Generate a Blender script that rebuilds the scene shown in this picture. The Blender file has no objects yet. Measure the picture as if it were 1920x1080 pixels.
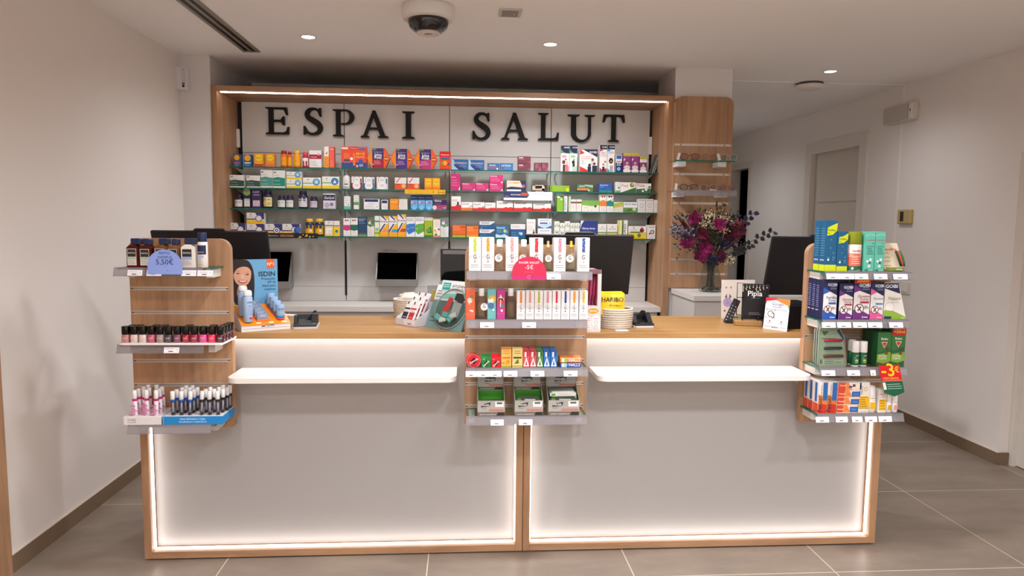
import bpy, math, random
import numpy as np
from mathutils import Matrix, Vector
from mathutils.geometry import tessellate_polygon
random.seed(7)
S = bpy.context.scene
COL = S.collection
# ---------------------------------------------------------------- camera
FPX, PITCH, YAW, ROLL = 1311.517, 0.0938785, 0.0693672, -0.0105263
CAM = np.array([0.0, 0.0, 1.6])
def _basis():
    cp, sp, cy, sy = math.cos(PITCH), math.sin(PITCH), math.cos(YAW), math.sin(YAW)
    fw = np.array([sy*cp, cy*cp, -sp]); rt = np.array([cy, -sy, 0.0]); dn = np.cross(fw, rt)
    c, s = math.cos(ROLL), math.sin(ROLL)
    return np.array([c*rt+s*dn, -s*rt+c*dn, fw])
BAS = _basis()
cd = bpy.data.cameras.new('camera'); cam = bpy.data.objects.new('camera', cd); COL.objects.link(cam)
cd.sensor_fit = 'HORIZONTAL'; cd.sensor_width = 36.0; cd.lens = FPX/1920*36.0; cd.clip_start = 0.05
r_, d_, f_ = BAS
cam.matrix_world = Matrix(((r_[0], -d_[0], -f_[0], CAM[0]), (r_[1], -d_[1], -f_[1], CAM[1]), (r_[2], -d_[2], -f_[2], CAM[2]), (0, 0, 0, 1)))
S.camera = cam
def at(px, py, X=None, Y=None, Z=None):
    """photo pixel -> the point of the room on a given plane"""
    d = BAS.T @ np.array([(px-960)/FPX, (py-540)/FPX, 1.0])
    t = (X-CAM[0])/d[0] if X is not None else (Y-CAM[1])/d[1] if Y is not None else (Z-CAM[2])/d[2]
    return CAM + t*d
# ---------------------------------------------------------------- view, world, lights
S.view_settings.view_transform = 'Standard'; S.view_settings.look = 'None'
S.view_settings.gamma = 1.0; S.view_settings.use_curve_mapping = False
S.view_settings.exposure = 0.5
S.cycles.use_denoising = True
S.cycles.max_bounces = 7; S.cycles.diffuse_bounces = 6; S.cycles.glossy_bounces = 3
S.cycles.transmission_bounces = 4; S.cycles.transparent_max_bounces = 14
S.cycles.caustics_reflective = False; S.cycles.caustics_refractive = False
S.cycles.sample_clamp_indirect = 4.0
W = bpy.data.worlds.new('world'); S.world = W; W.use_nodes = True
W.node_tree.nodes['Background'].inputs[0].default_value = (1.0, 0.97, 0.95, 1)
W.node_tree.nodes['Background'].inputs[1].default_value = 0.06
CEIL = 2.76
LAMP_W = 120.0      # each recessed ceiling lamp
LED_S = 5.6         # counter led strips
LEDU_S = 13.0        # shelf unit led strip
# ---------------------------------------------------------------- materials
def lin(h):
    o = []
    for i in (0, 2, 4):
        c = int(h[i:i+2], 16)/255
        o.append(c/12.92 if c <= 0.04045 else ((c+0.055)/1.055)**2.4)
    return (*o, 1)
_MC = {}
def _new(name):
    m = bpy.data.materials.new(name); m.use_nodes = True
    return m, m.node_tree.nodes, m.node_tree.links, m.node_tree.nodes['Principled BSDF']
def M(h, rough=0.55, metal=0.0, spec=0.4, coat=0.0):
    k = (h, rough, metal, spec, coat)
    if k not in _MC:
        m, n, l, b = _new('paint_'+h)
        b.inputs['Base Color'].default_value = lin(h); b.inputs['Roughness'].default_value = rough
        b.inputs['Metallic'].default_value = metal; b.inputs['Specular IOR Level'].default_value = spec
        b.inputs['Coat Weight'].default_value = coat
        _MC[k] = m
    return _MC[k]
def EM(h, s, key):
    k = ('em', h, s)
    if k not in _MC:
        m, n, l, b = _new('glow_'+key)
        b.inputs['Base Color'].default_value = lin(h); b.inputs['Emission Color'].default_value = lin(h); b.inputs['Emission Strength'].default_value = s
        _MC[k] = m
    return _MC[k]
def GL(h, tr=0.8, rough=0.05):
    """thin clear plastic or glass: see-through with a sheen"""
    k = ('gl', h, tr, rough)
    if k not in _MC:
        m, n, l, b = _new('clear_'+h)
        b.inputs['Base Color'].default_value = tuple(c*(0.3 if tr >= 0.75 else 1.0) for c in lin(h)[:3])+(1,); b.inputs['Roughness'].default_value = rough
        t = n.new('ShaderNodeBsdfTransparent'); t.inputs[0].default_value = tuple(0.45+0.55*c for c in lin(h)[:3])+(1,)
        x = n.new('ShaderNodeMixShader'); x.inputs[0].default_value = tr
        l.new(b.outputs[0], x.inputs[1]); l.new(t.outputs[0], x.inputs[2]); l.new(x.outputs[0], n['Material Output'].inputs[0])
        _MC[k] = m
    return _MC[k]
def wood(c1, c2, c3, sc, name, rough=0.5):
    m, n, l, b = _new(name)
    tc = n.new('ShaderNodeTexCoord'); mp = n.new('ShaderNodeMapping'); mp.inputs['Scale'].default_value = sc
    l.new(tc.outputs['Object'], mp.inputs[0])
    n1 = n.new('ShaderNodeTexNoise'); n1.inputs['Scale'].default_value = 1.0; n1.inputs['Detail'].default_value = 6; n1.inputs['Roughness'].default_value = 0.6; n1.inputs['Distortion'].default_value = 0.4
    l.new(mp.outputs[0], n1.inputs['Vector'])
    n2 = n.new('ShaderNodeTexNoise'); n2.inputs['Scale'].default_value = 5.0; n2.inputs['Detail'].default_value = 3
    l.new(mp.outputs[0], n2.inputs['Vector'])
    a = n.new('ShaderNodeMath'); a.operation = 'MULTIPLY_ADD'; a.inputs[1].default_value = 0.3
    l.new(n2.outputs[0], a.inputs[0]); l.new(n1.outputs[0], a.inputs[2])
    r = n.new('ShaderNodeValToRGB'); e = r.color_ramp.elements
    e[0].position = 0.42; e[0].color = lin(c1); e[1].position = 0.9; e[1].color = lin(c3)
    k = e.new(0.66); k.color = lin(c2)
    l.new(a.outputs[0], r.inputs[0]); l.new(r.outputs[0], b.inputs['Base Color'])
    b.inputs['Roughness'].default_value = rough; b.inputs['Specular IOR Level'].default_value = 0.35
    return m
OAKV = wood('8f6d50', 'ab8363', 'bc956f', (14, 14, 1.1), 'oak_upright')
OAKH = wood('8f6d50', 'ab8363', 'bc956f', (1.1, 14, 14), 'oak_along')
OAKT = wood('8f6a3e', 'a87d4c', 'b68c5a', (1.3, 16, 16), 'oak_worktop', 0.4)
def plaster(h, name, var=0.02, rough=0.9):
    m, n, l, b = _new(name)
    tc = n.new('ShaderNodeTexCoord'); ns = n.new('ShaderNodeTexNoise'); ns.inputs['Scale'].default_value = 1.3; ns.inputs['Detail'].default_value = 5
    l.new(tc.outputs['Object'], ns.inputs['Vector'])
    hs = n.new('ShaderNodeHueSaturation'); hs.inputs['Color'].default_value = lin(h)
    mr = n.new('ShaderNodeMapRange'); mr.inputs[3].default_value = 1-var; mr.inputs[4].default_value = 1+var
    l.new(ns.outputs[0], mr.inputs[0]); l.new(mr.outputs[0], hs.inputs['Value']); l.new(hs.outputs[0], b.inputs['Base Color'])
    b.inputs['Roughness'].default_value = rough; b.inputs['Specular IOR Level'].default_value = 0.2
    return m
WALL = plaster('e6dfd9', 'wall_paint'); CEILM = plaster('f5f2f0', 'ceiling_paint'); WHITEP = plaster('dcd8d6', 'column_paint')
def floor_mat():
    m, n, l, b = _new('porcelain_floor')
    tc = n.new('ShaderNodeTexCoord'); sp = n.new('ShaderNodeSeparateXYZ'); l.new(tc.outputs['Object'], sp.inputs[0])
    outs = []
    for ax, o, p in ((0, -0.163, 0.944), (1, 2.995, 0.94)):
        s = n.new('ShaderNodeMath'); s.operation = 'SUBTRACT'; s.inputs[1].default_value = o-p/2; l.new(sp.outputs[ax], s.inputs[0])
        q = n.new('ShaderNodeMath'); q.operation = 'DIVIDE'; q.inputs[1].default_value = p; l.new(s.outputs[0], q.inputs[0])
        f = n.new('ShaderNodeMath'); f.operation = 'FRACT'; l.new(q.outputs[0], f.inputs[0])
        c = n.new('ShaderNodeMath'); c.operation = 'SUBTRACT'; c.inputs[1].default_value = 0.5; l.new(f.outputs[0], c.inputs[0])
        a = n.new('ShaderNodeMath'); a.operation = 'ABSOLUTE'; l.new(c.outputs[0], a.inputs[0])
        t = n.new('ShaderNodeMath'); t.operation = 'LESS_THAN'; t.inputs[1].default_value = 0.0028; l.new(a.outputs[0], t.inputs[0])
        outs.append(t)
    mx = n.new('ShaderNodeMath'); mx.operation = 'MAXIMUM'; l.new(outs[0].outputs[0], mx.inputs[0]); l.new(outs[1].outputs[0], mx.inputs[1])
    n1 = n.new('ShaderNodeTexNoise'); n1.inputs['Scale'].default_value = 2.2; n1.inputs['Detail'].default_value = 9; n1.inputs['Roughness'].default_value = 0.65
    mp = n.new('ShaderNodeMapping'); mp.inputs['Scale'].default_value = (1, 2.6, 1); l.new(tc.outputs['Object'], mp.inputs[0]); l.new(mp.outputs[0], n1.inputs['Vector'])
    r = n.new('ShaderNodeValToRGB'); e = r.color_ramp.elements
    e[0].position = 0.3; e[0].color = lin('7d7064'); e[1].position = 0.72; e[1].color = lin('948577')
    l.new(n1.outputs[0], r.inputs[0])
    mix = n.new('ShaderNodeMix'); mix.data_type = 'RGBA'; mix.inputs[7].default_value = lin('cdbda6')
    l.new(mx.outputs[0], mix.inputs[0]); l.new(r.outputs[0], mix.inputs[6]); l.new(mix.outputs[2], b.inputs['Base Color'])
    b.inputs['Roughness'].default_value = 0.38; b.inputs['Specular IOR Level'].default_value = 0.35
    return m
FLOOR = floor_mat()
SKIRT = plaster('7c6854', 'skirting_tile', 0.06, 0.5)
WLAM = M('ded8d0', 0.4); ALU = M('cbc4bc', 0.28, 0.35); BLK = M('18171a', 0.45); DARK = M('0b0b0c', 0.35); WHT = M('eeebe8', 0.5)
PANELW = plaster('aeaba9', 'panel_laminate', 0.01, 0.45); BACKW = plaster('c8c4c1', 'back_laminate', 0.01, 0.4)
GLASS = GL('dcebe6', 0.9, 0.03); GEDGE = GL('0f6a5c', 0.15, 0.1); CLEAR = GL('eeeef2', 0.86, 0.05); RAIL = GL('bdb7bb', 0.68, 0.12)
# ---------------------------------------------------------------- mesh builder
_TXT = {}
def text_geo(s, bold=0.0):
    k = (s, bold)
    if k not in _TXT:
        c = bpy.data.curves.new('t', 'FONT'); c.body = s; c.size = 1.0; c.resolution_u = 2; c.offset = bold; c.fill_mode = 'FRONT'
        o = bpy.data.objects.new('t', c)
        me = bpy.data.meshes.new_from_object(o)
        v = np.array([x.co[:2] for x in me.vertices]) if len(me.vertices) else np.zeros((1, 2))
        f = [tuple(p.vertices) for p in me.polygons]
        bpy.data.objects.remove(o); bpy.data.curves.remove(c); bpy.data.meshes.remove(me)
        mn, mxx = v.min(0), v.max(0)
        _TXT[k] = (v - [mn[0], 0], f, mxx[0]-mn[0], mxx[1])
    return _TXT[k]
class MB:
    def __init__(s): s.v = []; s.f = []; s.m = []; s.s = []; s.mats = []
    def add(s, vs, fs, mat, smooth=False):
        if mat not in s.mats: s.mats.append(mat)
        i = s.mats.index(mat); o = len(s.v)
        s.v += [tuple(map(float, x)) for x in vs]
        for f in fs: s.f.append(tuple(a+o for a in f)); s.m.append(i); s.s.append(smooth)
        return s
    def box(s, x0, x1, y0, y1, z0, z1, mat, c=0.0):
        if c <= 0:
            v = [(x, y, z) for z in (z0, z1) for y in (y0, y1) for x in (x0, x1)]
            return s.add(v, [(0, 2, 3, 1), (4, 5, 7, 6), (0, 1, 5, 4), (2, 6, 7, 3), (0, 4, 6, 2), (1, 3, 7, 5)], mat)
        # chamfered box: three inset face rings
        v = []; f = []
        def q(*p): i = len(v); v.extend(p); f.append((i, i+1, i+2, i+3)[:len(p)])
        X = (x0, x1); Y = (y0, y1); Z = (z0, z1); X2 = (x0+c, x1-c); Y2 = (y0+c, y1-c); Z2 = (z0+c, z1-c)
        q((X2[0], Y2[0], Z[0]), (X2[0], Y2[1], Z[0]), (X2[1], Y2[1], Z[0]), (X2[1], Y2[0], Z[0])); q((X2[0], Y2[0], Z[1]), (X2[1], Y2[0], Z[1]), (X2[1], Y2[1], Z[1]), (X2[0], Y2[1], Z[1]))
        q((X2[0], Y[0], Z2[0]), (X2[1], Y[0], Z2[0]), (X2[1], Y[0], Z2[1]), (X2[0], Y[0], Z2[1])); q((X2[0], Y[1], Z2[0]), (X2[0], Y[1], Z2[1]), (X2[1], Y[1], Z2[1]), (X2[1], Y[1], Z2[0]))
        q((X[0], Y2[0], Z2[0]), (X[0], Y2[0], Z2[1]), (X[0], Y2[1], Z2[1]), (X[0], Y2[1], Z2[0])); q((X[1], Y2[0], Z2[0]), (X[1], Y2[1], Z2[0]), (X[1], Y2[1], Z2[1]), (X[1], Y2[0], Z2[1]))
        for i in (0, 1):
            for j in (0, 1):
                q((X2[i], Y[j], Z2[0]), (X2[i], Y[j], Z2[1]), (X[i], Y2[j], Z2[1]), (X[i], Y2[j], Z2[0]))
                q((X2[0], Y[i], Z2[j]), (X2[1], Y[i], Z2[j]), (X2[1], Y2[i], Z[j]), (X2[0], Y2[i], Z[j]))
                q((X[i], Y2[0], Z2[j]), (X[i], Y2[1], Z2[j]), (X2[i], Y2[1], Z[j]), (X2[i], Y2[0], Z[j]))
                for k in (0, 1): q((X2[i], Y2[j], Z[k]), (X2[i], Y[j], Z2[k]), (X[i], Y2[j], Z2[k]))
        return s.add(v, f, mat)
    def lathe(s, prof, mat, cx=0, cy=0, n=16, smooth=True, sq=None, rot=0.0, z0=0.0):
        """profile of (radius, z); sq>2 squares the section off (superellipse)"""
        v = []; f = []
        for (r, z) in prof:
            for k in range(n):
                a = 2*math.pi*k/n+rot; c, q = math.cos(a), math.sin(a)
                e = 1.0 if not sq else (abs(c)**sq+abs(q)**sq)**(-1/sq)
                v.append((cx+r*e*c, cy+r*e*q, z+z0))
        for i in range(len(prof)-1):
            for k in range(n):
                k2 = (k+1) % n; f.append((i*n+k, i*n+k2, (i+1)*n+k2, (i+1)*n+k))
        f.append(tuple(reversed(range(n)))); f.append(tuple(range((len(prof)-1)*n, len(prof)*n)))
        return s.add(v, f, mat, smooth)
    def prism(s, poly, y0, y1, mat, ax='y', holes=()):
        """polygon(s) in (x,z) pushed from y0 to y1; ax='z': polygon in (x,y) pushed in z; ax='x': polygon in (y,z)"""
        def P(a, b, t): return (a, t, b) if ax == 'y' else (a, b, t) if ax == 'z' else (t, a, b)
        loops = [list(poly)]+[list(h) for h in holes]; flat = [p for L in loops for p in L]; n = len(flat)
        tri = tessellate_polygon([[Vector((p[0], p[1], 0)) for p in L] for L in loops])
        v = [P(*p, y0) for p in flat]+[P(*p, y1) for p in flat]
        f = [tuple(t) for t in tri]+[tuple(a+n for a in reversed(t)) for t in tri]
        o = 0
        for L in loops:
            for i in range(len(L)):
                j = (i+1) % len(L); f.append((o+i, o+j, o+j+n, o+i+n))
            o += len(L)
        return s.add(v, f, mat)
    def tube(s, pts, r, mat, n=8, closed=False, radii=None):
        pts = [Vector(p) for p in pts]; v = []; f = []; N = len(pts)
        up = None
        for i, p in enumerate(pts):
            a = pts[i-1] if (i or closed) else p; b = pts[(i+1) % N] if (i < N-1 or closed) else p
            t = (b-a); t = t.normalized() if t.length > 1e-9 else Vector((0, 0, 1))
            if up is None: up = Vector((0, 0, 1)) if abs(t.z) < 0.9 else Vector((1, 0, 0))
            u = t.cross(up)
            if u.length < 1e-6: u = t.orthogonal()
            u.normalize(); w = u.cross(t).normalized(); up = w
            rr = radii[i] if radii else r
            for k in range(n):
                c = 2*math.pi*k/n; v.append(p+u*rr*math.cos(c)+w*rr*math.sin(c))
        for i in range(N if closed else N-1):
            j = (i+1) % N
            for k in range(n):
                k2 = (k+1) % n; f.append((i*n+k, i*n+k2, j*n+k2, j*n+k))
        if not closed: f += [tuple(reversed(range(n))), tuple(range((N-1)*n, N*n))]
        return s.add(v, f, mat, True)
    def ball(s, c, r, mat, n=10, sx=1, sy=1, sz=1):
        R = []
        for i in range(n//2+1):
            a = -math.pi/2+math.pi*i/(n//2); R.append((max(math.cos(a), 1e-3)*r, math.sin(a)*r*sz))
        o = len(s.v); s.lathe(R, mat, 0, 0, n)
        for i in range(o, len(s.v)):
            x, y, z = s.v[i]; s.v[i] = (x*sx+c[0], y*sy+c[1], z+c[2])
        return s
    def xf(s, M4, start=0):
        for i in range(start, len(s.v)): s.v[i] = tuple(M4 @ Vector(s.v[i]))
        return s
    def build(s, name, parent=None, loc=(0, 0, 0), rot=(0, 0, 0)):
        me = bpy.data.meshes.new(name); me.from_pydata(s.v, [], s.f)
        for m in s.mats: me.materials.append(m)
        me.polygons.foreach_set('material_index', s.m); me.polygons.foreach_set('use_smooth', s.s); me.update()
        o = bpy.data.objects.new(name, me); COL.objects.link(o); o.location = loc; o.rotation_euler = rot
        if parent: o.parent = parent
        return o
    # prints on a front face lying in the plane y=0, origin at its lower left, size w x h
    def print_(s, spec, w, h, y=0.0, x0=None, z0=0.0, front=-1):
        if x0 is None: x0 = -w/2
        lay = 0
        for it in spec.split(';'):
            it = it.strip()
            if not it: continue
            lay += 1; yy = y+front*0.0001*lay
            k = it.split(' '); t = k[0]
            def P(u, q): return (x0+u*w, yy, z0+q*h)
            if t == 'r':
                a, b, c, d = map(float, k[1:5]); s.add([P(a, b), P(c, b), P(c, d), P(a, d)], [(0, 1, 2, 3)], M(k[5]))
            elif t == 'c':
                cx, cy, r = map(float, k[1:4]); n = 18; e = float(k[5]) if len(k) > 5 else 1.0
                s.add([(x0+cx*w+r*w*math.cos(6.2832*i/n), yy, z0+cy*h+r*w*e*math.sin(6.2832*i/n)) for i in range(n)], [tuple(range(n))], M(k[4]))
            elif t == 'o':   # ring
                cx, cy, r, q = map(float, k[1:5]); n = 20
                v = [(x0+cx*w+rr*w*math.cos(6.2832*i/n), yy, z0+cy*h+rr*w*math.sin(6.2832*i/n)) for rr in (r, r-q) for i in range(n)]
                s.add(v, [(i, (i+1) % n, n+(i+1) % n, n+i) for i in range(n)], M(k[5]))
            elif t in 'ps':  # polygon; s = with its corners rounded off
                q = list(map(float, k[2:])); uv = [(q[i], q[i+1]) for i in range(0, len(q), 2)]
                for _ in range(3 if t == 's' else 0):
                    uv = [(a[0]*w_+b[0]*(1-w_), a[1]*w_+b[1]*(1-w_)) for a, b in zip(uv, uv[1:]+uv[:1]) for w_ in (0.75, 0.25)]
                pts = [P(*a) for a in uv]
                tr = tessellate_polygon([[Vector((a[0], a[2], 0)) for a in pts]])
                s.add(pts, [tuple(x) for x in tr], M(k[1]))
            elif t == 'l':   # rows of fine print
                a, b, c, d = map(float, k[1:5]); n = int(k[5])
                for i in range(n):
                    zz = c+(d-c)*(i/(max(n-1, 1))); e = b-(b-a)*(0.35*((i*37) % 7)/7); hh = min(0.02, (d-c)/(n*3.0)+0.004)
                    s.add([P(a, zz), P(e, zz), P(e, zz+hh), P(a, zz+hh)], [(0, 1, 2, 3)], M(k[6]))
            elif t in 'tTV':  # lettering: left, centred, upright-turned
                cx, cy, ww = map(float, k[1:4]); col = k[4]; st = ' '.join(k[5:]); bold = 0.0
                if st.startswith('*'): bold = 0.012; st = st[1:]
                v, f, tw, th = text_geo(st, bold)
                if t == 'V':
                    sc = ww*h/tw; vs = [(x0+cx*w-a[1]*sc, yy, z0+cy*h+a[0]*sc) for a in v]
                else:
                    sc = ww*w/tw; ox = cx*w-(ww*w/2 if t == 'T' else 0)
                    vs = [(x0+ox+a[0]*sc, yy, z0+cy*h+a[1]*sc) for a in v]
                s.add(vs, f, M(col))
        return s
def rrect(x0, x1, z0, z1, tl=0.0, tr=0.0, br=0.0, bl=0.0, n=7):
    o = []
    for cx, cz, r, a0 in ((x1-tr, z1-tr, tr, 0), (x0+tl, z1-tl, tl, 90), (x0+bl, z0+bl, bl, 180), (x1-br, z0+br, br, 270)):
        if r <= 0: o.append((cx, cz)); continue
        for i in range(n+1):
            a = math.radians(a0+90*i/n); o.append((cx+r*math.cos(a), cz+r*math.sin(a)))
    return o
def empty(name, loc=(0, 0, 0), rz=0.0):
    o = bpy.data.objects.new(name, None); COL.objects.link(o); o.location = loc; o.rotation_euler = (0, 0, rz); o.empty_display_size = 0.05; return o
def tag(o, label, cat, group=None):
    o['label'] = label; o['category'] = cat
    if group: o['group'] = group
    return o
def struct(o): o['kind'] = 'structure'; return o
def copy_tree(o, loc=None):
    c = o.copy(); COL.objects.link(c)
    if loc is not None: c.location = loc
    for ch in list(o.children):
        d = ch.copy(); COL.objects.link(d); d.parent = c; d.matrix_parent_inverse = ch.matrix_parent_inverse
        for g in list(ch.children):
            e = g.copy(); COL.objects.link(e); e.parent = d
    return c
# ================================================================ the room
XL, XR, YB = -2.03, 3.62, -3.0
def slab(name, *a, mat=WALL): return struct(MB().box(*a, mat).build(name))
slab('floor', XL-0.15, XR+1.6, YB-0.1, 10.2, -0.1, 0.0, mat=FLOOR)
slab('ceiling', XL-0.15, XR+1.6, YB-0.1, 10.2, CEIL, CEIL+0.1, mat=CEILM)
slab('wall_left', XL-0.15, XL, YB, 6.3, 0, CEIL)
slab('wall_front', XL, XR+1.6, YB-0.1, YB, 0, CEIL)
slab('wall_back', XL-0.15, 2.02, 6.25, 6.35, 0, CEIL)
slab('wall_hall', 1.92, 2.02, 5.72, 6.25, 0, CEIL)
slab('wall_end', 1.92, XR+1.6, 10.0, 10.1, 0, CEIL)
slab('wall_inner', 1.92, 2.02, 6.35, 10.0, 0, CEIL)
# right wall: near part with a recessed door, far part with two doors
MB_r = MB()
MB_r.prism([(4.37, 0), (4.87, 0), (4.87, CEIL), (3.28, CEIL), (3.28, 2.09), (4.37, 2.09)], XR-0.01, XR+0.5, WALL, ax='x')
MB_r.box(XR-0.01, XR+0.5, YB, 3.28, 0, CEIL, WALL)
struct(MB_r.build('wall_right'))
Y1, Y2, DH = at(1616, 400, X=XR)[1], at(1513, 400, X=XR)[1], 2.40
Y3, Y4, DH2 = at(1404, 400, X=XR)[1], at(1370, 400, X=XR)[1], at(1404, 312, X=XR)[2]
MB_f = MB()
MB_f.prism([(4.87, 0), (Y1, 0), (Y1, DH), (Y2, DH), (Y2, 0), (Y3, 0), (Y3, DH2), (Y4, DH2), (Y4, 0), (10.0, 0), (10.0, CEIL), (4.87, CEIL)], XR, XR+0.12, WALL, ax='x')
struct(MB_f.build('wall_right_far'))
slab('wall_doorway_dark', XR+0.9, XR+1.0, 4.88, 10.0, 0, CEIL, mat=M('0a0a0a', 0.9))  # near-black colour stands in for the darkness beyond the far doorway
DW = M('d9d2c9', 0.45)
slab('wall_doorway_dark_rear', XR+0.13, XR+0.9, 9.9, 9.99, 0, CEIL, mat=M('0a0a0a', 0.9))  # rear sheet, painted black for the same doorway darkness
DIVO = M('cfc5b8', 0.5)
d = struct(MB().box(XR+0.035, XR+0.075, Y1+0.07, Y2-0.07, 0.005, DH-0.07, DIVO).build('door_1'))
f = MB()
for a, b, c, e in ((Y1-0.05, Y1+0.07, 0, DH+0.05), (Y2-0.07, Y2+0.05, 0, DH+0.05), (Y1+0.07, Y2-0.07, DH-0.07, DH+0.05)): f.box(XR-0.02, XR+0.1, a, b, c, e, DW)
f.build('door_frame', d)
MB().box(XR+0.03, XR+0.0352, Y1+0.15, Y2-0.15, 1.83, 1.84, M('b5aa9c')).build('door_groove', d)
d = struct(MB().box(XR+0.05, XR+0.88, Y3+0.02, Y3+0.06, 0.005, DH2-0.03, M('b8ada0', 0.5)).build('door_2'))
f = MB()
for a, b, c, e in ((Y3-0.06, Y3+0.02, 0, DH2+0.06), (Y4-0.02, Y4+0.05, 0, DH2+0.06), (Y3+0.02, Y4-0.02, DH2-0.02, DH2+0.06)): f.box(XR-0.02, XR+0.1, a, b, c, e, DW)
f.build('door_frame', d)
d = struct(MB().box(XR+0.09, XR+0.13, 3.3, 4.33, 0.006, 2.06, DW).build('door_3'))
f = MB(); f.box(XR+0.06, XR+0.14, 4.33, 4.369, 0, 2.089, DW); f.box(XR+0.06, XR+0.14, 3.285, 4.33, 2.06, 2.089, DW); f.build('door_frame', d)
d['kind'] = 'structure'
# skirting, joint trims, oak lining at far left
struct(MB().box(XL, XL+0.012, 3.16, 5.25, 0, 0.083, SKIRT).box(XL, XL+0.011, 3.16, 5.25, 0.083, 0.086, M('cdbfae')).build('baseboard_left'))
b = MB(); b.box(XR-0.022, XR-0.01, 4.36, 4.87, 0, 0.083, SKIRT); b.box(XR-0.021, XR-0.01, 4.362, 4.87, 0.083, 0.086, M('cdbfae')); b.box(XR-0.01, XR+0.08, 4.356, 4.37, 0, 0.083, SKIRT)
b.box(XR-0.012, XR, 4.87, Y1-0.05, 0, 0.083, SKIRT); b.box(XR-0.011, XR, 4.87, Y1-0.05, 0.083, 0.086, M('cdbfae')); b.box(XR-0.012, XR, Y2+0.05, Y3-0.06, 0, 0.083, SKIRT)
struct(b.build('baseboard_right'))
struct(MB().box(2.02, XR, 5.66, 5.672, CEIL-0.004, CEIL, M('efe9e2')).build('trim_1'))
struct(MB().box(XR-0.005, XR, 5.66, 5.675, 0.086, CEIL, M('efe9e2')).build('trim_2'))
struct(MB().box(XL, XL+0.012, 1.2, 3.16, 0, 2.5, OAKV).build('trim_3'))
# columns either side of the shelf unit
slab('wall_column_left', XL, -1.815, 5.26, 6.25, 0, CEIL, mat=WHITEP)
slab('wall_column_right', 1.575, 2.012, 5.26, 5.72, 0, CEIL, mat=WHITEP)
# ---------------------------------------------------------------- ceiling fittings
def downlight(x, y, label, dim=1.0):
    t = tag(empty('ceiling_downlight', (x, y, CEIL)), label, 'ceiling light', 'recessed ceiling lamps')
    ring = [(0.043, 0.0), (0.052, -0.001), (0.052, -0.006), (0.046, -0.008), (0.04, -0.004), (0.038, 0.0)]
    MB().lathe(ring, M('e9e5df', 0.4), n=24).build('trim_ring', t)
    MB().lathe([(0.041, -0.0045), (0.03, -0.0075), (0.001, -0.0085)], EM('fff8f0', 9.0, 'lamp'), n=20).build('lamp_lens', t)
    l = bpy.data.lights.new('lamp', 'SPOT'); l.energy = LAMP_W*dim; l.color = (0.965, 0.985, 1.03); l.spot_size = math.radians(160); l.spot_blend = 0.9; l.shadow_soft_size = 0.1
    o = bpy.data.objects.new('lamp', l); COL.objects.link(o); o.parent = t; o.location = (0, 0, -0.03)
for (px, py), lb in (((578, 68), 'round recessed ceiling lamp left of the dome camera'), ((1032, 82), 'round recessed ceiling lamp right of the dome camera'), ((1557, 133), 'round recessed ceiling lamp above the white smoke detector')):
    p = at(px, py, Z=CEIL); downlight(p[0], p[1], lb, 0.2 if px > 1500 else (0.36 if px < 700 else 0.9))
for x, y in ((-0.25, 2.6), (0.95, 2.6), (-0.9, 1.0), (0.7, 1.0), (2.3, 1.0), (-0.9, -0.8), (0.7, -0.8), (2.3, -0.8), (-0.9, -2.3), (0.7, -2.3), (2.3, -2.3)):  # unseen lamps added to fill the room; rearmost row for ceiling bounce
    downlight(x, y, 'unseen round ceiling lamp before the counter, added to light the shop', 0.55 if x < -0.2 and y > 0 else (0.7 if x > 2 else 1.15 if y < 0 else 0.95))
downlight(2.55, 7.9, 'round recessed ceiling lamp far down the side passage', 0.28)
p = at(803, 12, Z=CEIL)
t = tag(empty('dome_camera', (p[0], p[1], CEIL)), 'white ceiling dome camera with a dark glass bubble', 'security camera')
MB().lathe([(0.135, 0), (0.142, -0.012), (0.142, -0.06), (0.136, -0.072), (0.112, -0.076)], M('dcdad6', 0.4), n=40).build('housing', t)
MB().lathe([(0.112, -0.074), (0.111, -0.09), (0.1, -0.115), (0.078, -0.134), (0.045, -0.146), (0.001, -0.149)], M('17171a', 0.06, coat=0.6), n=36).build('bubble', t)
MB().lathe([(0.066, -0.1385), (0.062, -0.146), (0.052, -0.149), (0.048, -0.1475)], M('cfc6c0', 0.25), n=30).build('lens_ring', t)
p = at(956, 23, Z=CEIL)
t = tag(empty('ceiling_speaker', (p[0], p[1], CEIL)), 'small square ceiling speaker plate right of the dome camera', 'speaker')
MB().box(-0.062, 0.062, -0.072, 0.072, -0.008, 0, M('c9bfb4', 0.5), 0.003).build('frame', t)
g = MB().box(-0.045, 0.045, -0.055, 0.055, -0.0095, -0.008, M('8e8a86', 0.7))
g.build('grille', t)
MB().ball((0.025, 0.005, -0.011), 0.004, M('e8e4de'), 8).build('indicator', t)
p = at(1518, 156, Z=CEIL)
t = tag(empty('smoke_detector', (p[0], p[1], CEIL)), 'white round smoke detector on the ceiling joint', 'smoke detector')
MB().lathe([(0.105, 0), (0.105, -0.012), (0.09, -0.012), (0.09, -0.02)], M('57514b'), n=30).build('base', t)
MB().lathe([(0.116, -0.018), (0.118, -0.028), (0.1, -0.045), (0.08, -0.052), (0.001, -0.054)], M('dfd8d0', 0.45), n=30).build('cover', t)
# air slot
t = tag(empty('air_diffuser', (-1.47, 5.09, CEIL)), 'long linear air diffuser with two dark slots in ceiling', 'air vent')
f = MB(); L = 2.6
for a, b in ((-0.058, -0.036), (-0.009, 0.009), (0.036, 0.058)): f.box(a, b, -L, 0, -0.008, 0, M('8a8178', 0.4))
f.box(-0.036, 0.036, -0.02, 0, -0.008, 0, M('8a8178', 0.4)); f.build('frame', t)
MB().box(-0.036, -0.009, -L, -0.02, -0.003, 0, DARK).build('slot', t); MB().box(0.009, 0.036, -L, -0.02, -0.003, 0, DARK).build('slot', t)
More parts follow.
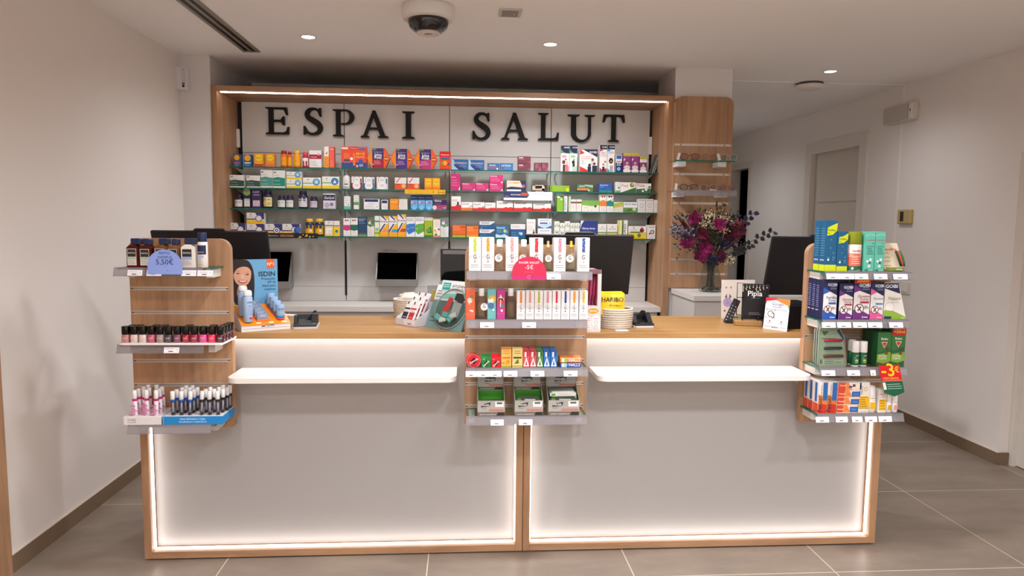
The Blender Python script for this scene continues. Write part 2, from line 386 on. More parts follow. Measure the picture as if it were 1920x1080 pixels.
# things on the walls
p = at(346, 147, Y=5.22); t = tag(empty('motion_detector', (p[0]-0.01, 5.26, p[2])), 'white motion detector on the corner of the left column', 'detector')
MB().prism(rrect(-0.055, 0.035, -0.08, 0.075, 0.02, 0.02, 0.02, 0.03), -0.05, 0, M('dedcde', 0.4)).build('case', t)
MB().box(-0.008, 0.025, -0.0515, -0.05, -0.03, 0.05, M('cfcdd2')).build('lens_window', t)
MB().lathe([(0.009, 0), (0.009, 0.003), (0.001, 0.0032)], DARK, n=14).xf(Matrix.Rotation(math.pi/2, 4, 'X')).build('camera_eye', t, (0.004, -0.05, -0.055))
MB().box(-0.004, 0.014, -0.052, -0.05, -0.045, -0.03, M('6f6d72')).build('button', t); MB().box(-0.006, 0.018, -0.0515, -0.05, 0.058, 0.061, DARK).build('logo_slot', t)
p0 = at(1668, 210, X=XR); p1 = at(1712, 206, X=XR-0.05); ym = (p0[1]+p1[1])/2
t = tag(empty('emergency_light', (XR, ym, p1[2])), 'white emergency light box high on the right wall', 'emergency light'); hl = (p0[1]-p1[1])/2
MB().box(-0.05, 0, -hl, hl, -0.07, 0.07, M('d5ccc2', 0.45), 0.006).build('case', t)
MB().box(-0.06, -0.05, -hl+0.05, hl-0.01, -0.06, 0.06, GL('ddd4ca', 0.3, 0.3)).build('diffuser', t)
MB().box(-0.058, -0.05, -hl+0.01, -hl+0.045, -0.06, 0.06, M('e4ddd5')).build('end_cap', t); MB().box(-0.0595, -0.058, -hl+0.02, -hl+0.03, -0.005, 0.015, DARK).build('test_button', t)
a0 = at(1696, 407, X=XR-0.02)
t = tag(empty('thermostat', (XR, a0[1], a0[2])), 'beige wall thermostat with a narrow dark window', 'thermostat')
MB().box(-0.03, 0, -0.085, 0.085, -0.055, 0.06, M('b9a36a', 0.5), 0.005).build('case', t); MB().box(-0.0315, -0.03, 0.0, 0.045, -0.035, 0.045, M('2b2723')).build('window', t)
a0 = at(1697, 540, X=XR)
t = tag(empty('light_switch', (XR, a0[1], a0[2])), 'white light switch on the right wall beside the insect repellent', 'switch')
MB().box(-0.01, 0, -0.07, 0.07, -0.05, 0.05, M('d8d0c6', 0.45), 0.003).build('plate', t); MB().box(-0.016, -0.01, -0.045, 0.045, -0.03, 0.035, M('e4dcd2', 0.4), 0.002).build('rocker', t)
# duct glimpsed above the shelf unit
t = MB().tube([(-1.45, 6.1, 2.615), (1.4, 6.1, 2.615)], 0.085, M('8d8f82', 0.35, 0.7), 14).build('ventilation_duct')
tag(t, 'dull metal air duct lying in the dark gap above the shelf unit', 'duct')
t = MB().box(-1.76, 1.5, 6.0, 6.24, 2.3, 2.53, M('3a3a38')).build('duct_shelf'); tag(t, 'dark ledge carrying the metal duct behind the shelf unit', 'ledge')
# ================================================================ service counter
YF, CT = 3.258, 1.082
def counter(x0, x1, label):
    t = tag(empty('service_counter', ((x0+x1)/2, YF, 0)), label, 'counter', 'oak framed counter units'); w = (x1-x0)/2
    a = MB(); a.box(-w, -w+0.033, 0, 0.56, 0.008, 1.052, OAKV); a.build('side_panel', t)
    a = MB(); a.box(w-0.033, w, 0, 0.56, 0.008, 1.052, OAKV); a.build('side_panel', t)
    MB().box(-w+0.034, w-0.034, 0, 0.075, 0.008, 0.04, OAKH).build('bottom_rail', t)
    MB().box(-w+0.034, w-0.034, 0.065, 0.085, 0.041, 1.051, PANELW).build('front_panel', t)
    MB().box(-w+0.034, w-0.034, 0.54, 0.56, 0.05, 1.051, PANELW).build('rear_panel', t)
    MB().box(-w+0.05, w-0.05, 0.03, 0.5, 0.0, 0.008, DARK).build('shadow_gap', t)  # dark slab put in for the shadow gap under the frame
    L = EM('fff6f0', LED_S, 'led')
    MB().box(-w+0.034, -w+0.039, 0.026, 0.04, 0.045, 1.04, L).build('light_strip', t)
    MB().box(w-0.039, w-0.034, 0.026, 0.04, 0.045, 1.04, L).build('light_strip', t)
    MB().box(-w+0.045, w-0.045, 0.026, 0.042, 0.041, 0.046, L).build('light_strip', t)
    MB().box(-w+0.045, w-0.045, 0.026, 0.046, 1.043, 1.05, L).build('light_strip', t)
    return t
c1 = counter(-1.487, 0.288, 'oak framed white counter front on the left, edged with light strips')
c2 = counter(0.291, 2.073, 'oak framed white counter front on the right, edged with light strips')
def ledge(par, x0, x1):
    px = par.location.x
    m = MB().prism(rrect(x0-px, x1-px, -0.235, 0.0, 0, 0, 0.05, 0.05), 0.0, 0.022, M('e9e2dc', 0.4), ax='z')
    m.build('bag_ledge', par, (0, 0.065, 0.882))
ledge(c1, -1.04, -0.03); ledge(c2, 0.612, 1.626)
t = MB().box(-1.49, 2.076, YF-0.008, 3.845, 1.0525, CT, OAKT, 0.0015).build('worktop'); tag(t, 'long pale oak worktop running across both counter units', 'worktop')
# ================================================================ shelf unit on the back wall
UX0, UX1, UY, UT, UB = -1.81, 1.57, 5.25, 2.552, 5.69
IX0, IX1 = -1.77, 1.526
unit = tag(empty('shelf_unit', (0, UY, 0)), 'oak framed wall unit with white back and four rows of glass shelves', 'shelf unit')
MB().box(UX0, IX0, 0, 0.5, 0, UT, OAKV).build('side_panel', unit); MB().box(IX1, UX1, 0, 0.5, 0, UT, OAKV).build('side_panel', unit)
m = MB().box(IX0, IX1, 0, 0.5, 2.513, UT, OAKH); m.build('top_panel', unit)
MB().box(IX0+0.02, IX1-0.01, 0.018, 0.03, 2.507, 2.513, EM('fff3e6', LEDU_S, 'led_warm')).build('light_strip', unit)
xs = [IX0+0.035, at(645, 200, Y=UB)[0], at(843, 200, Y=UB)[0], at(1034, 210, Y=UB)[0], IX1-0.02]
zj = at(760, 291, Y=UB)[2]; zk = at(640, 537, Y=UB)[2]
for i in range(4):
    m = MB(); m.box(xs[i]+0.003, xs[i+1]-0.003, UB-UY, UB-UY+0.02, zj+0.002, 2.512, BACKW); m.box(xs[i]+0.003, xs[i+1]-0.003, UB-UY, UB-UY+0.02, zk+0.001, zj-0.002, BACKW); m.box(xs[i]+0.003, xs[i+1]-0.003, UB-UY, UB-UY+0.02, 0.957, zk-0.001, BACKW)
    m.build('back_panel', unit)
MB().box(IX0+0.001, IX1-0.001, UB-UY+0.022, UB-UY+0.035, 0.957, 2.512, DARK).build('backing', unit)
for x in (xs[0]-0.02, xs[4]+0.01):
    m = MB().box(x-0.02, x+0.005, UB-UY-0.02, UB-UY+0.005, 2.16, 2.3, M('e6e2de', 0.4)); m.build('hinge_plate', unit)
for x in xs[1:4]: MB().box(x-0.008, x+0.008, UB-UY-0.004, UB-UY, 1.0, 1.44, DARK).build('upright_slot', unit)
m = MB().box(IX0+0.002, IX1-0.002, 0.04, 0.455, 0.917, 0.955, M('d6d0ca', 0.45)); m.box(IX0+0.02, IX1-0.02, 0.07, 0.455, 0.0, 0.917, M('c6c0ba', 0.5)); m.build('base_cabinet', unit)
ROWZ = [1.998, 1.84, 1.686, 1.478]; SY = 5.46
sec = [(424, 639), (641, 842), (845, 1036), (1037, 1230)]
for r in range(4):
    for (a, b) in sec:
        xa, xb = at(a, 450, Y=SY)[0], at(b, 450, Y=SY)[0]
        if a == 424: xa = IX0+0.006
        if b == 1230: xb = IX1-0.004
        m = MB().box(xa, xb, SY-UY, UB-UY-0.002, ROWZ[r]-0.008, ROWZ[r], GLASS); m.box(xa, xb, SY-UY-0.0012, SY-UY, ROWZ[r]-0.009, ROWZ[r]-0.0005, GEDGE)
        o = m.build('glass_shelf', unit)
        for xx in (xa+0.03, xb-0.03): MB().prism([(SY-UY+0.06, ROWZ[r]-0.009), (UB-UY-0.002, ROWZ[r]-0.009), (UB-UY-0.002, ROWZ[r]-0.05)], xx-0.002, xx+0.002, M('c9c6c2', 0.4), ax='x').build('bracket', o)
# robot delivery chutes set in the back panels
def chute(px0, px1, pz0, pz1, label):
    a = at(px0, 505, Y=UB); b = at(px1, 505, Y=UB); z0 = at((px0+px1)/2, pz1, Y=UB-0.13)[2]; z1 = at((px0+px1)/2, pz0, Y=UB)[2]
    w = b[0]-a[0]; h = z1-z0
    t = tag(empty('delivery_chute', ((a[0]+b[0])/2, UB, z0)), label, 'delivery chute', 'grey chutes under the glass shelves')
    side = [(0, 0), (0, h), (-0.02, h), (-0.13, 0.055), (-0.13, 0)]
    G = M('8b8884', 0.4, 0.3)
    m = MB(); m.prism(side, -w/2, -w/2+0.008, G, ax='x'); m.prism(side, w/2-0.008, w/2, G, ax='x'); m.box(-w/2+0.008, w/2-0.008, -0.13, -0.122, 0, 0.055, G); m.box(-w/2+0.008, w/2-0.008, -0.122, 0, 0, 0.008, G); m.build('hopper', t)
    m = MB(); m.add([(-w/2+0.008, -0.121, 0.054), (w/2-0.008, -0.121, 0.054), (w/2-0.008, -0.02, h), (-w/2+0.008, -0.02, h)], [(0, 1, 2, 3)], M('020202', 0.9, 0.0, 0.0)); m.box(-w/2+0.008, w/2-0.008, -0.02, 0, 0.06, h, M('020202', 0.9, 0.0, 0.0)); m.build('opening_shade', t)  # black sheet and block stand in for the shade inside the hopper
chute(462, 550, 472, 541, 'grey pharmacy delivery chute with black opening behind the sunscreen display')
chute(708, 784, 474, 537, 'grey pharmacy delivery chute with black opening above the rope basket')
m = MB().print_('o 0.12 0.5 0.07 0.02 77726c;T 0.55 0.2 0.7 77726c BD Rowa', 0.13, 0.02); a = at(733, 470, Y=UB)
tag(m.build('panel_lettering', None, (a[0], UB-0.0008, a[2]-0.01)), 'small grey maker lettering above the middle delivery chute', 'lettering')
# serif letters
def letter(ch):
    """outline pieces on a 1-high cap square, x from 0"""
    P = []
    def serif(x, z, w, up):
        s = 1 if up else -1
        P.append([(x-w/2, z), (x-w/2, z+s*0.035), (x-w*0.26, z+s*0.07), (x+w*0.26, z+s*0.07), (x+w/2, z+s*0.035), (x+w/2, z)])
    if ch in 'EPIL':
        x = 0.19; P.append([(x-0.085, 0), (x-0.085, 1), (x+0.085, 1), (x+0.085, 0)]); serif(x, 0, 0.4, 1); serif(x, 1, 0.4, 0)
    if ch == 'E':
        P += [[(0.2, 0.93), (0.2, 1), (0.79, 1), (0.82, 0.72), (0.76, 0.72), (0.68, 0.9), (0.6, 0.93)], [(0.2, 0.47), (0.2, 0.54), (0.55, 0.54), (0.64, 0.67), (0.7, 0.67), (0.7, 0.34), (0.64, 0.34), (0.55, 0.47)],
              [(0.2, 0), (0.2, 0.07), (0.66, 0.07), (0.76, 0.12), (0.81, 0.28), (0.87, 0.28), (0.85, 0)]]
    if ch == 'L': P.append([(0.2, 0), (0.2, 0.07), (0.6, 0.07), (0.7, 0.12), (0.75, 0.28), (0.81, 0.28), (0.78, 0)])
    if ch == 'P':
        o = [(0.34, 1), (0.42, 1)]+[(0.46+0.33*math.sin(a), 0.72+0.28*math.cos(a)) for a in np.linspace(0.1, math.pi-0.1, 16)]+[(0.3, 0.44), (0.3, 0.49)]
        q = [(0.45+0.17*math.sin(a), 0.72+0.225*math.cos(a)) for a in np.linspace(math.pi-0.1, 0.1, 14)]+[(0.27, 0.945), (0.2, 0.945), (0.2, 1)]
        P.append(o+q)
    if ch == 'A':
        P += [[(0.08, 0), (0.47, 1), (0.55, 1), (0.53, 0.86), (0.2, 0)], [(0.45, 1), (0.57, 1), (0.97, 0), (0.77, 0), (0.45, 0.86)], [(0.28, 0.3), (0.28, 0.37), (0.68, 0.37), (0.68, 0.3)]]
        serif(0.16, 0, 0.32, 1); serif(0.86, 0, 0.4, 1)
    if ch == 'T':
        P += [[(0.36, 0), (0.36, 1), (0.53, 1), (0.53, 0)], [(0.04, 1), (0.86, 1), (0.89, 0.72), (0.83, 0.72), (0.75, 0.9), (0.65, 0.93), (0.25, 0.93), (0.14, 0.9), (0.07, 0.72), (0.0, 0.72)]]; serif(0.445, 0, 0.44, 1)
    if ch == 'U':
        o = [(0.14, 1), (0.31, 1)]+[(0.31, 0.32)]+[(0.53-0.22*math.cos(a), 0.3-0.23*math.sin(a)) for a in np.linspace(0, math.pi, 14)]+[(0.75, 1), (0.84, 1)]
        q = [(0.84, 0.3)]+[(0.49+0.35*math.cos(a), 0.3-0.32*math.sin(a)) for a in np.linspace(0, math.pi, 16)]
        P.append(o+q); serif(0.22, 1, 0.42, 0); serif(0.8, 1, 0.36, 0)
    if ch == 'S':
        c = [(0.62, 0.82, .03), (0.55, 0.92, .045), (0.42, 0.965, .045), (0.27, 0.92, .065), (0.185, 0.78, .085), (0.24, 0.64, .095), (0.4, 0.53, .105), (0.57, 0.41, .105), (0.65, 0.25, .09), (0.58, 0.1, .07), (0.42, 0.03, .045), (0.26, 0.05, .045), (0.14, 0.17, .035)]
        c2 = []
        for i in range(len(c)-1):
            p0, p1, p2, p3 = [np.array(c[min(max(i+j, 0), len(c)-1)]) for j in (-1, 0, 1, 2)]
            for k in range(5): t_ = k/5; c2.append(tuple(0.5*(2*p1+(p2-p0)*t_+(2*p0-5*p1+4*p2-p3)*t_**2+(3*p1-p0-3*p2+p3)*t_**3)))
        c = c2+[c[-1]]; lft, rgt = [], []
        for i, (x, z, w) in enumerate(c):
            a = c[max(i-1, 0)]; b = c[min(i+1, len(c)-1)]; tx, tz = b[0]-a[0], b[1]-a[1]; n = math.hypot(tx, tz)
            lft.append((x-tz/n*w, z+tx/n*w)); rgt.append((x+tz/n*w, z-tx/n*w))
        P.append(lft+rgt[::-1])
        P += [[(0.6, 0.98), (0.68, 1.0), (0.69, 0.68), (0.63, 0.68), (0.54, 0.9)], [(0.05, 0.0), (0.05, 0.32), (0.11, 0.32), (0.24, 0.08), (0.13, 0.03)]]
    return P
LB = M('141211', 0.6, 0.0, 0.2)
for ch, px, py, pw, lb in (('E', 498, 251, 44, 'black serif letter E at the start of the wall sign'), ('S', 569, 252, 36, 'black serif letter S, second in the left word'), ('P', 624, 255, 40, 'black serif letter P crossing the first panel joint'), ('A', 676, 257, 52, 'black serif letter A of the left word'),
                           ('I', 754, 259, 23, 'narrow black serif letter I ending the left word'), ('S', 886, 261, 34, 'black serif letter S starting the right word'), ('A', 940, 261, 50, 'black serif letter A of the right word'), ('L', 1009, 262, 39, 'black serif letter L crossing the third panel joint'),
                           ('U', 1064, 265, 51, 'black serif letter U before the final letter'), ('T', 1130, 265, 41, 'black serif letter T ending the wall sign')):
    a = at(px, py, Y=UB-0.03); b = at(px+pw, py, Y=UB-0.03); top = at(px, py-50.5, Y=UB-0.03)
    h = top[2]-a[2]; P = letter(ch); xm = min(q[0] for s in P for q in s); xM = max(q[0] for s in P for q in s); sx = (b[0]-a[0])/(xM-xm)
    m = MB()
    for i, s in enumerate(P): m.prism([((q[0]-xm)*sx, q[1]*h) for q in s], -0.03+0.00025*i, -0.0002*i, LB)
    tag(m.build('wall_letter', None, (a[0], UB, a[2])), lb, 'letter', 'letters of the wall sign')
# ================================================================ goods on the four glass shelves
PY = 5.478
def carton(x, z, Y, w, h, d, base, spec, label, group, name='medicine_carton', rz=0.0, cat='box'):
    m = MB().box(-w/2, w/2, 0, d, 0, h, M(base, 0.5), min(0.0012, w*0.03))
    m.add([(-w/2+0.002, 0.0015, h+0.0002), (w/2-0.002, 0.0015, h+0.0002), (w/2-0.002, 0.0022, h+0.0002), (-w/2+0.002, 0.0022, h+0.0002)], [(0, 1, 2, 3)], M('6a6460'))
    m.print_(spec, w, h)
    return tag(m.build(name, None, (x, Y, z), (0, 0, rz)), label, cat, group)
def pill_bottle(x, z, Y, w, h, body, cap, lab, spec, label, group, name='pill_bottle', capf=0.2, shoulder=0.12):
    r = w/2; y0 = Y+r; t = tag(empty(name, (x, y0, z)), label, 'bottle', group); hb = h*(1-capf)
    MB().lathe([(r*0.9, 0), (r, 0.003), (r, hb-h*shoulder), (r*0.92, hb-h*shoulder*0.5), (r*0.7, hb), (r*0.7, hb+0.002)], M(body, 0.3), n=20).build('bottle_body', t)
    MB().lathe([(r*0.76, hb), (r*0.78, hb+0.002), (r*0.78, h-0.003), (r*0.72, h), (0.001, h)], M(cap, 0.4), n=20).build('cap', t)
    a, b = 0.1*h, hb-h*shoulder-0.06*h
    m = MB(); n = 10; v = []
    for k in range(n+1):
        c = -math.pi/2+(k/n-0.5)*2.3; v += [(r*1.012*math.cos(c), r*1.012*math.sin(c), a), (r*1.012*math.cos(c), r*1.012*math.sin(c), b)]
    m.add(v, [(2*i, 2*i+2, 2*i+3, 2*i+1) for i in range(n)], M(lab, 0.45), True)
    if spec: m.print_(spec, w*0.72, b-a, -r*1.013+0.0006, -w*0.36, a)
    m.build('label', t); return t
def row(zs, yref, text, group, Y=PY, dep=0.055):
    for line in text.strip().split('\n'):
        hd, spec, label = [q.strip() for q in line.split('|')]
        k = hd.split(); x0, x1 = float(k[0]), float(k[1]); yt = k[2].split(':'); cx = (x0+x1)/2
        a, b = at(x0, yref, Y=Y), at(x1, yref, Y=Y)
        zb = zs if len(yt) == 1 else at(cx, float(yt[1]), Y=Y)[2]
        h = at(cx, float(yt[0]), Y=Y)[2]-zb; w = b[0]-a[0]-0.0012; x = (a[0]+b[0])/2
        if k[3] == 'P': pill_bottle(x, zb, Y, w, h, k[4], k[5], k[6], spec, label, group)
        else: carton(x, zb, Y, w, h, float(k[4]) if len(k) > 4 else dep, k[3], spec, label, group)
VIT = 'c 0.5 0.68 0.36 f2b51c;T 0.5 0.64 0.5 7a4a10 ---;'
GB = 'r 0 0.7 1 1 1d2345;p 3f9a50 0 0.72 0 0.86 0.5 0.7;p e9e5e3 0 0.7 1 0.6 1 0.55 0 0.55;'
row(ROWZ[0], 317, f'''
438 451 289 3d5686 | c 0.5 0.72 0.4 f0b020;r 0.1 0.26 0.9 0.36 c85a9a;l 0.15 0.8 0.06 0.2 3 a9b8d0 | small blue carton with a pink stripe, far left of the top shelf
457 472 290 2f5c92 | c 0.5 0.72 0.4 f0b020;r 0.1 0.26 0.9 0.36 e8eef4;l 0.15 0.8 0.06 0.2 3 a9b8d0 | small blue carton with a white stripe and yellow sun, second on the top shelf
477 494 288 f0a81e | c 0.5 0.68 0.38 f6cf2c;r 0 0 1 0.26 c8402a;T 0.5 0.64 0.6 7a3a10 *Leotron;r 0.1 0.22 0.9 0.26 f2c9a0 | yellow carton with a red foot on the top shelf
499 515 288 f0952a | c 0.5 0.68 0.38 f6cf2c;r 0 0 1 0.22 e8783a;T 0.5 0.64 0.6 7a3a10 *Leotron | orange carton with yellow disc beside the red-capped bottles
525 538 282 P e0651e a01f1c f0a01c | T 0.5 0.5 0.7 7a2a10 *Leotron | orange bottle with dark red cap, front one of the pair
538 547 284 P e0651e a01f1c f0a01c | | orange bottle with dark red cap, tucked to the right of its twin
549 563 282 P f09a1c f0b81a f3a820 | T 0.5 0.5 0.7 7a2a10 *Leotron | orange bottle with bright yellow cap on the top shelf
566 578 285 P b8202c d6505a e9e4e2 | r 0 0 1 0.62 b01c30;l 0.2 0.8 0.2 0.5 2 f0c8c8 | small red and white bottle with coral cap
580 603 282 e8e3e0 | r 0 0.5 1 0.76 a91c34;T 0.4 0.58 0.5 f2e2e2 *Colnatur;l 0.1 0.7 0.1 0.36 4 9a9a9a;c 0.75 0.78 0.1 d8b0b0 | white carton with a crimson band on the top shelf
608 617 275 ece6e2 | r 0 0 1 0.55 f0952a;p c0302a 0.3 0.68 0.55 0.62 0.8 0.78;l 0.2 0.8 0.1 0.45 5 c06a1a | slim tall white and orange carton
617.3 627 275 e9604e | l 0.2 0.8 0.1 0.3 3 f0b0a0;r 0.1 0.85 0.9 0.9 f5a090 | slim tall coral carton beside the white and orange one
640 688 275 e24a2a 0.04 | r 0 0 1 0.27 2f4a86;r 0.02 0.88 0.27 0.96 f0d8d0;r 0.36 0.86 0.62 1 d8261e;T 0.49 0.9 0.2 f4e4e0 Redoxon;r 0.68 0.85 0.94 0.94 3a6ab0;r 0.1 0.25 0.17 0.7 e86a3a;r 0.18 0.25 0.25 0.7 e86a3a;r 0.26 0.25 0.33 0.7 e86a3a;r 0.1 0.3 0.33 0.42 4a4a70;c 0.4 0.44 0.055 f6e6de;r 0.46 0.12 0.55 0.7 e8703a;T 0.74 0.62 0.34 f6c81e *45+15;T 0.74 0.48 0.34 f2cfa8 GRATIS;c 0.76 0.32 0.09 3a5aa0;c 0.62 0.1 0.05 f0a060;T 0.78 0.08 0.14 e8e8f0 60 | wide red and blue promotional carton on the top shelf
824 845 284 d94a20 | r 0 0.7 1 1 cf1f1c;T 0.5 0.78 0.7 f4dcd0 *Redoxon;r 0.12 0.55 0.88 0.65 2f5aa0;c 0.2 0.36 0.14 6aa02c;c 0.5 0.36 0.2 f0a02a;c 0.8 0.3 0.12 3a5a8a;r 0 0 1 0.06 c8301c | orange and red hanging pack right of the hexagonal cartons
848 878 299 2a5a96 | p 9cc0d8 0 0 0.4 0 0.1 0.4 0.12 0.9 0 1;p 2a2f6a 0.42 0 0.12 0.42 0.5 0.45 0.8 0;T 0.52 0.6 0.84 f0dcae *ACTROMADOL;l 0.4 0.9 0.3 0.45 2 b8c8e0 | wide blue carton with a pale swoosh, left of its pair
879 908 300 2a5a96 | p 9cc0d8 0 0 0.4 0 0.1 0.4 0.12 0.9 0 1;p 2a2f6a 0.42 0 0.12 0.42 0.5 0.45 0.8 0;T 0.5 0.6 0.84 f0dcae *ACTROMADOL;l 0.4 0.9 0.3 0.45 2 b8c8e0 | wide blue carton with a pale swoosh, right of its pair
914 937 306 2d6a94 | r 0 0.28 0.8 0.5 b8406a;T 0.4 0.62 0.5 e8e8f0 *Actron;c 0.8 0.22 0.07 e8e8ee | small blue carton with pink stripe and white tablet
938 962 306 2468a8 | p d8384a 0 0 0.25 0 0.1 0.34;T 0.45 0.56 0.74 f0e2b8 *ACTRON;l 0.3 0.9 0.2 0.36 2 b8d0e8 | small bright blue carton with cream lettering
971 995 307 70303f | l 0.06 0.5 0.56 0.8 3 d0a0a8;p 8f4a58 0.7 0 0.9 0.4 1 0.4 1 0.1;r 0.06 0.74 0.4 0.86 e0c0c4 | burgundy carton, lower one of the stacked two
971 995 293:306.6 70303f | l 0.06 0.5 0.56 0.8 3 d0a0a8;p 8f4a58 0.7 0 0.9 0.4 1 0.4 1 0.1;r 0.06 0.74 0.4 0.86 e0c0c4 | burgundy carton, upper one of the stacked two
1002 1015 305 7a3847 | p 9a5a66 0.5 0 0.9 0.5 1 0.5 1 0;l 0.1 0.6 0.4 0.8 4 d0a8ae | small burgundy carton, left of the little pair
1015.5 1028 305 7a3847 | p 9a5a66 0.5 0 0.9 0.5 1 0.5 1 0;l 0.1 0.6 0.4 0.8 4 d0a8ae | small burgundy carton, right of the little pair
1051 1067 273 eae6e4 | {GB}T 0.68 0.9 0.6 f0f0f4 *GOIBI;l 0.12 0.7 0.52 0.7 3 a0a8a0;r 0.12 0.56 0.7 0.6 d06a7a;c 0.6 0.46 0.12 c04a5a;c 0.35 0.36 0.2 6a2a2a 1.2;r 0.25 0 0.6 0.26 2a2430;p d86a70 0.5 0 0.5 0.2 0.75 0.32 0.95 0.18 0.95 0;c 0.75 0.36 0.12 e0a890 | tall navy and white anti-lice carton with green flash and pink lettering
1067.4 1082 273 eae6e4 | {GB}T 0.68 0.9 0.6 f0f0f4 *GOIBI;l 0.12 0.7 0.52 0.7 3 a0a8a0;r 0.12 0.56 0.75 0.6 6aaa6a;c 0.6 0.46 0.12 7aa03a;c 0.5 0.36 0.2 2a1e20 1.2;r 0.4 0.1 0.7 0.3 2a2430;p b8c8b0 0.3 0 0.4 0.18 0.95 0.22 0.98 0 | tall navy and white anti-lice carton with green lettering
1087 1120 280 eae6e4 0.09 | r 0 0.98 1 1 1d2345;p 1d2345 0.14 1 1 0.65 1 1;p cf3232 0 1 0.27 0.83 0 0.76;T 0.74 0.83 0.42 f0f0f4 *GOIBI;T 0.34 0.64 0.56 c83c3c KITCOMPLET;r 0.06 0.58 0.6 0.6 c83c3c;l 0.06 0.3 0.34 0.5 4 a0a0a0;p cf3232 0 0 0 0.24 0.4 0.1 0.48 0;c 0.72 0.54 0.08 7a4a3a;r 0.6 0.3 0.84 0.48 c8d0d8;c 0.55 0.3 0.08 3a2420;r 0.44 0 0.64 0.24 232c48;c 0.82 0.36 0.08 8a3a20;r 0.7 0 0.98 0.28 232c48 | big square navy, white and red anti-lice kit carton
1124 1138 272 eae6e4 0.06 | r 0 0.84 1 1 1d2345;p cf3a4a 0 0.87 0.5 0.8 0 0.76;T 0.6 0.9 0.66 f0f0f4 *GOIBI;T 0.45 0.68 0.6 a03040 Max;l 0.1 0.9 0.58 0.64 2 808080;p b02050 0 0 0 0.16 0.3 0.1 0.9 0.14 1 0;c 0.74 0.38 0.13 b06a50;c 0.5 0.28 0.12 a03038;r 0.36 0.04 0.66 0.2 2a2430 | tall anti-lice carton with a red flash and dark side
1138.4 1152 272 eae6e4 0.06 | r 0 0.84 1 1 1d2345;p 5a9ad0 0 0.87 0.5 0.8 0 0.76;T 0.6 0.9 0.66 f0f0f4 *GOIBI;T 0.5 0.69 0.8 4a7ab0 Skin;c 0.5 0.42 0.3 2a1c1c 1.3;c 0.52 0.4 0.14 b0806a;r 0.36 0 0.8 0.24 a8a4ac;p 3a9aa8 0 0 0 0.16 0.3 0.06 0.3 0 | tall anti-lice carton with a pale blue flash
1154 1166 291 e4e2e4 | r 0.1 0.78 0.9 0.98 2a62a8;r 0.1 0.6 0.9 0.66 d06a5a;r 0 0 1 0.56 1d2b5a;T 0.5 0.4 0.7 f2f2f4 *ZZ;c 0.5 0.2 0.34 3a7ac0;c 0.5 0.2 0.2 e8eef4;c 0.5 0.2 0.12 3a7ac0 | narrow white and navy carton marked ZZ
1168 1183 287 8a3a86 | r 0 0.84 1 1 c8b83a;T 0.5 0.88 0.8 6a5a10 *Parasidose;c 0.5 0.52 0.24 6a4a3a;c 0.5 0.48 0.16 d8b09a;c 0.5 0.26 0.4 d8ccc0 0.7;c 0.5 0.08 0.5 eee6ea 0.5;p e8c8e0 0.06 0.56 0.06 0.74 0.3 0.7 | purple carton with yellow top and portrait, left of three
1183.4 1198 287 8a3a86 | r 0 0.84 1 1 c8b83a;T 0.5 0.88 0.8 6a5a10 *Parasidose;c 0.5 0.52 0.24 6a4a3a;c 0.5 0.48 0.16 d8b09a;c 0.5 0.26 0.4 d8ccc0 0.7;c 0.5 0.08 0.5 eee6ea 0.5;p e8c8e0 0.06 0.56 0.06 0.74 0.3 0.7 | purple carton with yellow top and portrait, middle of three
1199 1213 294 7a3a78 | r 0 0.84 1 1 c8b83a;T 0.5 0.88 0.8 6a5a10 *Parasidose;r 0 0.64 1 0.84 e4d8e0;c 0.5 0.48 0.22 6a4a3a;c 0.5 0.46 0.15 d8b09a;c 0.5 0.26 0.4 d8ccc0 0.7;c 0.5 0.08 0.5 eee6ea 0.5 | shorter purple carton with yellow top, right of three
''', 'packages on the top glass shelf')
def hexpack(x0, x1, y0, c1, label):
    a, b = at(x0, 317, Y=PY), at(x1, 317, Y=PY); w = b[0]-a[0]; h = at((x0+x1)/2, y0, Y=PY)[2]-ROWZ[0]
    pts = [(-w*0.27, 0), (w*0.27, 0), (w*0.49, h*0.5), (w*0.27, h), (-w*0.27, h), (-w*0.49, h*0.5)]
    m = MB().prism(pts, 0, 0.05, M('e0561e'))
    m.print_(f'p ef8a1e 0.04 0.5 0.24 0.04 0.24 0.96;p e8641e 0.96 0.5 0.72 0.04 0.72 0.96;p 3a2c6e 0.25 0 0.72 0 0.72 1 0.25 1;p {c1} 0.25 0 0.72 0 0.72 0.5 0.25 0.42;r 0.26 0.92 0.42 0.985 6a9a2a;T 0.485 0.78 0.32 b8b0d8 Redoxon;T 0.485 0.62 0.31 f0ece8 *Jalea;T 0.485 0.49 0.29 f0ece8 *Real;l 0.32 0.62 0.22 0.36 3 e0b0c0;o 0.83 0.48 0.075 0.02 3a2010;r 0.755 0.465 0.905 0.505 e8dcc8;r 0.265 0.06 0.3 0.18 2a1a20;r 0.26 0.18 0.31 0.22 f0e8e0', w, h)
    tag(m.build('hexagonal_carton', None, ((a[0]+b[0])/2, PY, ROWZ[0])), label, 'box', 'hexagonal cartons on the top shelf')
hexpack(687, 732, 278, 'a01f3a', 'orange hexagonal carton with dark red lower label, left of three')
hexpack(731.5, 776, 279, '4a3486', 'orange hexagonal carton with all purple label, middle of three')
hexpack(775.5, 821, 280, 'b83a7a', 'orange hexagonal carton with magenta lower label, right of three')
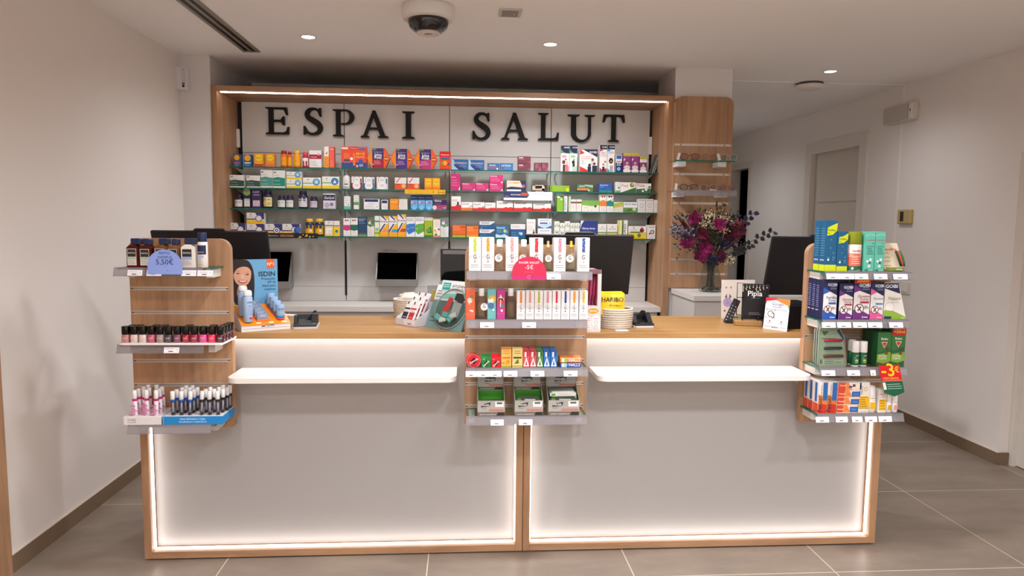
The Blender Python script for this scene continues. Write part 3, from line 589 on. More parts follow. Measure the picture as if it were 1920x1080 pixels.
# leaning booklets
a, b = at(1221, 325, Y=5.5), at(1226, 325, Y=5.5)
for i in range(5):
    m = MB().box(-0.002, 0.002, 0, 0.09, 0, 0.165, M(['3a3a3e', 'd8d6d4', '2a2a2e', 'bcb8b6', '34343a'][i], 0.4))
    m.print_(['l 0.1 0.9 0.2 0.9 6 c8c4c0', 'l 0.1 0.9 0.2 0.9 6 4a4a4a'][i % 2], 0.004, 0.165)
    tag(m.build('booklet', None, (a[0]+0.004+0.0065*i, PY+0.03, ROWZ[0]+0.001), (0, 0.32, 0)), ['dark booklet at the left face of the leaning stack by the oak side', 'pale booklet second in the leaning stack by the oak side', 'dark booklet in the middle of the leaning stack', 'grey booklet fourth in the leaning stack', 'dark booklet at the right of the leaning stack'][i], 'booklet', 'booklets leaning at the right end of the top shelf')
CIN = 'r 0 0 1 0.1 e4e0dc;r 0 0.1 1 0.56 {0};p {0} 0 0.56 0.4 0.62 1 0.54;l 0.06 0.6 0.2 0.4 2 c8d8d0;r 0.06 0.84 0.24 0.9 5a5a5a;l 0.06 0.5 0.7 0.74 1 9a9a9a'
AQ = 'r 0 0 1 0.24 f0c828;p f0c828 0 0.2 1 0.2 1 0.3;r 0 0.44 0.6 0.52 6aa86a;c 0.75 0.6 0.2 4a8ab8;c 0.75 0.62 0.14 8ac0d8;p f2f2ee 0.68 0.5 0.75 0.72 0.82 0.5;l 0.1 0.45 0.64 0.66 1 8a8a8a;c 0.28 0.82 0.05 c0a890'
PRO = 'r 0 0 1 0.48 {0};c 0.5 0.74 0.34 ece8e6;o 0.5 0.74 0.36 0.03 {1};c 0.48 0.28 0.38 eeebe8;l 0.28 0.72 0.26 0.36 2 4a4a6a;l 0.3 0.7 0.7 0.8 2 5a5a7a;r 0.86 0.46 0.96 0.84 {1}'
CHK = 'r 0 0 1 0.5 e0562e;p c83028 0.08 0.76 0.2 0.56 0.5 0.98 0.42 0.98 0.2 0.68;c 0.76 0.3 0.18 e8b86a;T 0.25 0.38 0.3 7a2010 *Vita'
MAG = 'r 0 0 1 1 c42e6e;T 0.3 0.78 0.5 f0d8e4 *{0};l 0.08 0.8 0.3 0.6 3 e8a0c0;p f0e8ec 0.98 0.03 0.98 0.28 0.82 0.03'
row(ROWZ[1], 356, f'''
431 458 328 eae6e2 | {CIN.format('2f5a4a')} | white carton with dark green lower half, first on the second shelf
462 488 329 eae6e2 | {CIN.format('2f5a4a')} | white carton with dark green lower half, second on the second shelf
489 512 318 eae6e2 | {CIN.format('4a948a')} | taller white carton with grey-teal lower half
512.5 535 319 eae6e2 | {CIN.format('1e8a74')} | taller white carton with deep emerald lower half
537 566 336.4 e8e6e0 | {AQ} | white and yellow carton with blue disc, lower of the stacked two
537 566 322:336 e8e6e0 | {AQ} | white and yellow carton with blue disc, upper of the stacked two
568 602 333 e8e6e0 | {AQ} | white and yellow carton with blue disc, right of the stacked two
604 636 331 e8e6e0 | {AQ}; c 0.75 0.6 0.22 3a7ab0;p f2f2ee 0.66 0.46 0.75 0.74 0.84 0.46 | white and yellow carton with a larger blue disc, beside the pump bottle
659 679 331 e8e4e2 | {PRO.format('8a2038', '7a2a3a')} | white and dark red carton with two round windows
682 702 332 e8e4e2 | {PRO.format('3a6ab0', '2a5a9a')} | white and blue carton with two round windows
706 727 332 e8e4e2 | {PRO.format('d8d8d8', '3a5a8a')} | all white carton with two ringed windows and blue figure
740 762 333 e2dedc | {CHK} | white and orange-red carton with red tick, left of two
764 786 333 e2dedc | {CHK} | white and orange-red carton with red tick, right of two
796 810 334 f0a41e | c 0.5 0.68 0.4 f6c02a;T 0.5 0.64 0.7 7a4a10 *Leotron;r 0 0 1 0.26 ea7a2a | small orange-yellow carton, left of the pair above the yellow strip
810.5 825 334 f0a41e | c 0.5 0.68 0.4 f6c02a;T 0.5 0.64 0.7 7a4a10 *Leotron;r 0 0 1 0.26 ea7a2a | small orange-yellow carton, right of the pair above the yellow strip
845 863 326 b02c64 | {MAG.format('Dolorac')} | tall magenta carton at the panel joint
866 891 343 b02c64 | {MAG.format('Ibufeno')} | low magenta carton, left of the two single ones
892 916 343 b02c64 | {MAG.format('Ibufeno')} | low magenta carton, right of the two single ones
918 943 344 b02c64 | {MAG.format('Dolorac')} | low magenta carton, lower of the stacked two
918 943 328:343.6 b02c64 | {MAG.format('Dolorac')} | low magenta carton, upper of the stacked two
950 986 339 d8c8b4 0.07 | p 23274e 0 0.34 0.24 0.44 0.84 0.36 0.68 1 1 1 1 0 0 0;r 0 0 0.75 0.16 e0dee0;l 0.06 0.4 0.74 0.84 2 8a7a6a;r 0.36 0.76 0.66 0.86 d08a40;c 0.88 0.5 0.08 b05a6a | beige and navy carton above the long white promotional strip
998 1021 347 5a463a 0.07 | r 0 0.2 0.8 0.9 c8b09a;l 0.1 0.7 0.4 0.7 2 6a5a4a | dark brown and beige carton, rear one of the two above the strip
1001 1026 347:360 4a3c34 | r 0.1 0.5 0.8 1 cdb8a4;p 3a2c28 0.7 1 1 0.3 1 1;r 0.1 0 0.75 0.14 e0dedc;l 0.14 0.6 0.6 0.85 2 8a6a4a | dark brown carton with beige top and white foot, above the strip
1031 1068 348 84aa2a | c 0.9 0.35 0.09 c8cc2a;l 0.15 0.7 0.3 0.7 3 b0c86a;r 0 0 0.1 1 6a9020 | lime green carton lying long side forward
1082 1112 346 4a7a4a | r 0 0 0.8 0.24 3a3040;r 0 0.24 0.75 0.5 d8803a;p a8bcae 0.4 1 1 0.9 1 0.6 0.55 0.8;c 0.74 0.22 0.05 e4e4e4;T 0.3 0.68 0.36 dfe8dc *Activa | green carton with orange band on the second shelf
1123 1148 344 2a5aac | r 0 0 1 0.24 1f8a78;T 0.38 0.74 0.6 d8e0f0 *Biodramina;l 0.06 0.4 0.56 0.62 2 a8bce0;l 0.5 0.9 0.36 0.5 3 5a80c0;l 0.7 0.9 0.08 0.1 1 c8e8e0 | bright blue carton with teal foot on the second shelf
1154 1163 341 e6e4e0 | r 0 0 1 0.2 7aa07a;l 0.2 0.8 0.6 0.85 3 9a9a9a;c 0.7 0.45 0.2 6a6a6a | narrow white carton left of the white and green ones
1163.5 1192 342 eae4de | p 3f6a3a 0 0 0.95 0.5 1 0.46 1 0;T 0.28 0.58 0.42 c0563a *Fuca;c 0.76 0.75 0.15 6a7a3a;c 0.8 0.82 0.09 c8b83a | white carton with dark green diagonal and olive sprig
1193 1221 344 eae4de | r 0 0 1 0.28 3a6a48;p 3a6a48 0 0.4 1 0.5 1 0.2 0 0.2;T 0.3 0.66 0.46 b04a3a *Fuca;c 0.44 0.2 0.07 e8ece6;c 0.66 0.36 0.09 e8ece6;c 0.88 0.62 0.11 e8ece6;c 0.88 0.62 0.08 3a6a48 | white and green carton with three white rings, end of second shelf
''', 'packages on the second glass shelf')
# pump bottle
a, b = at(642, 352, Y=PY), at(656, 352, Y=PY); w = b[0]-a[0]; h = at(649, 325, Y=PY)[2]-ROWZ[1]
t = tag(empty('pump_bottle', ((a[0]+b[0])/2, PY+w/2, ROWZ[1])), 'round white pump bottle with dark lettering on the second shelf', 'bottle')
MB().lathe([(w*0.47, 0), (w*0.5, 0.003), (w*0.5, h*0.66), (w*0.42, h*0.8), (w*0.2, h*0.88), (w*0.2, h*0.92)], M('dedcda', 0.3), n=20).build('bottle_body', t)
m = MB().lathe([(w*0.22, h*0.9), (w*0.22, h*1.02), (w*0.08, h*1.03), (w*0.08, h*1.12), (w*0.2, h*1.13), (w*0.2, h*1.18), (0.001, h*1.19)], GL('a8a49e', 0.3, 0.1), n=14); m.tube([(0, 0, h*1.15), (0.012, -0.012, h*1.15), (0.016, -0.016, h*1.11)], 0.003, GL('a8a49e', 0.3, 0.1), 6); m.build('pump_head', t)
m = MB(); n = 8; v = []
for k in range(n+1):
    c = -math.pi/2+(k/n-0.5)*2; v += [(w*0.507*math.cos(c), w*0.507*math.sin(c), h*0.12), (w*0.507*math.cos(c), w*0.507*math.sin(c), h*0.62)]
m.add(v, [(2*i, 2*i+2, 2*i+3, 2*i+1) for i in range(n)], M('e8e6e4'), True); m.print_('l 0.1 0.9 0.5 0.85 3 2a2a2a;r 0.15 0.3 0.85 0.42 2a2a2a;r 0.1 0 0.9 0.06 4a4a4a', w*0.7, h*0.5, -w*0.507, -w*0.35, h*0.12); m.build('label', t)
# yellow strip and long promotional strip on the shelf edge
def edge_strip(x0, x1, y0, y1, base, spec, label, Y=SY-0.004, disc=None):
    a, b = at(x0, y1, Y=Y), at(x1, y1, Y=Y); z1 = at((x0+x1)/2, y0, Y=Y)[2]; z0 = at((x0+x1)/2, y1, Y=Y)[2]; w = b[0]-a[0]; h = z1-z0
    m = MB().box(-w/2, w/2, 0, 0.0015, 0, h, M(base, 0.45))
    if disc: m.print_(f'c {disc} 0.5 0.055 {base}', w, h, 0.0009); 
    m.print_(spec, w, h); return tag(m.build('shelf_strip', None, ((a[0]+b[0])/2, Y, z0)), label, 'shelf strip', 'printed strips on the shelf edges')
edge_strip(759, 835, 355.5, 364, 'e8b422', 'o 0.13 0.5 0.04 0.006 6a4a10;l 0.25 0.66 0.3 0.7 2 5a4210;c 0.7 0.5 0.015 5a4210;o 0.895 0.5 0.075 0.008 6a4a10;T 0.895 0.35 0.13 5a4210 *Leotron', 'yellow printed strip clipped to the second shelf edge', disc='0.895')
edge_strip(944.5, 1035.5, 359.5, 375.5, 'e2e2e6', 'p 2a2f5a 0 0.28 0.48 0.28 0.52 0.6 0.48 1 0 1;T 0.25 0.56 0.2 f0f0f4 *ROLOVAND;r 0.36 0.52 0.49 0.86 d85a2a;T 0.425 0.58 0.11 2a1a10 *FORTE;l 0.02 0.12 0.4 0.5 2 9aa0b8;l 0.58 0.96 0.6 0.75 2 6a6a72;l 0.9 0.98 0.1 0.12 1 7a7a80;l 0.05 0.55 0.12 0.14 1 b8b8c0', 'long white and navy promotional strip below the beige and navy carton')
ZQ = 'r 0 0.62 1 1 3a2a58;T 0.5 0.68 0.86 f0f0f4 *ZzzQuil;l 0.1 0.9 0.1 0.5 3 8a84a0'
BIO = 'r 0 0 1 0.3 cf2a2a;p cf2a2a 0.4 0.3 0.6 0.42 0.7 0.32 0.85 0.42 1 0.34 1 0.3;T 0.36 0.7 0.56 3a3436 *Gelocatil;r 0.06 0.62 0.9 0.64 d88a8a;l 0.06 0.5 0.4 0.5 2 b0a8a8'
NAV = 'r 0 0.66 1 1 23345e;r 0 0 1 0.1 2a7ac0;T 0.5 0.84 0.8 b8c8e0 Rhinomer;r 0.1 0.56 0.3 0.36 d8e4f0;c 0.4 0.36 0.36 6aa8d8;r 0.4 0.42 0.8 0.56 b86aa0;c 0.5 0.14 0.3 7ac0e8'
row(ROWZ[2], 394, f'''
438 455 365 P 2c2a42 2c2444 e4e0de | T 0.5 0.6 0.8 3a3450 *ZzzQuil | dark bottle with dark cap, first on the third shelf
456 471 355 2a2438 | c 0.5 0.85 0.46 8aa05a;r 0.14 0.08 0.86 0.5 e0dedc;T 0.5 0.42 0.66 4a4458 *ZzzQuil | dark carton with a moss green disc on top
472 490 356 38264e | T 0.5 0.84 0.7 d0c8e0 SLEEP;r 0.14 0.1 0.86 0.42 dccad0;r 0.2 0.7 0.85 0.74 b0a0c8;l 0.2 0.8 0.16 0.36 3 8a5a6a | deep purple carton beside the green-disc carton
492 510 357 P 2c2a42 2c2444 e8d8a0 | T 0.5 0.7 0.9 2a2a40 *ZzzQuil;r 0 0.2 1 0.45 d8b84a | tall dark bottle with a pale yellow label
519 534.5 366 P 2c2a3a 332850 dcdcd8 | T 0.5 0.6 0.8 3a3450 *ZzzQuil | short dark bottle with purple cap, left of two
535 550 366 P 2c2a3a 332850 dcdcd8 | T 0.5 0.6 0.8 3a3450 *ZzzQuil | short dark bottle with purple cap, right of two
558 576 358 P 2c2a3a 332850 dcd8dc | r 0 0.66 1 1 3a2a58;T 0.5 0.74 0.9 f0f0f4 *ZzzQuil;l 0.1 0.9 0.2 0.5 2 8a84a0 | tall dark bottle with a white and purple label
580 595 368 P 2c2a3a 332850 cdbccb | T 0.5 0.6 0.8 3a3450 *ZzzQuil | short dark bottle with a lilac label, standing alone
606 629 363 d6d2da | r 0 0.55 1 0.92 2e2848;T 0.5 0.66 0.84 f0f0f4 *ZzzQuil;c 0.3 0.26 0.22 b8a8c0;c 0.7 0.3 0.16 8a7a98;l 0.1 0.9 0.04 0.08 1 8a84a0 | white carton with a dark purple top band and lilac picture
645 657 368 e4e4e2 | r 0 0 1 0.24 5ac0ae;l 0.12 0.7 0.5 0.85 3 8a8a8a;p 2a2a2a 0.6 0.3 0.8 0.32 0.74 0.42 | narrow white carton with mint green foot
663 673 366 e4e4e0 | r 0 0.3 1 0.52 5a9a4a;l 0.2 0.8 0.6 0.9 3 7a7a7a | narrow white carton with a green belt
682 711 373 e8e6e8 | r 0.06 0.72 0.94 0.96 2a3468;T 0.5 0.5 0.4 8a8a92 HELIOCAR;l 0.06 0.7 0.12 0.36 3 a0a0a8;c 0.86 0.26 0.03 3a3a4a | white carton with a navy band along its top
715 727 375 e8e6e8 | r 0.08 0.66 0.92 0.94 2a3468;l 0.1 0.8 0.3 0.5 2 8a8a92;c 0.7 0.18 0.06 3a3a4a | small white carton with a navy band along its top
731 764 373 e2dcd4 0.07 | r 0 0 0.48 1 f0962a;p f0962a 0.48 1 0.54 1 0.46 0.5 0.54 0.1 0.48 0;r 0.06 0.68 0.4 0.74 f6c88a;r 0 0.49 0.5 0.51 d87a1a;l 0.56 0.9 0.3 0.8 4 c8c0b4 | half orange, half white carton on the third shelf
770 783.5 366 6ab0dc | {NAV} | navy and sky blue carton, left of three
784 797 366 6ab0dc | {NAV} | navy and sky blue carton, middle of three
797.5 811 366 6ab0dc | {NAV} | navy and sky blue carton, right of three
812 838 374 a83a5c | r 0 0.5 1 0.96 2e2450;T 0.36 0.78 0.5 e8e0ec *Rhino;l 0.1 0.6 0.6 0.66 1 a090c0;c 0.1 0.24 0.16 e0c8cc;p 6a9ac8 0.6 0.22 1 0.36 0.9 0.1;l 0.3 0.6 0.1 0.14 1 d8a0b0 | dark pink and navy carton left of the panel joint
846 864 368 ebe5e1 | {BIO};r 0.6 0.36 0.8 0.6 3a2a2a | tall white carton with red foot and small brown bottle picture
864.5 886 379 ebe5e1 | r 0 0 1 0.34 e0702a;T 0.36 0.72 0.6 4a4446 *Gelocatil;p b0a8a0 0.6 0.36 1 0.7 1 0.5 | white carton with an orange foot
886.5 909 379 ebe5e1 | {BIO};p b0a8a0 0.6 0.36 1 0.6 1 0.44 | white carton with red foot and grey spoon picture
909.5 929 380 ebe5e1 | {BIO} | white carton with red foot, left of the three big ones
931 962 377 ede8e4 | {BIO} | big white carton with red wavy foot, left of three
963.5 998 377 ede8e4 | {BIO};r 0 0 1 0.32 cf2a2a | big white carton with a plain red foot, middle of three
999.5 1033 380 ede8e4 | {BIO};r 0.04 0.34 0.4 0.48 ebd0cc | big white carton with red wavy foot, right of three
1044 1056 368 84b83a | r 0 0.9 0.6 1 e8ece0;c 0.7 0.8 0.14 e8ece0;p 2f4a1a 0.3 1 1 1 1 0.92 0.5 0.94;l 0.1 0.9 0.06 0.1 1 d8e4c0 | tall lime green carton at the right section
1057 1063.5 368 e6e6e0 | V 0.66 0.1 0.8 4a4a4a *DIGESTO | slim white carton with lettering running upward
1066 1069.5 368 e2e6dc | r 0 0 0.4 1 8ab85a | very slim white carton with a green edge
1069.8 1080 374 e6dcd4 | r 0 0.68 1 0.82 7a4a34;l 0.14 0.7 0.3 0.6 4 c09a90 | white carton with brown belt, left of two
1080.4 1090.5 374 e6dcd4 | r 0 0.68 1 0.82 7a4a34;l 0.14 0.7 0.3 0.6 4 c09a90 | white carton with brown belt, right of two
1091 1123.5 376 e8e2d8 | p 74b048 0 0.6 0.6 0.5 1 0.62 1 1 0 1;r 0.16 0.68 0.34 0.76 d8804a;c 0.78 0.5 0.07 5a3a24;l 0.08 0.4 0.36 0.4 2 a0a098;c 0.12 0.1 0.02 a86a4a;c 0.34 0.1 0.02 4a7a4a;c 0.56 0.1 0.02 a86a4a | wide white carton with leafy green top
1124 1137 365 ebe5e0 | r 0 0.34 1 0.62 ea8030;p ea8030 0 0.62 0.5 0.7 1 0.64;c 0.35 0.88 0.14 c8502a;c 0.68 0.88 0.12 4a8a6a;l 0.2 0.8 0.1 0.22 2 b8b0a8 | tall white carton with an orange wave, before the teal one
1137.5 1150 365 ebe5e0 | r 0 0.34 1 0.62 1f8a74;p 1f8a74 0 0.62 0.5 0.6 1 0.74;c 0.35 0.88 0.14 3a3036;c 0.68 0.88 0.12 5a3a3a;l 0.2 0.8 0.1 0.22 2 b8b0a8 | tall white carton with a teal wave
1150.5 1168.5 379 dcd8c4 | p a8b83a 0 0.5 1 0.74 1 1 0 0.84;p c8a86a 0 0.4 1 0.6 1 0.7 0 0.5;l 0.1 0.7 0.12 0.3 2 b0a890 | pale carton with yellow-green diagonal
1169 1195 379 e2e4e0 | r 0 0 1 0.46 6a8a4a;T 0.5 0.74 0.9 2a5a8a *Natural digest;c 0.78 0.32 0.13 b8d0a0;p 4a6a2a 0.06 0.1 0.6 0.2 0.5 0.4 | white carton with blue lettering above a green field
1195.5 1210 373 d9d6d2 | r 0 0.7 1 0.715 b0aca8;r 0 0.22 1 0.235 b0aca8;o 0.5 0.5 0.26 0.06 9a9692;l 0.3 0.7 0.1 0.12 1 9a9692;r 0.1 0.86 0.9 0.92 a8a4a0 | pale grey carton with ring drawing, left of three at the shelf end
1210.5 1225 373 d9d6d2 | r 0 0.7 1 0.715 b0aca8;r 0 0.22 1 0.235 b0aca8;o 0.5 0.5 0.26 0.06 9a9692;l 0.3 0.7 0.1 0.12 1 9a9692;r 0.1 0.86 0.9 0.92 a8a4a0 | pale grey carton with ring drawing, middle of three at the shelf end
1225.5 1236 375 d9d6d2 | r 0 0.7 1 0.715 b0aca8;r 0 0.22 1 0.235 b0aca8;o 0.5 0.5 0.26 0.06 9a9692;l 0.3 0.7 0.1 0.12 1 9a9692 | pale grey carton with ring drawing, last one by the oak side
''', 'packages on the third glass shelf')
MEL = 'r 0 0 1 0.32 f0c020;p 3a3472 0.5 1 1 1 1 0.4 0.7 0.5;r 0 0.38 0.5 0.48 4a3450;c 0.7 0.5 0.2 4a3a7a;c 0.7 0.5 0.16 e4dedc;l 0.08 0.42 0.64 0.7 1 7a7a80;c 0.24 0.84 0.05 9aa098'
BSL = 'p 3a4a86 0 0.3 0.5 0.62 0.7 0.62 0 0.16;p f0b020 0 0.16 0.75 0.6 1 0.62 1 0.3 1 0 0 0;p 3a4a86 0.1 1 0.4 1 0.8 0.8 0.7 0.78;p f0b020 0.45 1 1 1 1 0.8;p {0} 0.24 0.22 0.5 0.36 1 0.36 1 0.22;T 0.5 0.7 0.9 {1} *Bisolgrip;r 0 0 1 0.14 f0a81e'
BIA = 'p {0} 0.02 0.3 0.04 0.62 0.4 0.66 1 0.68 1 0.28 0.3 0.12;T 0.5 0.88 0.8 5a5a62 *GinActiv;T 0.5 0.8 0.8 5a6a8a *Intestino;r 0.4 0.44 0.95 0.49 c86aa0;c 0.22 0.4 0.06 d0e0ec'
FLR = 'p {0} 0 0.6 0.4 0.5 1 0.56 1 1 0 1;c 0.35 0.72 0.2 e0d8c8;c 0.7 0.62 0.14 7ab06a;c 0.45 0.84 0.16 b87a88;l 0.15 0.7 0.12 0.4 4 a8a8a4'
SPR = 'p 2e3a24 0.5 0.62 0.42 0.84 0.5 0.9 0.56 0.84;p 2e3a24 0.46 0.64 0.1 0.8 0.06 0.74;p 2e3a24 0.54 0.64 0.9 0.8 0.94 0.74;p 2e3a24 0.5 0.32 0.2 0.48 0.3 0.3;p 2e3a24 0.5 0.32 0.8 0.48 0.7 0.3;r 0.06 0.14 0.94 0.19 6a7a5a'
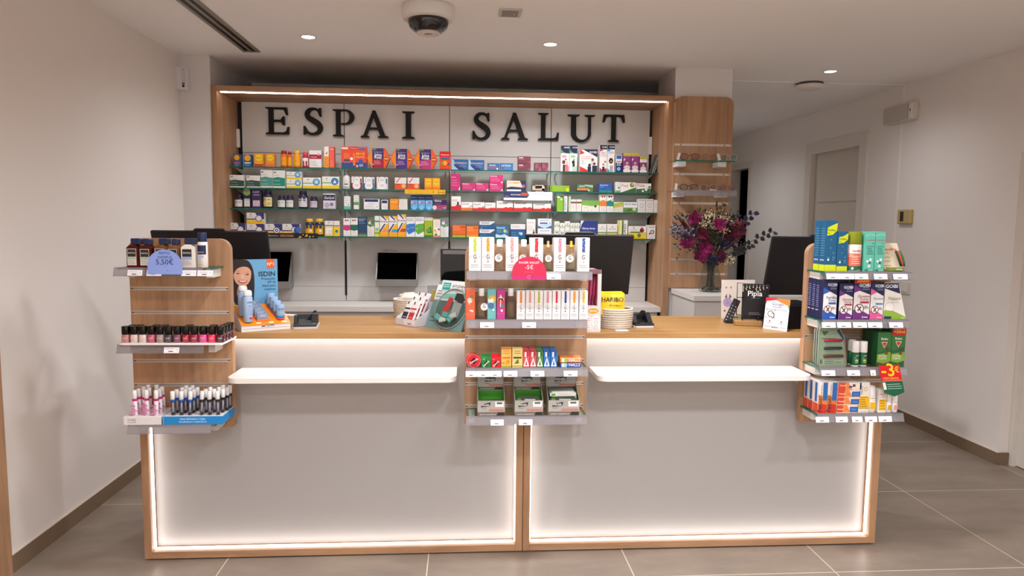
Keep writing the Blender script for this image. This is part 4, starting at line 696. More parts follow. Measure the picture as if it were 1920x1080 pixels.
row(ROWZ[3], 444, f'''
429 461 418 e6e2de | {MEL} | white and purple carton with moon disc, at the far left end
463 496 420 e6e2de | {MEL} | white and purple carton with moon disc, lower of the stacked two
463 496 399:419.7 e6e2de | {MEL} | white and purple carton with yellow foot, upper of the stacked two
497 529.5 420 e6e2de | {MEL};c 0.68 0.45 0.2 4a4a7a;c 0.68 0.45 0.16 f0ece8;c 0.68 0.45 0.1 3a3a6a;c 0.68 0.45 0.05 e8e8f0 | white carton with ringed disc behind the dark promotional strip
530 562 420 e6e2de | {MEL};c 0.86 0.46 0.2 2a4a8a;c 0.94 0.52 0.17 4a6ab0 | white carton with blue crescent behind the dark promotional strip
571 588 410 P 24304e f0b81a f0b422 | c 0.76 0.4 0.2 e8e4e0;r 0 0.66 1 1 2a3a60 | navy bottle with yellow cap and yellow label, left of two
589 606.5 410 P 24304e f0b81a f0b422 | c 0.76 0.4 0.2 e8e4e0;r 0 0.66 1 1 2a3a60 | navy bottle with yellow cap and yellow label, right of two
609 625 414 e6e2dc | r 0 0 1 0.6 f0c828;r 0.12 0.1 0.9 0.56 f0ece0;c 0.68 0.26 0.2 8a8a90;c 0.68 0.26 0.16 f0f0ee;r 0 0.66 1 0.72 7a5a4a;c 0.5 0.88 0.08 b0a89a | white and yellow carton with a clock drawing
625.5 637 414 e6e2dc 0.07 | r 0 0 1 0.62 f0c828;c 0.5 0.32 0.24 2f6a9a;r 0 0.64 1 0.7 7a5a4a | white and yellow carton with a blue drop
644 657 409 ebe6e2 | r 0 0.34 1 0.62 c83a7a;p c83a7a 0 0.36 0.5 0.3 1 0.36;c 0.34 0.88 0.13 c03a34;c 0.64 0.88 0.13 4a8a7a;l 0.2 0.8 0.06 0.2 2 c8c4bc | tall white carton with a magenta wave
657.5 671 409 ebe6e2 | r 0 0.34 1 0.64 1f6a54;p 1f6a54 0 0.36 0.5 0.3 1 0.36;c 0.34 0.88 0.13 c03a34;c 0.64 0.88 0.13 4a8a7a;l 0.2 0.8 0.06 0.2 2 c8c4bc | tall white carton with a dark green wave
671.5 688 406 2a4768 | T 0.46 0.85 0.78 d8e0ea *PILOPEPTAN;T 0.38 0.77 0.56 d8e0ea *Woman;l 0.1 0.8 0.66 0.7 1 a8b8c8;r 0 0 1 0.1 8a9a4a;l 0.1 0.9 0.15 0.18 1 7a90a8 | tall plain navy carton with an olive foot
688.5 702 408 e6e2dc | {FLR.format('5a7a54')} | tall carton with green flowered upper half and white foot
702.5 711.5 405 e4e6d0 | r 0 0.7 1 0.78 4a8ab8;r 0 0 1 0.42 d8d83a;c 0.5 0.36 0.3 7ab8d0;r 0 0.14 1 0.2 4a8ab8 | slim yellow-green carton with blue bands
712 728.5 405 ebe6e0 | {BSL.format('ec8a6a', '5a6a8a')} | white, yellow and navy carton with coral flash, left of three
729 745 405 ebe6e0 | {BSL.format('3a9ad0', '4a6a9a')} | white, yellow and navy carton with sky blue flash, middle of three
745.5 761 402 ebe6e0 | {BSL.format('c8384a', '7a4a6a')} | white, yellow and navy carton with crimson flash, right of three
761.5 778 407 ebe8e6 | {BIA.format('2f7ac0')} | white carton with a big blue shield shape
778.5 795 407 ebe8e6 | {BIA.format('5aa83a')} | white carton with a big green shield shape
795.5 811.5 408 9cb428 | r 0 0.86 1 1 ece8e4;T 0.5 0.9 0.9 c03a3a *INISTON;p 3a7a34 0.2 0.36 0.8 0.56 0.95 0.2 0.4 0.2;c 0.5 0.36 0.22 5aa048;r 0 0 1 0.1 3a7a34 | lime green carton with white head and dark green leaf
812 825.5 410 e8e0d4 | c 0.25 0.36 0.14 e89a3a;c 0.4 0.28 0.12 e8b84a;c 0.8 0.42 0.14 5a5a5a;r 0 0 1 0.1 e88a6a;c 0.4 0.14 0.16 4a6a3a;l 0.3 0.8 0.6 0.8 3 b09a80;r 0 0.95 1 1 c8a03a | white carton with orange blossom picture
826 841 408 dcdcd6 | {FLR.format('6a8080')} | tall carton with grey-green flowered upper half by the joint
848 873 422 e0662a | r 0 0 1 0.18 a8b02a;l 0.06 0.6 0.6 0.86 3 f0c09a;r 0.64 0.8 0.98 0.92 c0442a;r 0 0.2 1 0.23 6a3a1a | orange carton with olive foot, left and taller of two
874.5 897 424 e8742a | r 0 0 1 0.2 c8a82a;l 0.06 0.6 0.6 0.86 3 f4cca8;r 0.6 0.8 0.96 0.88 c0442a | orange carton with olive foot, right and lower of two
899 927.5 430 22588a | r 0 0.55 1 1 dcd8d6;p 22588a 0.7 0.55 1 0.9 1 0.55;T 0.36 0.7 0.5 5a6a8a *Nolotil;l 0.06 0.5 0.3 0.4 1 a0b8d0;c 0.12 0.1 0.03 d0dce8 | white and blue carton, lower of the stacked two beside orange ones
899 927.5 415:429.6 22588a | r 0 0.55 1 1 dcd8d6;p 22588a 0.7 0.55 1 0.9 1 0.55;T 0.36 0.7 0.5 5a6a8a *Nolotil;l 0.06 0.5 0.3 0.4 1 a0b8d0;c 0.12 0.1 0.03 d0dce8 | white and blue carton, upper of the stacked two beside orange ones
929 953.5 423 2a6a94 | p c8d4dc 0 0 1 0 1 0.1 0.7 0.3 0.4 0.2 0 0.3;T 0.4 0.74 0.6 d8e4ee *Nolotil;c 0.72 0.56 0.12 d0c85a;p 5aa0c8 0.55 0.34 0.95 0.4 0.95 0.6;l 0.1 0.5 0.46 0.6 2 a8c4d8 | teal-blue carton with a yellow and pale swirl
957 985 420 22588a | r 0 0.62 1 1 dcd6d2;T 0.36 0.76 0.5 7a8aa0 *ACTITHIOL;c 0.72 0.3 0.1 c8ccd4;r 0.56 0.24 0.7 0.42 a8b4c8;l 0.06 0.4 0.2 0.36 2 8ab0d0 | blue carton with white head and grey cup picture
987 1004 411 e6e0da | r 0 0 1 0.2 e8a878;T 0.45 0.8 0.7 5a5450 Ambroxol;r 0.7 0.14 0.92 0.34 6a2a2a;r 0.78 0.34 0.86 0.46 6a2a2a;l 0.1 0.8 0.4 0.6 3 b8aea6 | tall white carton with a small brown bottle picture
1008 1034 428.3 e2e2e4 | T 0.5 0.7 0.66 5a6a8a *NormoVITO;p 3a6aaa 0 0 0.4 0.1 1 0.5 1 0.36 0.5 0;l 0.1 0.6 0.4 0.5 2 a0acc0 | white carton with a blue swoosh, lower of two by the monitor top
1008 1034 410:428 e2e2e4 | T 0.5 0.76 0.66 5a6a8a *NormoVITO;p 3a6aaa 0 0.26 0.5 0 1 0.3 1 0 0 0;r 0.14 0.46 0.7 0.6 3a5a9a;c 0.86 0.56 0.04 3a4a6a;p b8d0e8 0 0.36 0.5 0.1 1 0.4 1 0.5 | white carton with a blue swoosh, upper of two by the monitor top
1039 1049 415 e0e2d6 | {SPR} | narrow cream carton with black sprout, first of five
1049.4 1058.6 418 e0e2d6 | {SPR} | narrow cream carton with black sprout, second of five
1059 1068.6 415 e0e2d6 | {SPR} | narrow cream carton with black sprout, third of five
1069 1077.6 418 e0e2d6 | {SPR} | narrow cream carton with black sprout, fourth of five
1078 1087 418 e0e2d6 | {SPR} | narrow cream carton with black sprout, fifth of five
1088 1120 414 2e3c82 | p e4e4ea 0 1 0.2 1 0.06 0.8 0 0.5;T 0.48 0.52 0.76 e8eaf2 *Almax forte;l 0.14 0.6 0.4 0.42 1 a8b0d0;p e8e8ee 0.6 0.06 0.92 0.06 0.88 0.3 0.62 0.28;r 0.66 0.1 0.86 0.22 2a3060 | big navy carton with white lettering behind the middle monitor
1120.5 1137 420 e4e0da | r 0 0 1 0.34 e8cc5a;r 0 0.36 1 0.46 7a9a4a;c 0.5 0.8 0.08 9aa098;T 0.5 0.62 0.7 6a6a64 AQUILEA;c 0.6 0.2 0.14 f0e8b0 | white and yellow carton with green belt, left of two
1138 1157.5 420 e4e0da | r 0 0 1 0.34 e8cc5a;r 0 0.36 1 0.46 7a9a4a;c 0.5 0.8 0.08 9aa098;T 0.5 0.62 0.7 6a6a64 AQUILEA;c 0.6 0.2 0.14 f0e8b0 | white and yellow carton with green belt, right of two
1159 1167 413 e6e4d4 | r 0 0 0.46 1 e8cc2a;r 0.8 0.1 1 1 5a8a3a | slim carton with yellow half standing on end
1168 1176.5 413 e6e4e0 | V 0.6 0.2 0.6 5a5a5a *GASES;r 0 0 0.12 1 5a8a3a;c 0.3 0.08 0.2 a8a8d0 | slim white carton standing on end with upright lettering
1178 1212 436.5 e6c62c | c 0.6 0.6 0.1 3a4a2a;r 0.5 0.5 0.7 0.8 4a8a3a;p d8b01a 0 0 0.5 0.3 1 0;l 0.05 0.4 0.4 0.6 2 a88a1a | yellow carton under the long white one near the shelf end
1178 1212 424:436.3 e6e4de | T 0.3 0.34 0.4 6a6a64 AQUILEA;c 0.3 0.74 0.05 9aa098;r 0.1 0 0.66 0.16 3a6a3a;c 0.74 0.36 0.12 6a1f24;p c03a3a 0.64 0.5 0.74 0.9 0.84 0.5 | long white carton with a red lamp drawing
1213 1229 422 e2deda | T 0.5 0.82 0.74 4a4644 *CARBON;o 0.6 0.5 0.24 0.1 3a3634;c 0.3 0.38 0.1 3a3634;r 0 0.2 1 0.22 b8b4b0;l 0.3 0.7 0.08 0.1 1 8a8682 | white carton with a black gear drawing at the shelf end
''', 'packages on the lowest glass shelf')
edge_strip(470, 596, 437, 446.5, '1f1a24', 'T 0.34 0.34 0.14 d8d0c8 Duerme y;T 0.54 0.3 0.2 e0a060 *DESCANSA;p e8c02a 0.7 0 0.74 0.5 0.76 0.2;p e8c02a 0.8 0.3 0.84 0.9 0.85 0.4;c 0.88 0.3 0.012 e8c02a;c 0.93 0.4 0.008 e8e0e8;c 0.78 0.7 0.01 e8c02a', 'dark promotional strip with gold lettering on the lowest shelf edge')
# ================================================================ slatted display panels on the counter front
PF = 3.215          # board face
def price_rail(par, x0, x1, z, y, h=0.034):
    """clear sloping price holder hooked on a shelf front"""
    m = MB(); m.prism([(y, z), (y-0.0015, z), (y-0.012, z-h), (y-0.0105, z-h)], x0, x1, RAIL, ax='x'); m.box(x0, x1, y-0.002, y+0.012, z, z+0.0012, RAIL); m.box(x0, x1, y-0.0135, y-0.0085, z-h-0.002, z-h, RAIL)
    return m.build('price_rail', par)
def slat_panel(x0, x1, z0, z1, grooves, shelves, label, gx=(0.0, 0.0)):
    t = tag(empty('slatted_display', ((x0+x1)/2, PF, z0)), label, 'display panel', 'slatted oak display panels'); w = (x1-x0)/2; h = z1-z0
    MB().prism(rrect(-w, w, 0, h, 0.05, 0.05, 0.01, 0.01), 0, 0.0375, OAKV).build('board', t)
    for g in grooves:
        m = MB(); a, b = -w+0.004+gx[0], w-0.012-gx[1]; m.box(a, b, -0.0012, 0.0, g-z0-0.008, g-z0-0.004, ALU); m.box(a, b, -0.0012, 0.0, g-z0+0.004, g-z0+0.008, ALU); m.box(a, b, -0.0004, 0, g-z0-0.004, g-z0+0.004, M('a39b93', 0.3, 0.3))
        for q in (a+0.006, b-0.004): m.box(q-0.0025, q+0.0025, -0.0016, 0, g-z0-0.003, g-z0+0.003, DARK)
        m.build('groove_rail', t)
    return t
def glass(par, xa, xb, z, y=3.05, rail=(None, None), edge='l'):
    o = par.location; X0, X1, Z, Yf = xa-o.x, xb-o.x, z-o.z, y-o.y
    m = MB().box(X0, X1, Yf, -0.0015, Z-0.008, Z, GLASS); m.box(X0-0.0006, X0, Yf, -0.0015, Z-0.0075, Z-0.0005, GEDGE); m.box(X1, X1+0.0006, Yf, -0.0015, Z-0.0075, Z-0.0005, GEDGE)
    g = m.build('glass_shelf', par)
    for xx in (X0+0.012, X1-0.04): 
        MB().box(xx, xx+0.028, -0.10, -0.0015, Z-0.045, Z-0.0085, M('d8d2cc', 0.45)).build('bracket', g)
    r = price_rail(g, X0 if rail[0] is None else rail[0]-o.x, X1 if rail[1] is None else rail[1]-o.x, Z+0.001, Yf-0.001)
    return g
GZ = [1.397, 1.288, 1.18, 1.07, 0.961, 0.85, 0.742]
pl = slat_panel(-1.485, -1.046, 0.652, 1.512, [1.288, 1.18, 0.961, 0.85], None, 'slatted oak display panel at the left end of the counter')
pc = slat_panel(0.006, 0.578, 0.652, 1.497, [1.067, 0.956, 0.847, 0.74, 1.288], None, 'slatted oak display panel in the middle of the counter')
pr_ = slat_panel(1.63, 2.045, 0.652, 1.515, [1.29, 1.071, 0.852], None, 'slatted oak display panel at the right end of the counter')
ZL = [1.391, 1.062, 0.711]; ZC = [1.384, 1.17, 0.953, 0.734]; ZR = [1.392, 1.171, 0.95, 0.733]
glass(pl, -1.458, -1.075, ZL[0], rail=(-1.47, -1.105)); glass(pl, -1.458, -1.075, ZL[1], rail=(-1.47, -1.11)); glass(pl, -1.44, -1.075, ZL[2], rail=(-1.44, -1.09))
for z, b in zip(ZC, (0.566, 0.548, 0.555, 0.555)): glass(pc, 0.013, b, z)
for z in ZR: glass(pr_, 1.628, 2.04, z)
def tags(z, xs, where, y=3.035):
    for i, (a, b, lb) in enumerate(xs):
        p, q = at(a, 512, Y=y), at(b, 512, Y=y); w = q[0]-p[0]
        m = MB().box(-w/2, w/2, 0, 0.0005, 0, 0.0255, M('eeecf0', 0.5)); m.print_('l 0.12 0.7 0.56 0.76 3 8a8890;r 0.3 0.2 0.6 0.36 4a4a52;o 0.86 0.5 0.05 0.015 b0b0b8', w, 0.0255)
        o = m.build('price_card', None, ((p[0]+q[0])/2, y-0.0006-0.0086, z-0.0315), (math.radians(-18), 0, 0))
        tag(o, lb, 'price card', 'price cards on the clear shelf rails')
def pxw(a, b, Y, ref=600): return at(a, ref, Y=Y)[0], at(b, ref, Y=Y)[0]
def box_px(x0, x1, yt, yref, Y, z, d, base, spec, label, group, name='product_box', cat='box', rz=0.0):
    a, b = at(x0, yref, Y=Y)[0], at(x1, yref, Y=Y)[0]; h = at((x0+x1)/2, yt, Y=Y)[2]-z
    return carton((a+b)/2, z, Y, b-a-0.001, h, d, base, spec, label, group, name, rz, cat)
Y0 = 3.068
# ---- left panel, shelf 1: hair care bottles
def shampoo(x0, x1, yt, c0, c1, liquid, stripe, label, tr=0.2):
    a, b = at(x0, 500, Y=Y0)[0], at(x1, 500, Y=Y0)[0]; w = b-a; h = at((x0+x1)/2, yt, Y=Y0)[2]-ZL[0]; x = (a+b)/2
    t = tag(empty('shampoo_bottle', (x, Y0, ZL[0])), label, 'bottle', 'shampoo bottles on the upper left shelf'); d = 0.05; hc = 0.026; hb = h-hc
    m = MB(); G = GL(liquid, tr, 0.08)
    sh = [(-w/2, 0.002), (-w/2+0.003, 0), (w/2-0.003, 0), (w/2, 0.002), (w/2, hb*0.86), (w/2-0.006, hb*0.93), (0.012, hb*0.985), (0.012, hb), (-0.012, hb), (-0.012, hb*0.985), (-w/2+0.006, hb*0.93), (-w/2, hb*0.86)]
    m.prism(sh, 0, d, G); m.build('bottle_body', t)
    cw = (at(c1, 470, Y=Y0)[0]-at(c0, 470, Y=Y0)[0])/2; cc = (at(c1, 470, Y=Y0)[0]+at(c0, 470, Y=Y0)[0])/2-x
    MB().box(cc-cw, cc+cw, 0.004, d-0.006, hb, h, M('1c2a4e', 0.3), 0.003).build('cap', t)
    m = MB(); lw = w*0.74; m.print_(f'r 0 0 1 1 ded6d0;r 0.05 0.52 0.95 0.97 2a2724;T 0.5 0.7 0.72 f0ece8 *PHYTO;r 0.05 0.36 0.95 0.5 {stripe};l 0.1 0.9 0.08 0.28 4 b8a89c', lw, hb*0.72, -0.0003, -w*0.44, hb*0.1); m.build('label', t)
shampoo(238, 261, 447, 244, 262, '4a0c08', 'a8c8ac', 'deep red-brown shampoo bottle at the far left of the shelf', 0.05)
shampoo(262, 285, 448, 268, 280, '4a0c08', 'a8c8ac', 'deep red-brown shampoo bottle, second from the left', 0.05)
shampoo(290, 313, 447, 297, 314, '9a6a3a', 'd0b8a0', 'honey coloured shampoo bottle behind the left of the blue price sign', 0.45)
shampoo(315, 337, 448, 321, 332, '9a6a3a', 'd0b8a0', 'honey coloured shampoo bottle behind the right of the blue price sign', 0.45)
shampoo(340, 366, 447, 345, 366, 'ece6de', '9ab0dc', 'milky white shampoo bottle with a dark blue cap', 0.0)
a, b = at(368, 500, Y=Y0)[0], at(387, 500, Y=Y0)[0]; r = (b-a)/2; h = at(377, 436, Y=Y0)[2]-ZL[0]
t = tag(empty('spray_can', ((a+b)/2, Y0+r, ZL[0])), 'tall white spray can with a dark blue cap on the shampoo shelf', 'spray can')
MB().lathe([(r*0.9, 0), (r, 0.003), (r, h*0.7), (r*0.9, h*0.735)], M('e6dfd8', 0.35), n=24).build('can_body', t)
MB().lathe([(r*0.84, h*0.735), (r*0.86, h*0.74), (r*0.86, h*0.97), (r*0.8, h), (0.001, h)], M('1f3056', 0.35), n=24).build('cap', t)
m = MB(); v = []; n = 10
for k in range(n+1):
    c = -math.pi/2+(k/n-0.5)*2.0; v += [(r*1.005*math.cos(c), r*1.005*math.sin(c), h*0.38), (r*1.005*math.cos(c), r*1.005*math.sin(c), h*0.64)]
m.add(v, [(2*i, 2*i+2, 2*i+3, 2*i+1) for i in range(n)], M('20264a'), True); m.print_('T 0.5 0.72 0.9 d8dcf0 PHYTO;r 0.06 0.46 0.9 0.58 9ab8e0;l 0.1 0.8 0.08 0.4 4 b0a8b0', r*1.3, h*0.52, -r*1.0, -r*0.65, h*0.05); m.build('label', t)
def dome_sign(x0, x1, yt, yb, z, base, spec, label, name='price_sign', Y=3.027):
    a, b = at(x0, yb, Y=Y)[0], at(x1, yb, Y=Y)[0]; w = b-a; h = at((x0+x1)/2, yt, Y=Y)[2]-at((x0+x1)/2, yb, Y=Y)[2]; zb = at((x0+x1)/2, yb, Y=Y)[2]
    pts = [(-w/2, 0), (w/2, 0), (w/2, h-w*0.47)]+[(w/2*math.cos(q), h-w*0.47+w*0.47*math.sin(q)) for q in np.linspace(0.08, math.pi-0.08, 24)]+[(-w/2, h-w*0.47)]
    m = MB().prism(pts, 0, 0.0012, M(base, 0.45)); m.print_(spec, w, h); return tag(m.build(name, None, ((a+b)/2, Y, zb)), label, 'sign')
dome_sign(277, 342, 468, 514.5, ZL[0], '8fa8ee', 'T 0.5 0.81 0.32 1f2f6a *PHYTO;T 0.5 0.64 0.42 1f2f6a XAMPUS;T 0.5 0.4 0.5 151f52 5,50€;r 0.44 0.31 0.58 0.315 4a5aa0;T 0.57 0.12 0.03 2a2a4a *+;o 0.47 0.16 0.04 0.006 a8b8ea', 'blue semicircular price sign on the shampoo shelf')
tags(ZL[0], [(240, 268, 'white price card at the left end under the shampoo bottles'), (276, 304, 'white price card overlapped by the blue price sign'), (341, 369, 'white price card under the milky white shampoo'), (371, 400, 'white price card under the tall spray can')], '')
# ---- left panel, shelf 2: nail polish on a white tray
m = MB().prism(rrect(-1.466, -1.026, 3.028, 3.2135, 0, 0, 0.012, 0.03), ZL[1]+0.0025, ZL[1]+0.0115, M('f0eeec', 0.3), ax='z'); tag(m.build('display_tray'), 'white board tray carrying the nail polish', 'tray')
ZT = ZL[1]+0.0118
def polish(x, y, col, label, word):
    t = tag(empty('nail_polish', (x, y, ZT)), label, 'nail polish', 'nail polish bottles on the white tray')
    MB().lathe([(0.0145, 0), (0.0155, 0.002), (0.0155, 0.031), (0.012, 0.035)], M(col, 0.12, coat=0.8), n=16, sq=4, rot=math.pi/16).build('bottle', t)
    MB().lathe([(0.0135, 0.035), (0.0148, 0.036), (0.0146, 0.068), (0.014, 0.0692), (0.001, 0.0693)], M('0a0a0b', 0.18), n=16, sq=5, rot=math.pi/16).build('cap', t)
    if word: m = MB().print_('t 0.1 0.5 0.75 e8e0e0 *+LAQ;l 0.1 0.85 0.16 0.36 2 d8c8c8', 0.024, 0.03, -0.0158, -0.012, 0.002); m.build('lettering', t)
cols = [('b97a76', 'dusty pink'), ('d8c2b4', 'cream'), ('d6c4bc', 'pale nude'), ('b8506a', 'rose pink'), ('a08c84', 'greige'), ('3c3438', 'smoky clear'), ('7c4058', 'mauve'), ('a00f24', 'bright red'), ('961842', 'raspberry'), ('dc4c90', 'bubblegum pink'), ('e02858', 'hot coral pink'), ('4a1220', 'dark wine')]
pxs = []
for i, (c, n_) in enumerate(cols):
    x = at(237.0+16.15*i, 630, Y=3.052)[0]; pxs.append(x); polish(x, 3.05, c, f'{n_} nail polish in the front row on the white tray', True)
for i, dx in ((0, .012), (1, .006), (3, .004), (4, .004), (7, .0), (10, -.006), (11, .0)):
    polish(pxs[i]+dx, 3.088, cols[i][0], f'black-capped nail polish peeping out behind the {cols[i][1]} one', False)
polish(pxs[11]+0.001, 3.126, '4a1220', 'third dark wine nail polish back from the tray front', True)
polish(pxs[11]+0.002, 3.164, '5a1a2a', 'rearmost dark wine nail polish against the oak board', True)
tags(ZL[1], [(303, 332, 'white price card under the nail polish tray')], '')
# ---- left panel, shelf 3: two counter trays with tubes
def tray(x0, x1, yd, h, base, top, spec, label, name='counter_tray', side=None):
    m = MB().box(x0, x1, 3.05, 3.05+yd, 0, h, M(base, 0.5), 0.001); m.box(x0+0.002, x1-0.002, 3.052, 3.048+yd, h, h+0.0012, M(top, 0.5))
    m.box(x0+0.003, x0+0.004, 3.049, 3.05, 0, h, M('c8c4c4'))
    m.print_(spec, x1-x0, h, 3.05, x0)
    return tag(m.build(name, None, (0, 0, ZL[2]+0.001)), label, 'tray')
xa, xb = at(231, 788, Y=3.05)[0], at(302, 788, Y=3.05)[0]; xc, xd = at(304.5, 788, Y=3.05)[0], at(418, 788, Y=3.05)[0]
TH = 0.036
tray(xa, xb, 0.15, TH, 'e2dcda', 'dad3d0', 'T 0.22 0.5 0.22 2a2a2a +LAQ;T 0.22 0.24 0.22 4a4a4a COLOURS', 'white cardboard tray holding the pink-ringed tubes')
tray(xc, xd, 0.16, TH, '1a86c8', 'dcd6d4', 'T 0.5 0.58 0.42 d8ecf8 *PARA PESTAÑAS Y CEJAS;T 0.5 0.26 0.46 d8ecf8 *POR SEPARADO O SUPERPUESTAS', 'bright blue and white cardboard tray of brush tubes')
ZB = ZL[2]+0.001+TH+0.0013
def tube_(x, y, ring, label, kind, tilt):
    t = tag(empty('cosmetic_tube', (x, y, ZB)), label, 'cosmetic tube', 'pink-ringed tubes in the white tray' if kind else 'clear brush tubes in the blue tray'); t.rotation_euler = (0, tilt, 0)
    if kind: 
        MB().lathe([(0.0085, 0), (0.0092, 0.001), (0.0092, 0.064), (0.0085, 0.065)], M('e6dae2', 0.3), n=14).build('tube_body', t)
        MB().print_('V 0.75 0.05 0.75 c87aa0 *lips;V 0.4 0.1 0.5 d8a0bc +LAQ', 0.013, 0.06, -0.0094, -0.0065, 0.002).build('lettering', t)
        zr = 0.065
    else:
        MB().lathe([(0.0088, 0), (0.0092, 0.001), (0.0092, 0.058), (0.0085, 0.059)], GL('c0c0cc', 0.8, 0.06), n=14).build('tube_body', t)
        m = MB().lathe([(0.0042, 0.012), (0.0042, 0.058)], M('e8e6e8', 0.4), n=8); m.lathe([(0.0015, 0.001), (0.006, 0.003), (0.0055, 0.012), (0.002, 0.014)], M('1a1618', 0.5), n=8); m.build('brush', t)
        zr = 0.059
    MB().lathe([(0.0096, zr), (0.0098, zr+0.001), (0.0098, zr+0.009), (0.0094, zr+0.01)], M(ring, 0.3), n=14).build('ring', t)
    MB().lathe([(0.0086, zr+0.01), (0.0093, zr+0.011), (0.0088, zr+0.0455), (0.0084, zr+0.046), (0.001, zr+0.0462)], M('e6e4e4', 0.35), n=14).build('cap', t)
names = ['front left', 'front centre, nearest the tray edge', 'front right', 'second row left', 'second row centre', 'second row right', 'third row left', 'third row centre', 'third row right', 'rear left', 'rear right']
gl = [(254, 0), (277, 0.2), (293, 0), (263, 1), (272, 0.8), (301, 1), (272.5, 2), (281, 1.4), (307, 2), (280, 3), (297, 3)]
for (px, r_), nm in zip(gl, names):
    y = 3.068+0.034*r_; x = at(px, 770, Y=y)[0]; tube_(min(max(x, xa+0.012), xb-0.01) if r_ < 1 else x, y, 'b8266a', f'white tube with magenta ring, {nm} in the white tray', True, random.uniform(-0.04, 0.05))
for bx, ring, cn in ((325, '1a4fae', 'blue'), (378, '1a1718', 'black')):
    for r_ in range(4):
        for c_ in range(3):
            if (r_ == 3 and c_ == 2 and cn == 'blue') or (r_ == 3 and c_ < 1 and cn == 'black'): continue
            y = 3.072+0.036*r_; x = at(bx+15.5*c_, 770, Y=3.072)[0]+0.008*r_*(0.4 if cn == 'blue' else 0.9)
            tube_(min(x, xd-0.012), y, ring, f'clear tube with {cn} ring, {["front", "second", "third", "rear"][r_]} row {["left", "middle", "right"][c_]} of the {cn} ones', False, random.uniform(-0.02, 0.06))
# ---- middle panel, shelf 1: cologne boxes and bottles
RG = 'o 0.5 0.43 0.36 0.02 b0acac;o 0.5 0.43 0.3 0.02 8a8688;T 0.49 0.37 0.3 2a2a2e G;r 0.47 0.34 0.5 0.53 2a2a2e;c 0.1 0.43 0.03 2a2a2e;c 0.9 0.43 0.03 2a2a2e;r 0.42 0.27 0.58 0.3 {1};l 0.14 0.86 0.12 0.18 2 9a9698;r 0.12 0.2 0.88 0.203 a8a4a4;l 0.3 0.7 0.05 0.07 1 b0acac;r 0.38 0.58 0.62 0.99 {0};c 0.44 0.7 0.04 {1};c 0.56 0.78 0.04 {1};c 0.46 0.88 0.04 {1};c 0.55 0.64 0.03 {1};c 0.58 0.92 0.03 f0ece8;c 0.42 0.82 0.02 f0ece8;c 0.56 0.7 0.02 f0ece8'
GR1 = 'cologne boxes and bottles on the upper middle shelf'
def cologne(x0, x1, z, yref, yt, capcol, ck, liquid, label, group, lab=True, off=0.0, Y=Y0):
    a, b = at(x0, yref, Y=Y)[0], at(x1, yref, Y=Y)[0]; r = (b-a)/2; h = at((x0+x1)/2, yt, Y=Y)[2]-z
    t = tag(empty('cologne_bottle', ((a+b)/2, Y+r, z)), label, 'bottle', group); hc = 0.034 if ck == 'flip' else 0.03; hb = h-hc
    MB().lathe([(r*0.94, 0), (r, 0.003), (r, hb*0.76), (r*0.9, hb*0.86), (r*0.5, hb*0.95), (r*0.42, hb)], GL('f2ece2', 0.84, 0.03), n=26).build('glass_body', t)
    MB().lathe([(r*0.86, 0.012), (r*0.9, 0.014), (r*0.9, hb*0.74), (r*0.8, hb*0.76)], GL(liquid, 0.74, 0.1), n=22).build('liquid', t)
    if ck == 'flip': MB().lathe([(r*0.52, hb), (r*0.56, hb+0.002), (r*0.56, h-0.006), (r*0.5, h-0.001), (0.001, h)], M(capcol, 0.35), n=22).build('cap', t)
    else: MB().lathe([(r*0.46, hb-0.004), (r*0.46, hb+0.008), (r*0.26, hb+0.01), (r*0.26, h), (0.001, h)], M(capcol, 0.25, 0.6), n=20).build('pump', t)
    if lab:
        m = MB(); q = r*0.72; m.print_('c 0.5 0.5 0.5 ece4e0;o 0.5 0.5 0.46 0.03 c86a7a;T 0.49 0.36 0.42 2a2a2e G;r 0.47 0.28 0.51 0.72 2a2a2e', 2*q, 2*q, -r*1.002, -q+off, hb*0.55-q); m.build('label', t)
for x0, x1, yt, c0, c1, lb in ((879, 902, 445, 'b8c84a', '8a9a3a', 'white cologne box with a lime strip, first on the upper middle shelf'), (903, 926.5, 445, 'e89a3a', 'c8702a', 'white cologne box with an orange strip, second on the upper shelf'), (948, 971.5, 444.5, 'e8a0a0', 'c86a6a', 'white cologne box with a salmon strip left of the crimson sign'),
                            (993, 1018, 446, 'cc2a3a', 'e05a6a', 'white cologne box with a crimson strip behind the crimson sign'), (1038, 1060.5, 446, 'e08a9a', 'c04a5a', 'white cologne box with a rose strip right of the crimson sign'), (1082, 1105, 446, '2a52a0', 'e0b04a', 'white cologne box with a blue strip at the right end')):
    box_px(x0, x1, yt, 508, Y0, ZC[0], 0.05, 'ece8e6', RG.format(c0, c1), lb, GR1, 'cologne_box')
box_px(1037, 1058, 447, 508, Y0+0.054, ZC[0], 0.05, 'e4e0de', '', 'plain back of a second cologne box behind the rose one', GR1, 'cologne_box')
box_px(1080, 1101, 447, 508, Y0+0.054, ZC[0], 0.05, 'e4e0de', '', 'second cologne box hidden behind the blue-strip one', GR1, 'cologne_box')
cologne(927, 947.5, ZC[0], 508, 449, 'e8e4e2', 'flip', 'cdb08a', 'cologne bottle with white flip cap, left one on the upper shelf', GR1, off=-0.006)
cologne(973, 992, ZC[0], 508, 449, 'e8e4e2', 'flip', 'cdb08a', 'cologne bottle with white flip cap just left of the crimson sign top', GR1, off=-0.006)
cologne(1019, 1037, ZC[0], 508, 452, 'd8a85a', 'pump', 'd0b48e', 'cologne bottle with gold pump beside the crimson sign', GR1)
cologne(1061.5, 1081.5, ZC[0], 508, 452, 'd0a02a', 'pump', 'd8ceb0', 'cologne bottle with gold pump near the right end', GR1, off=-0.008)
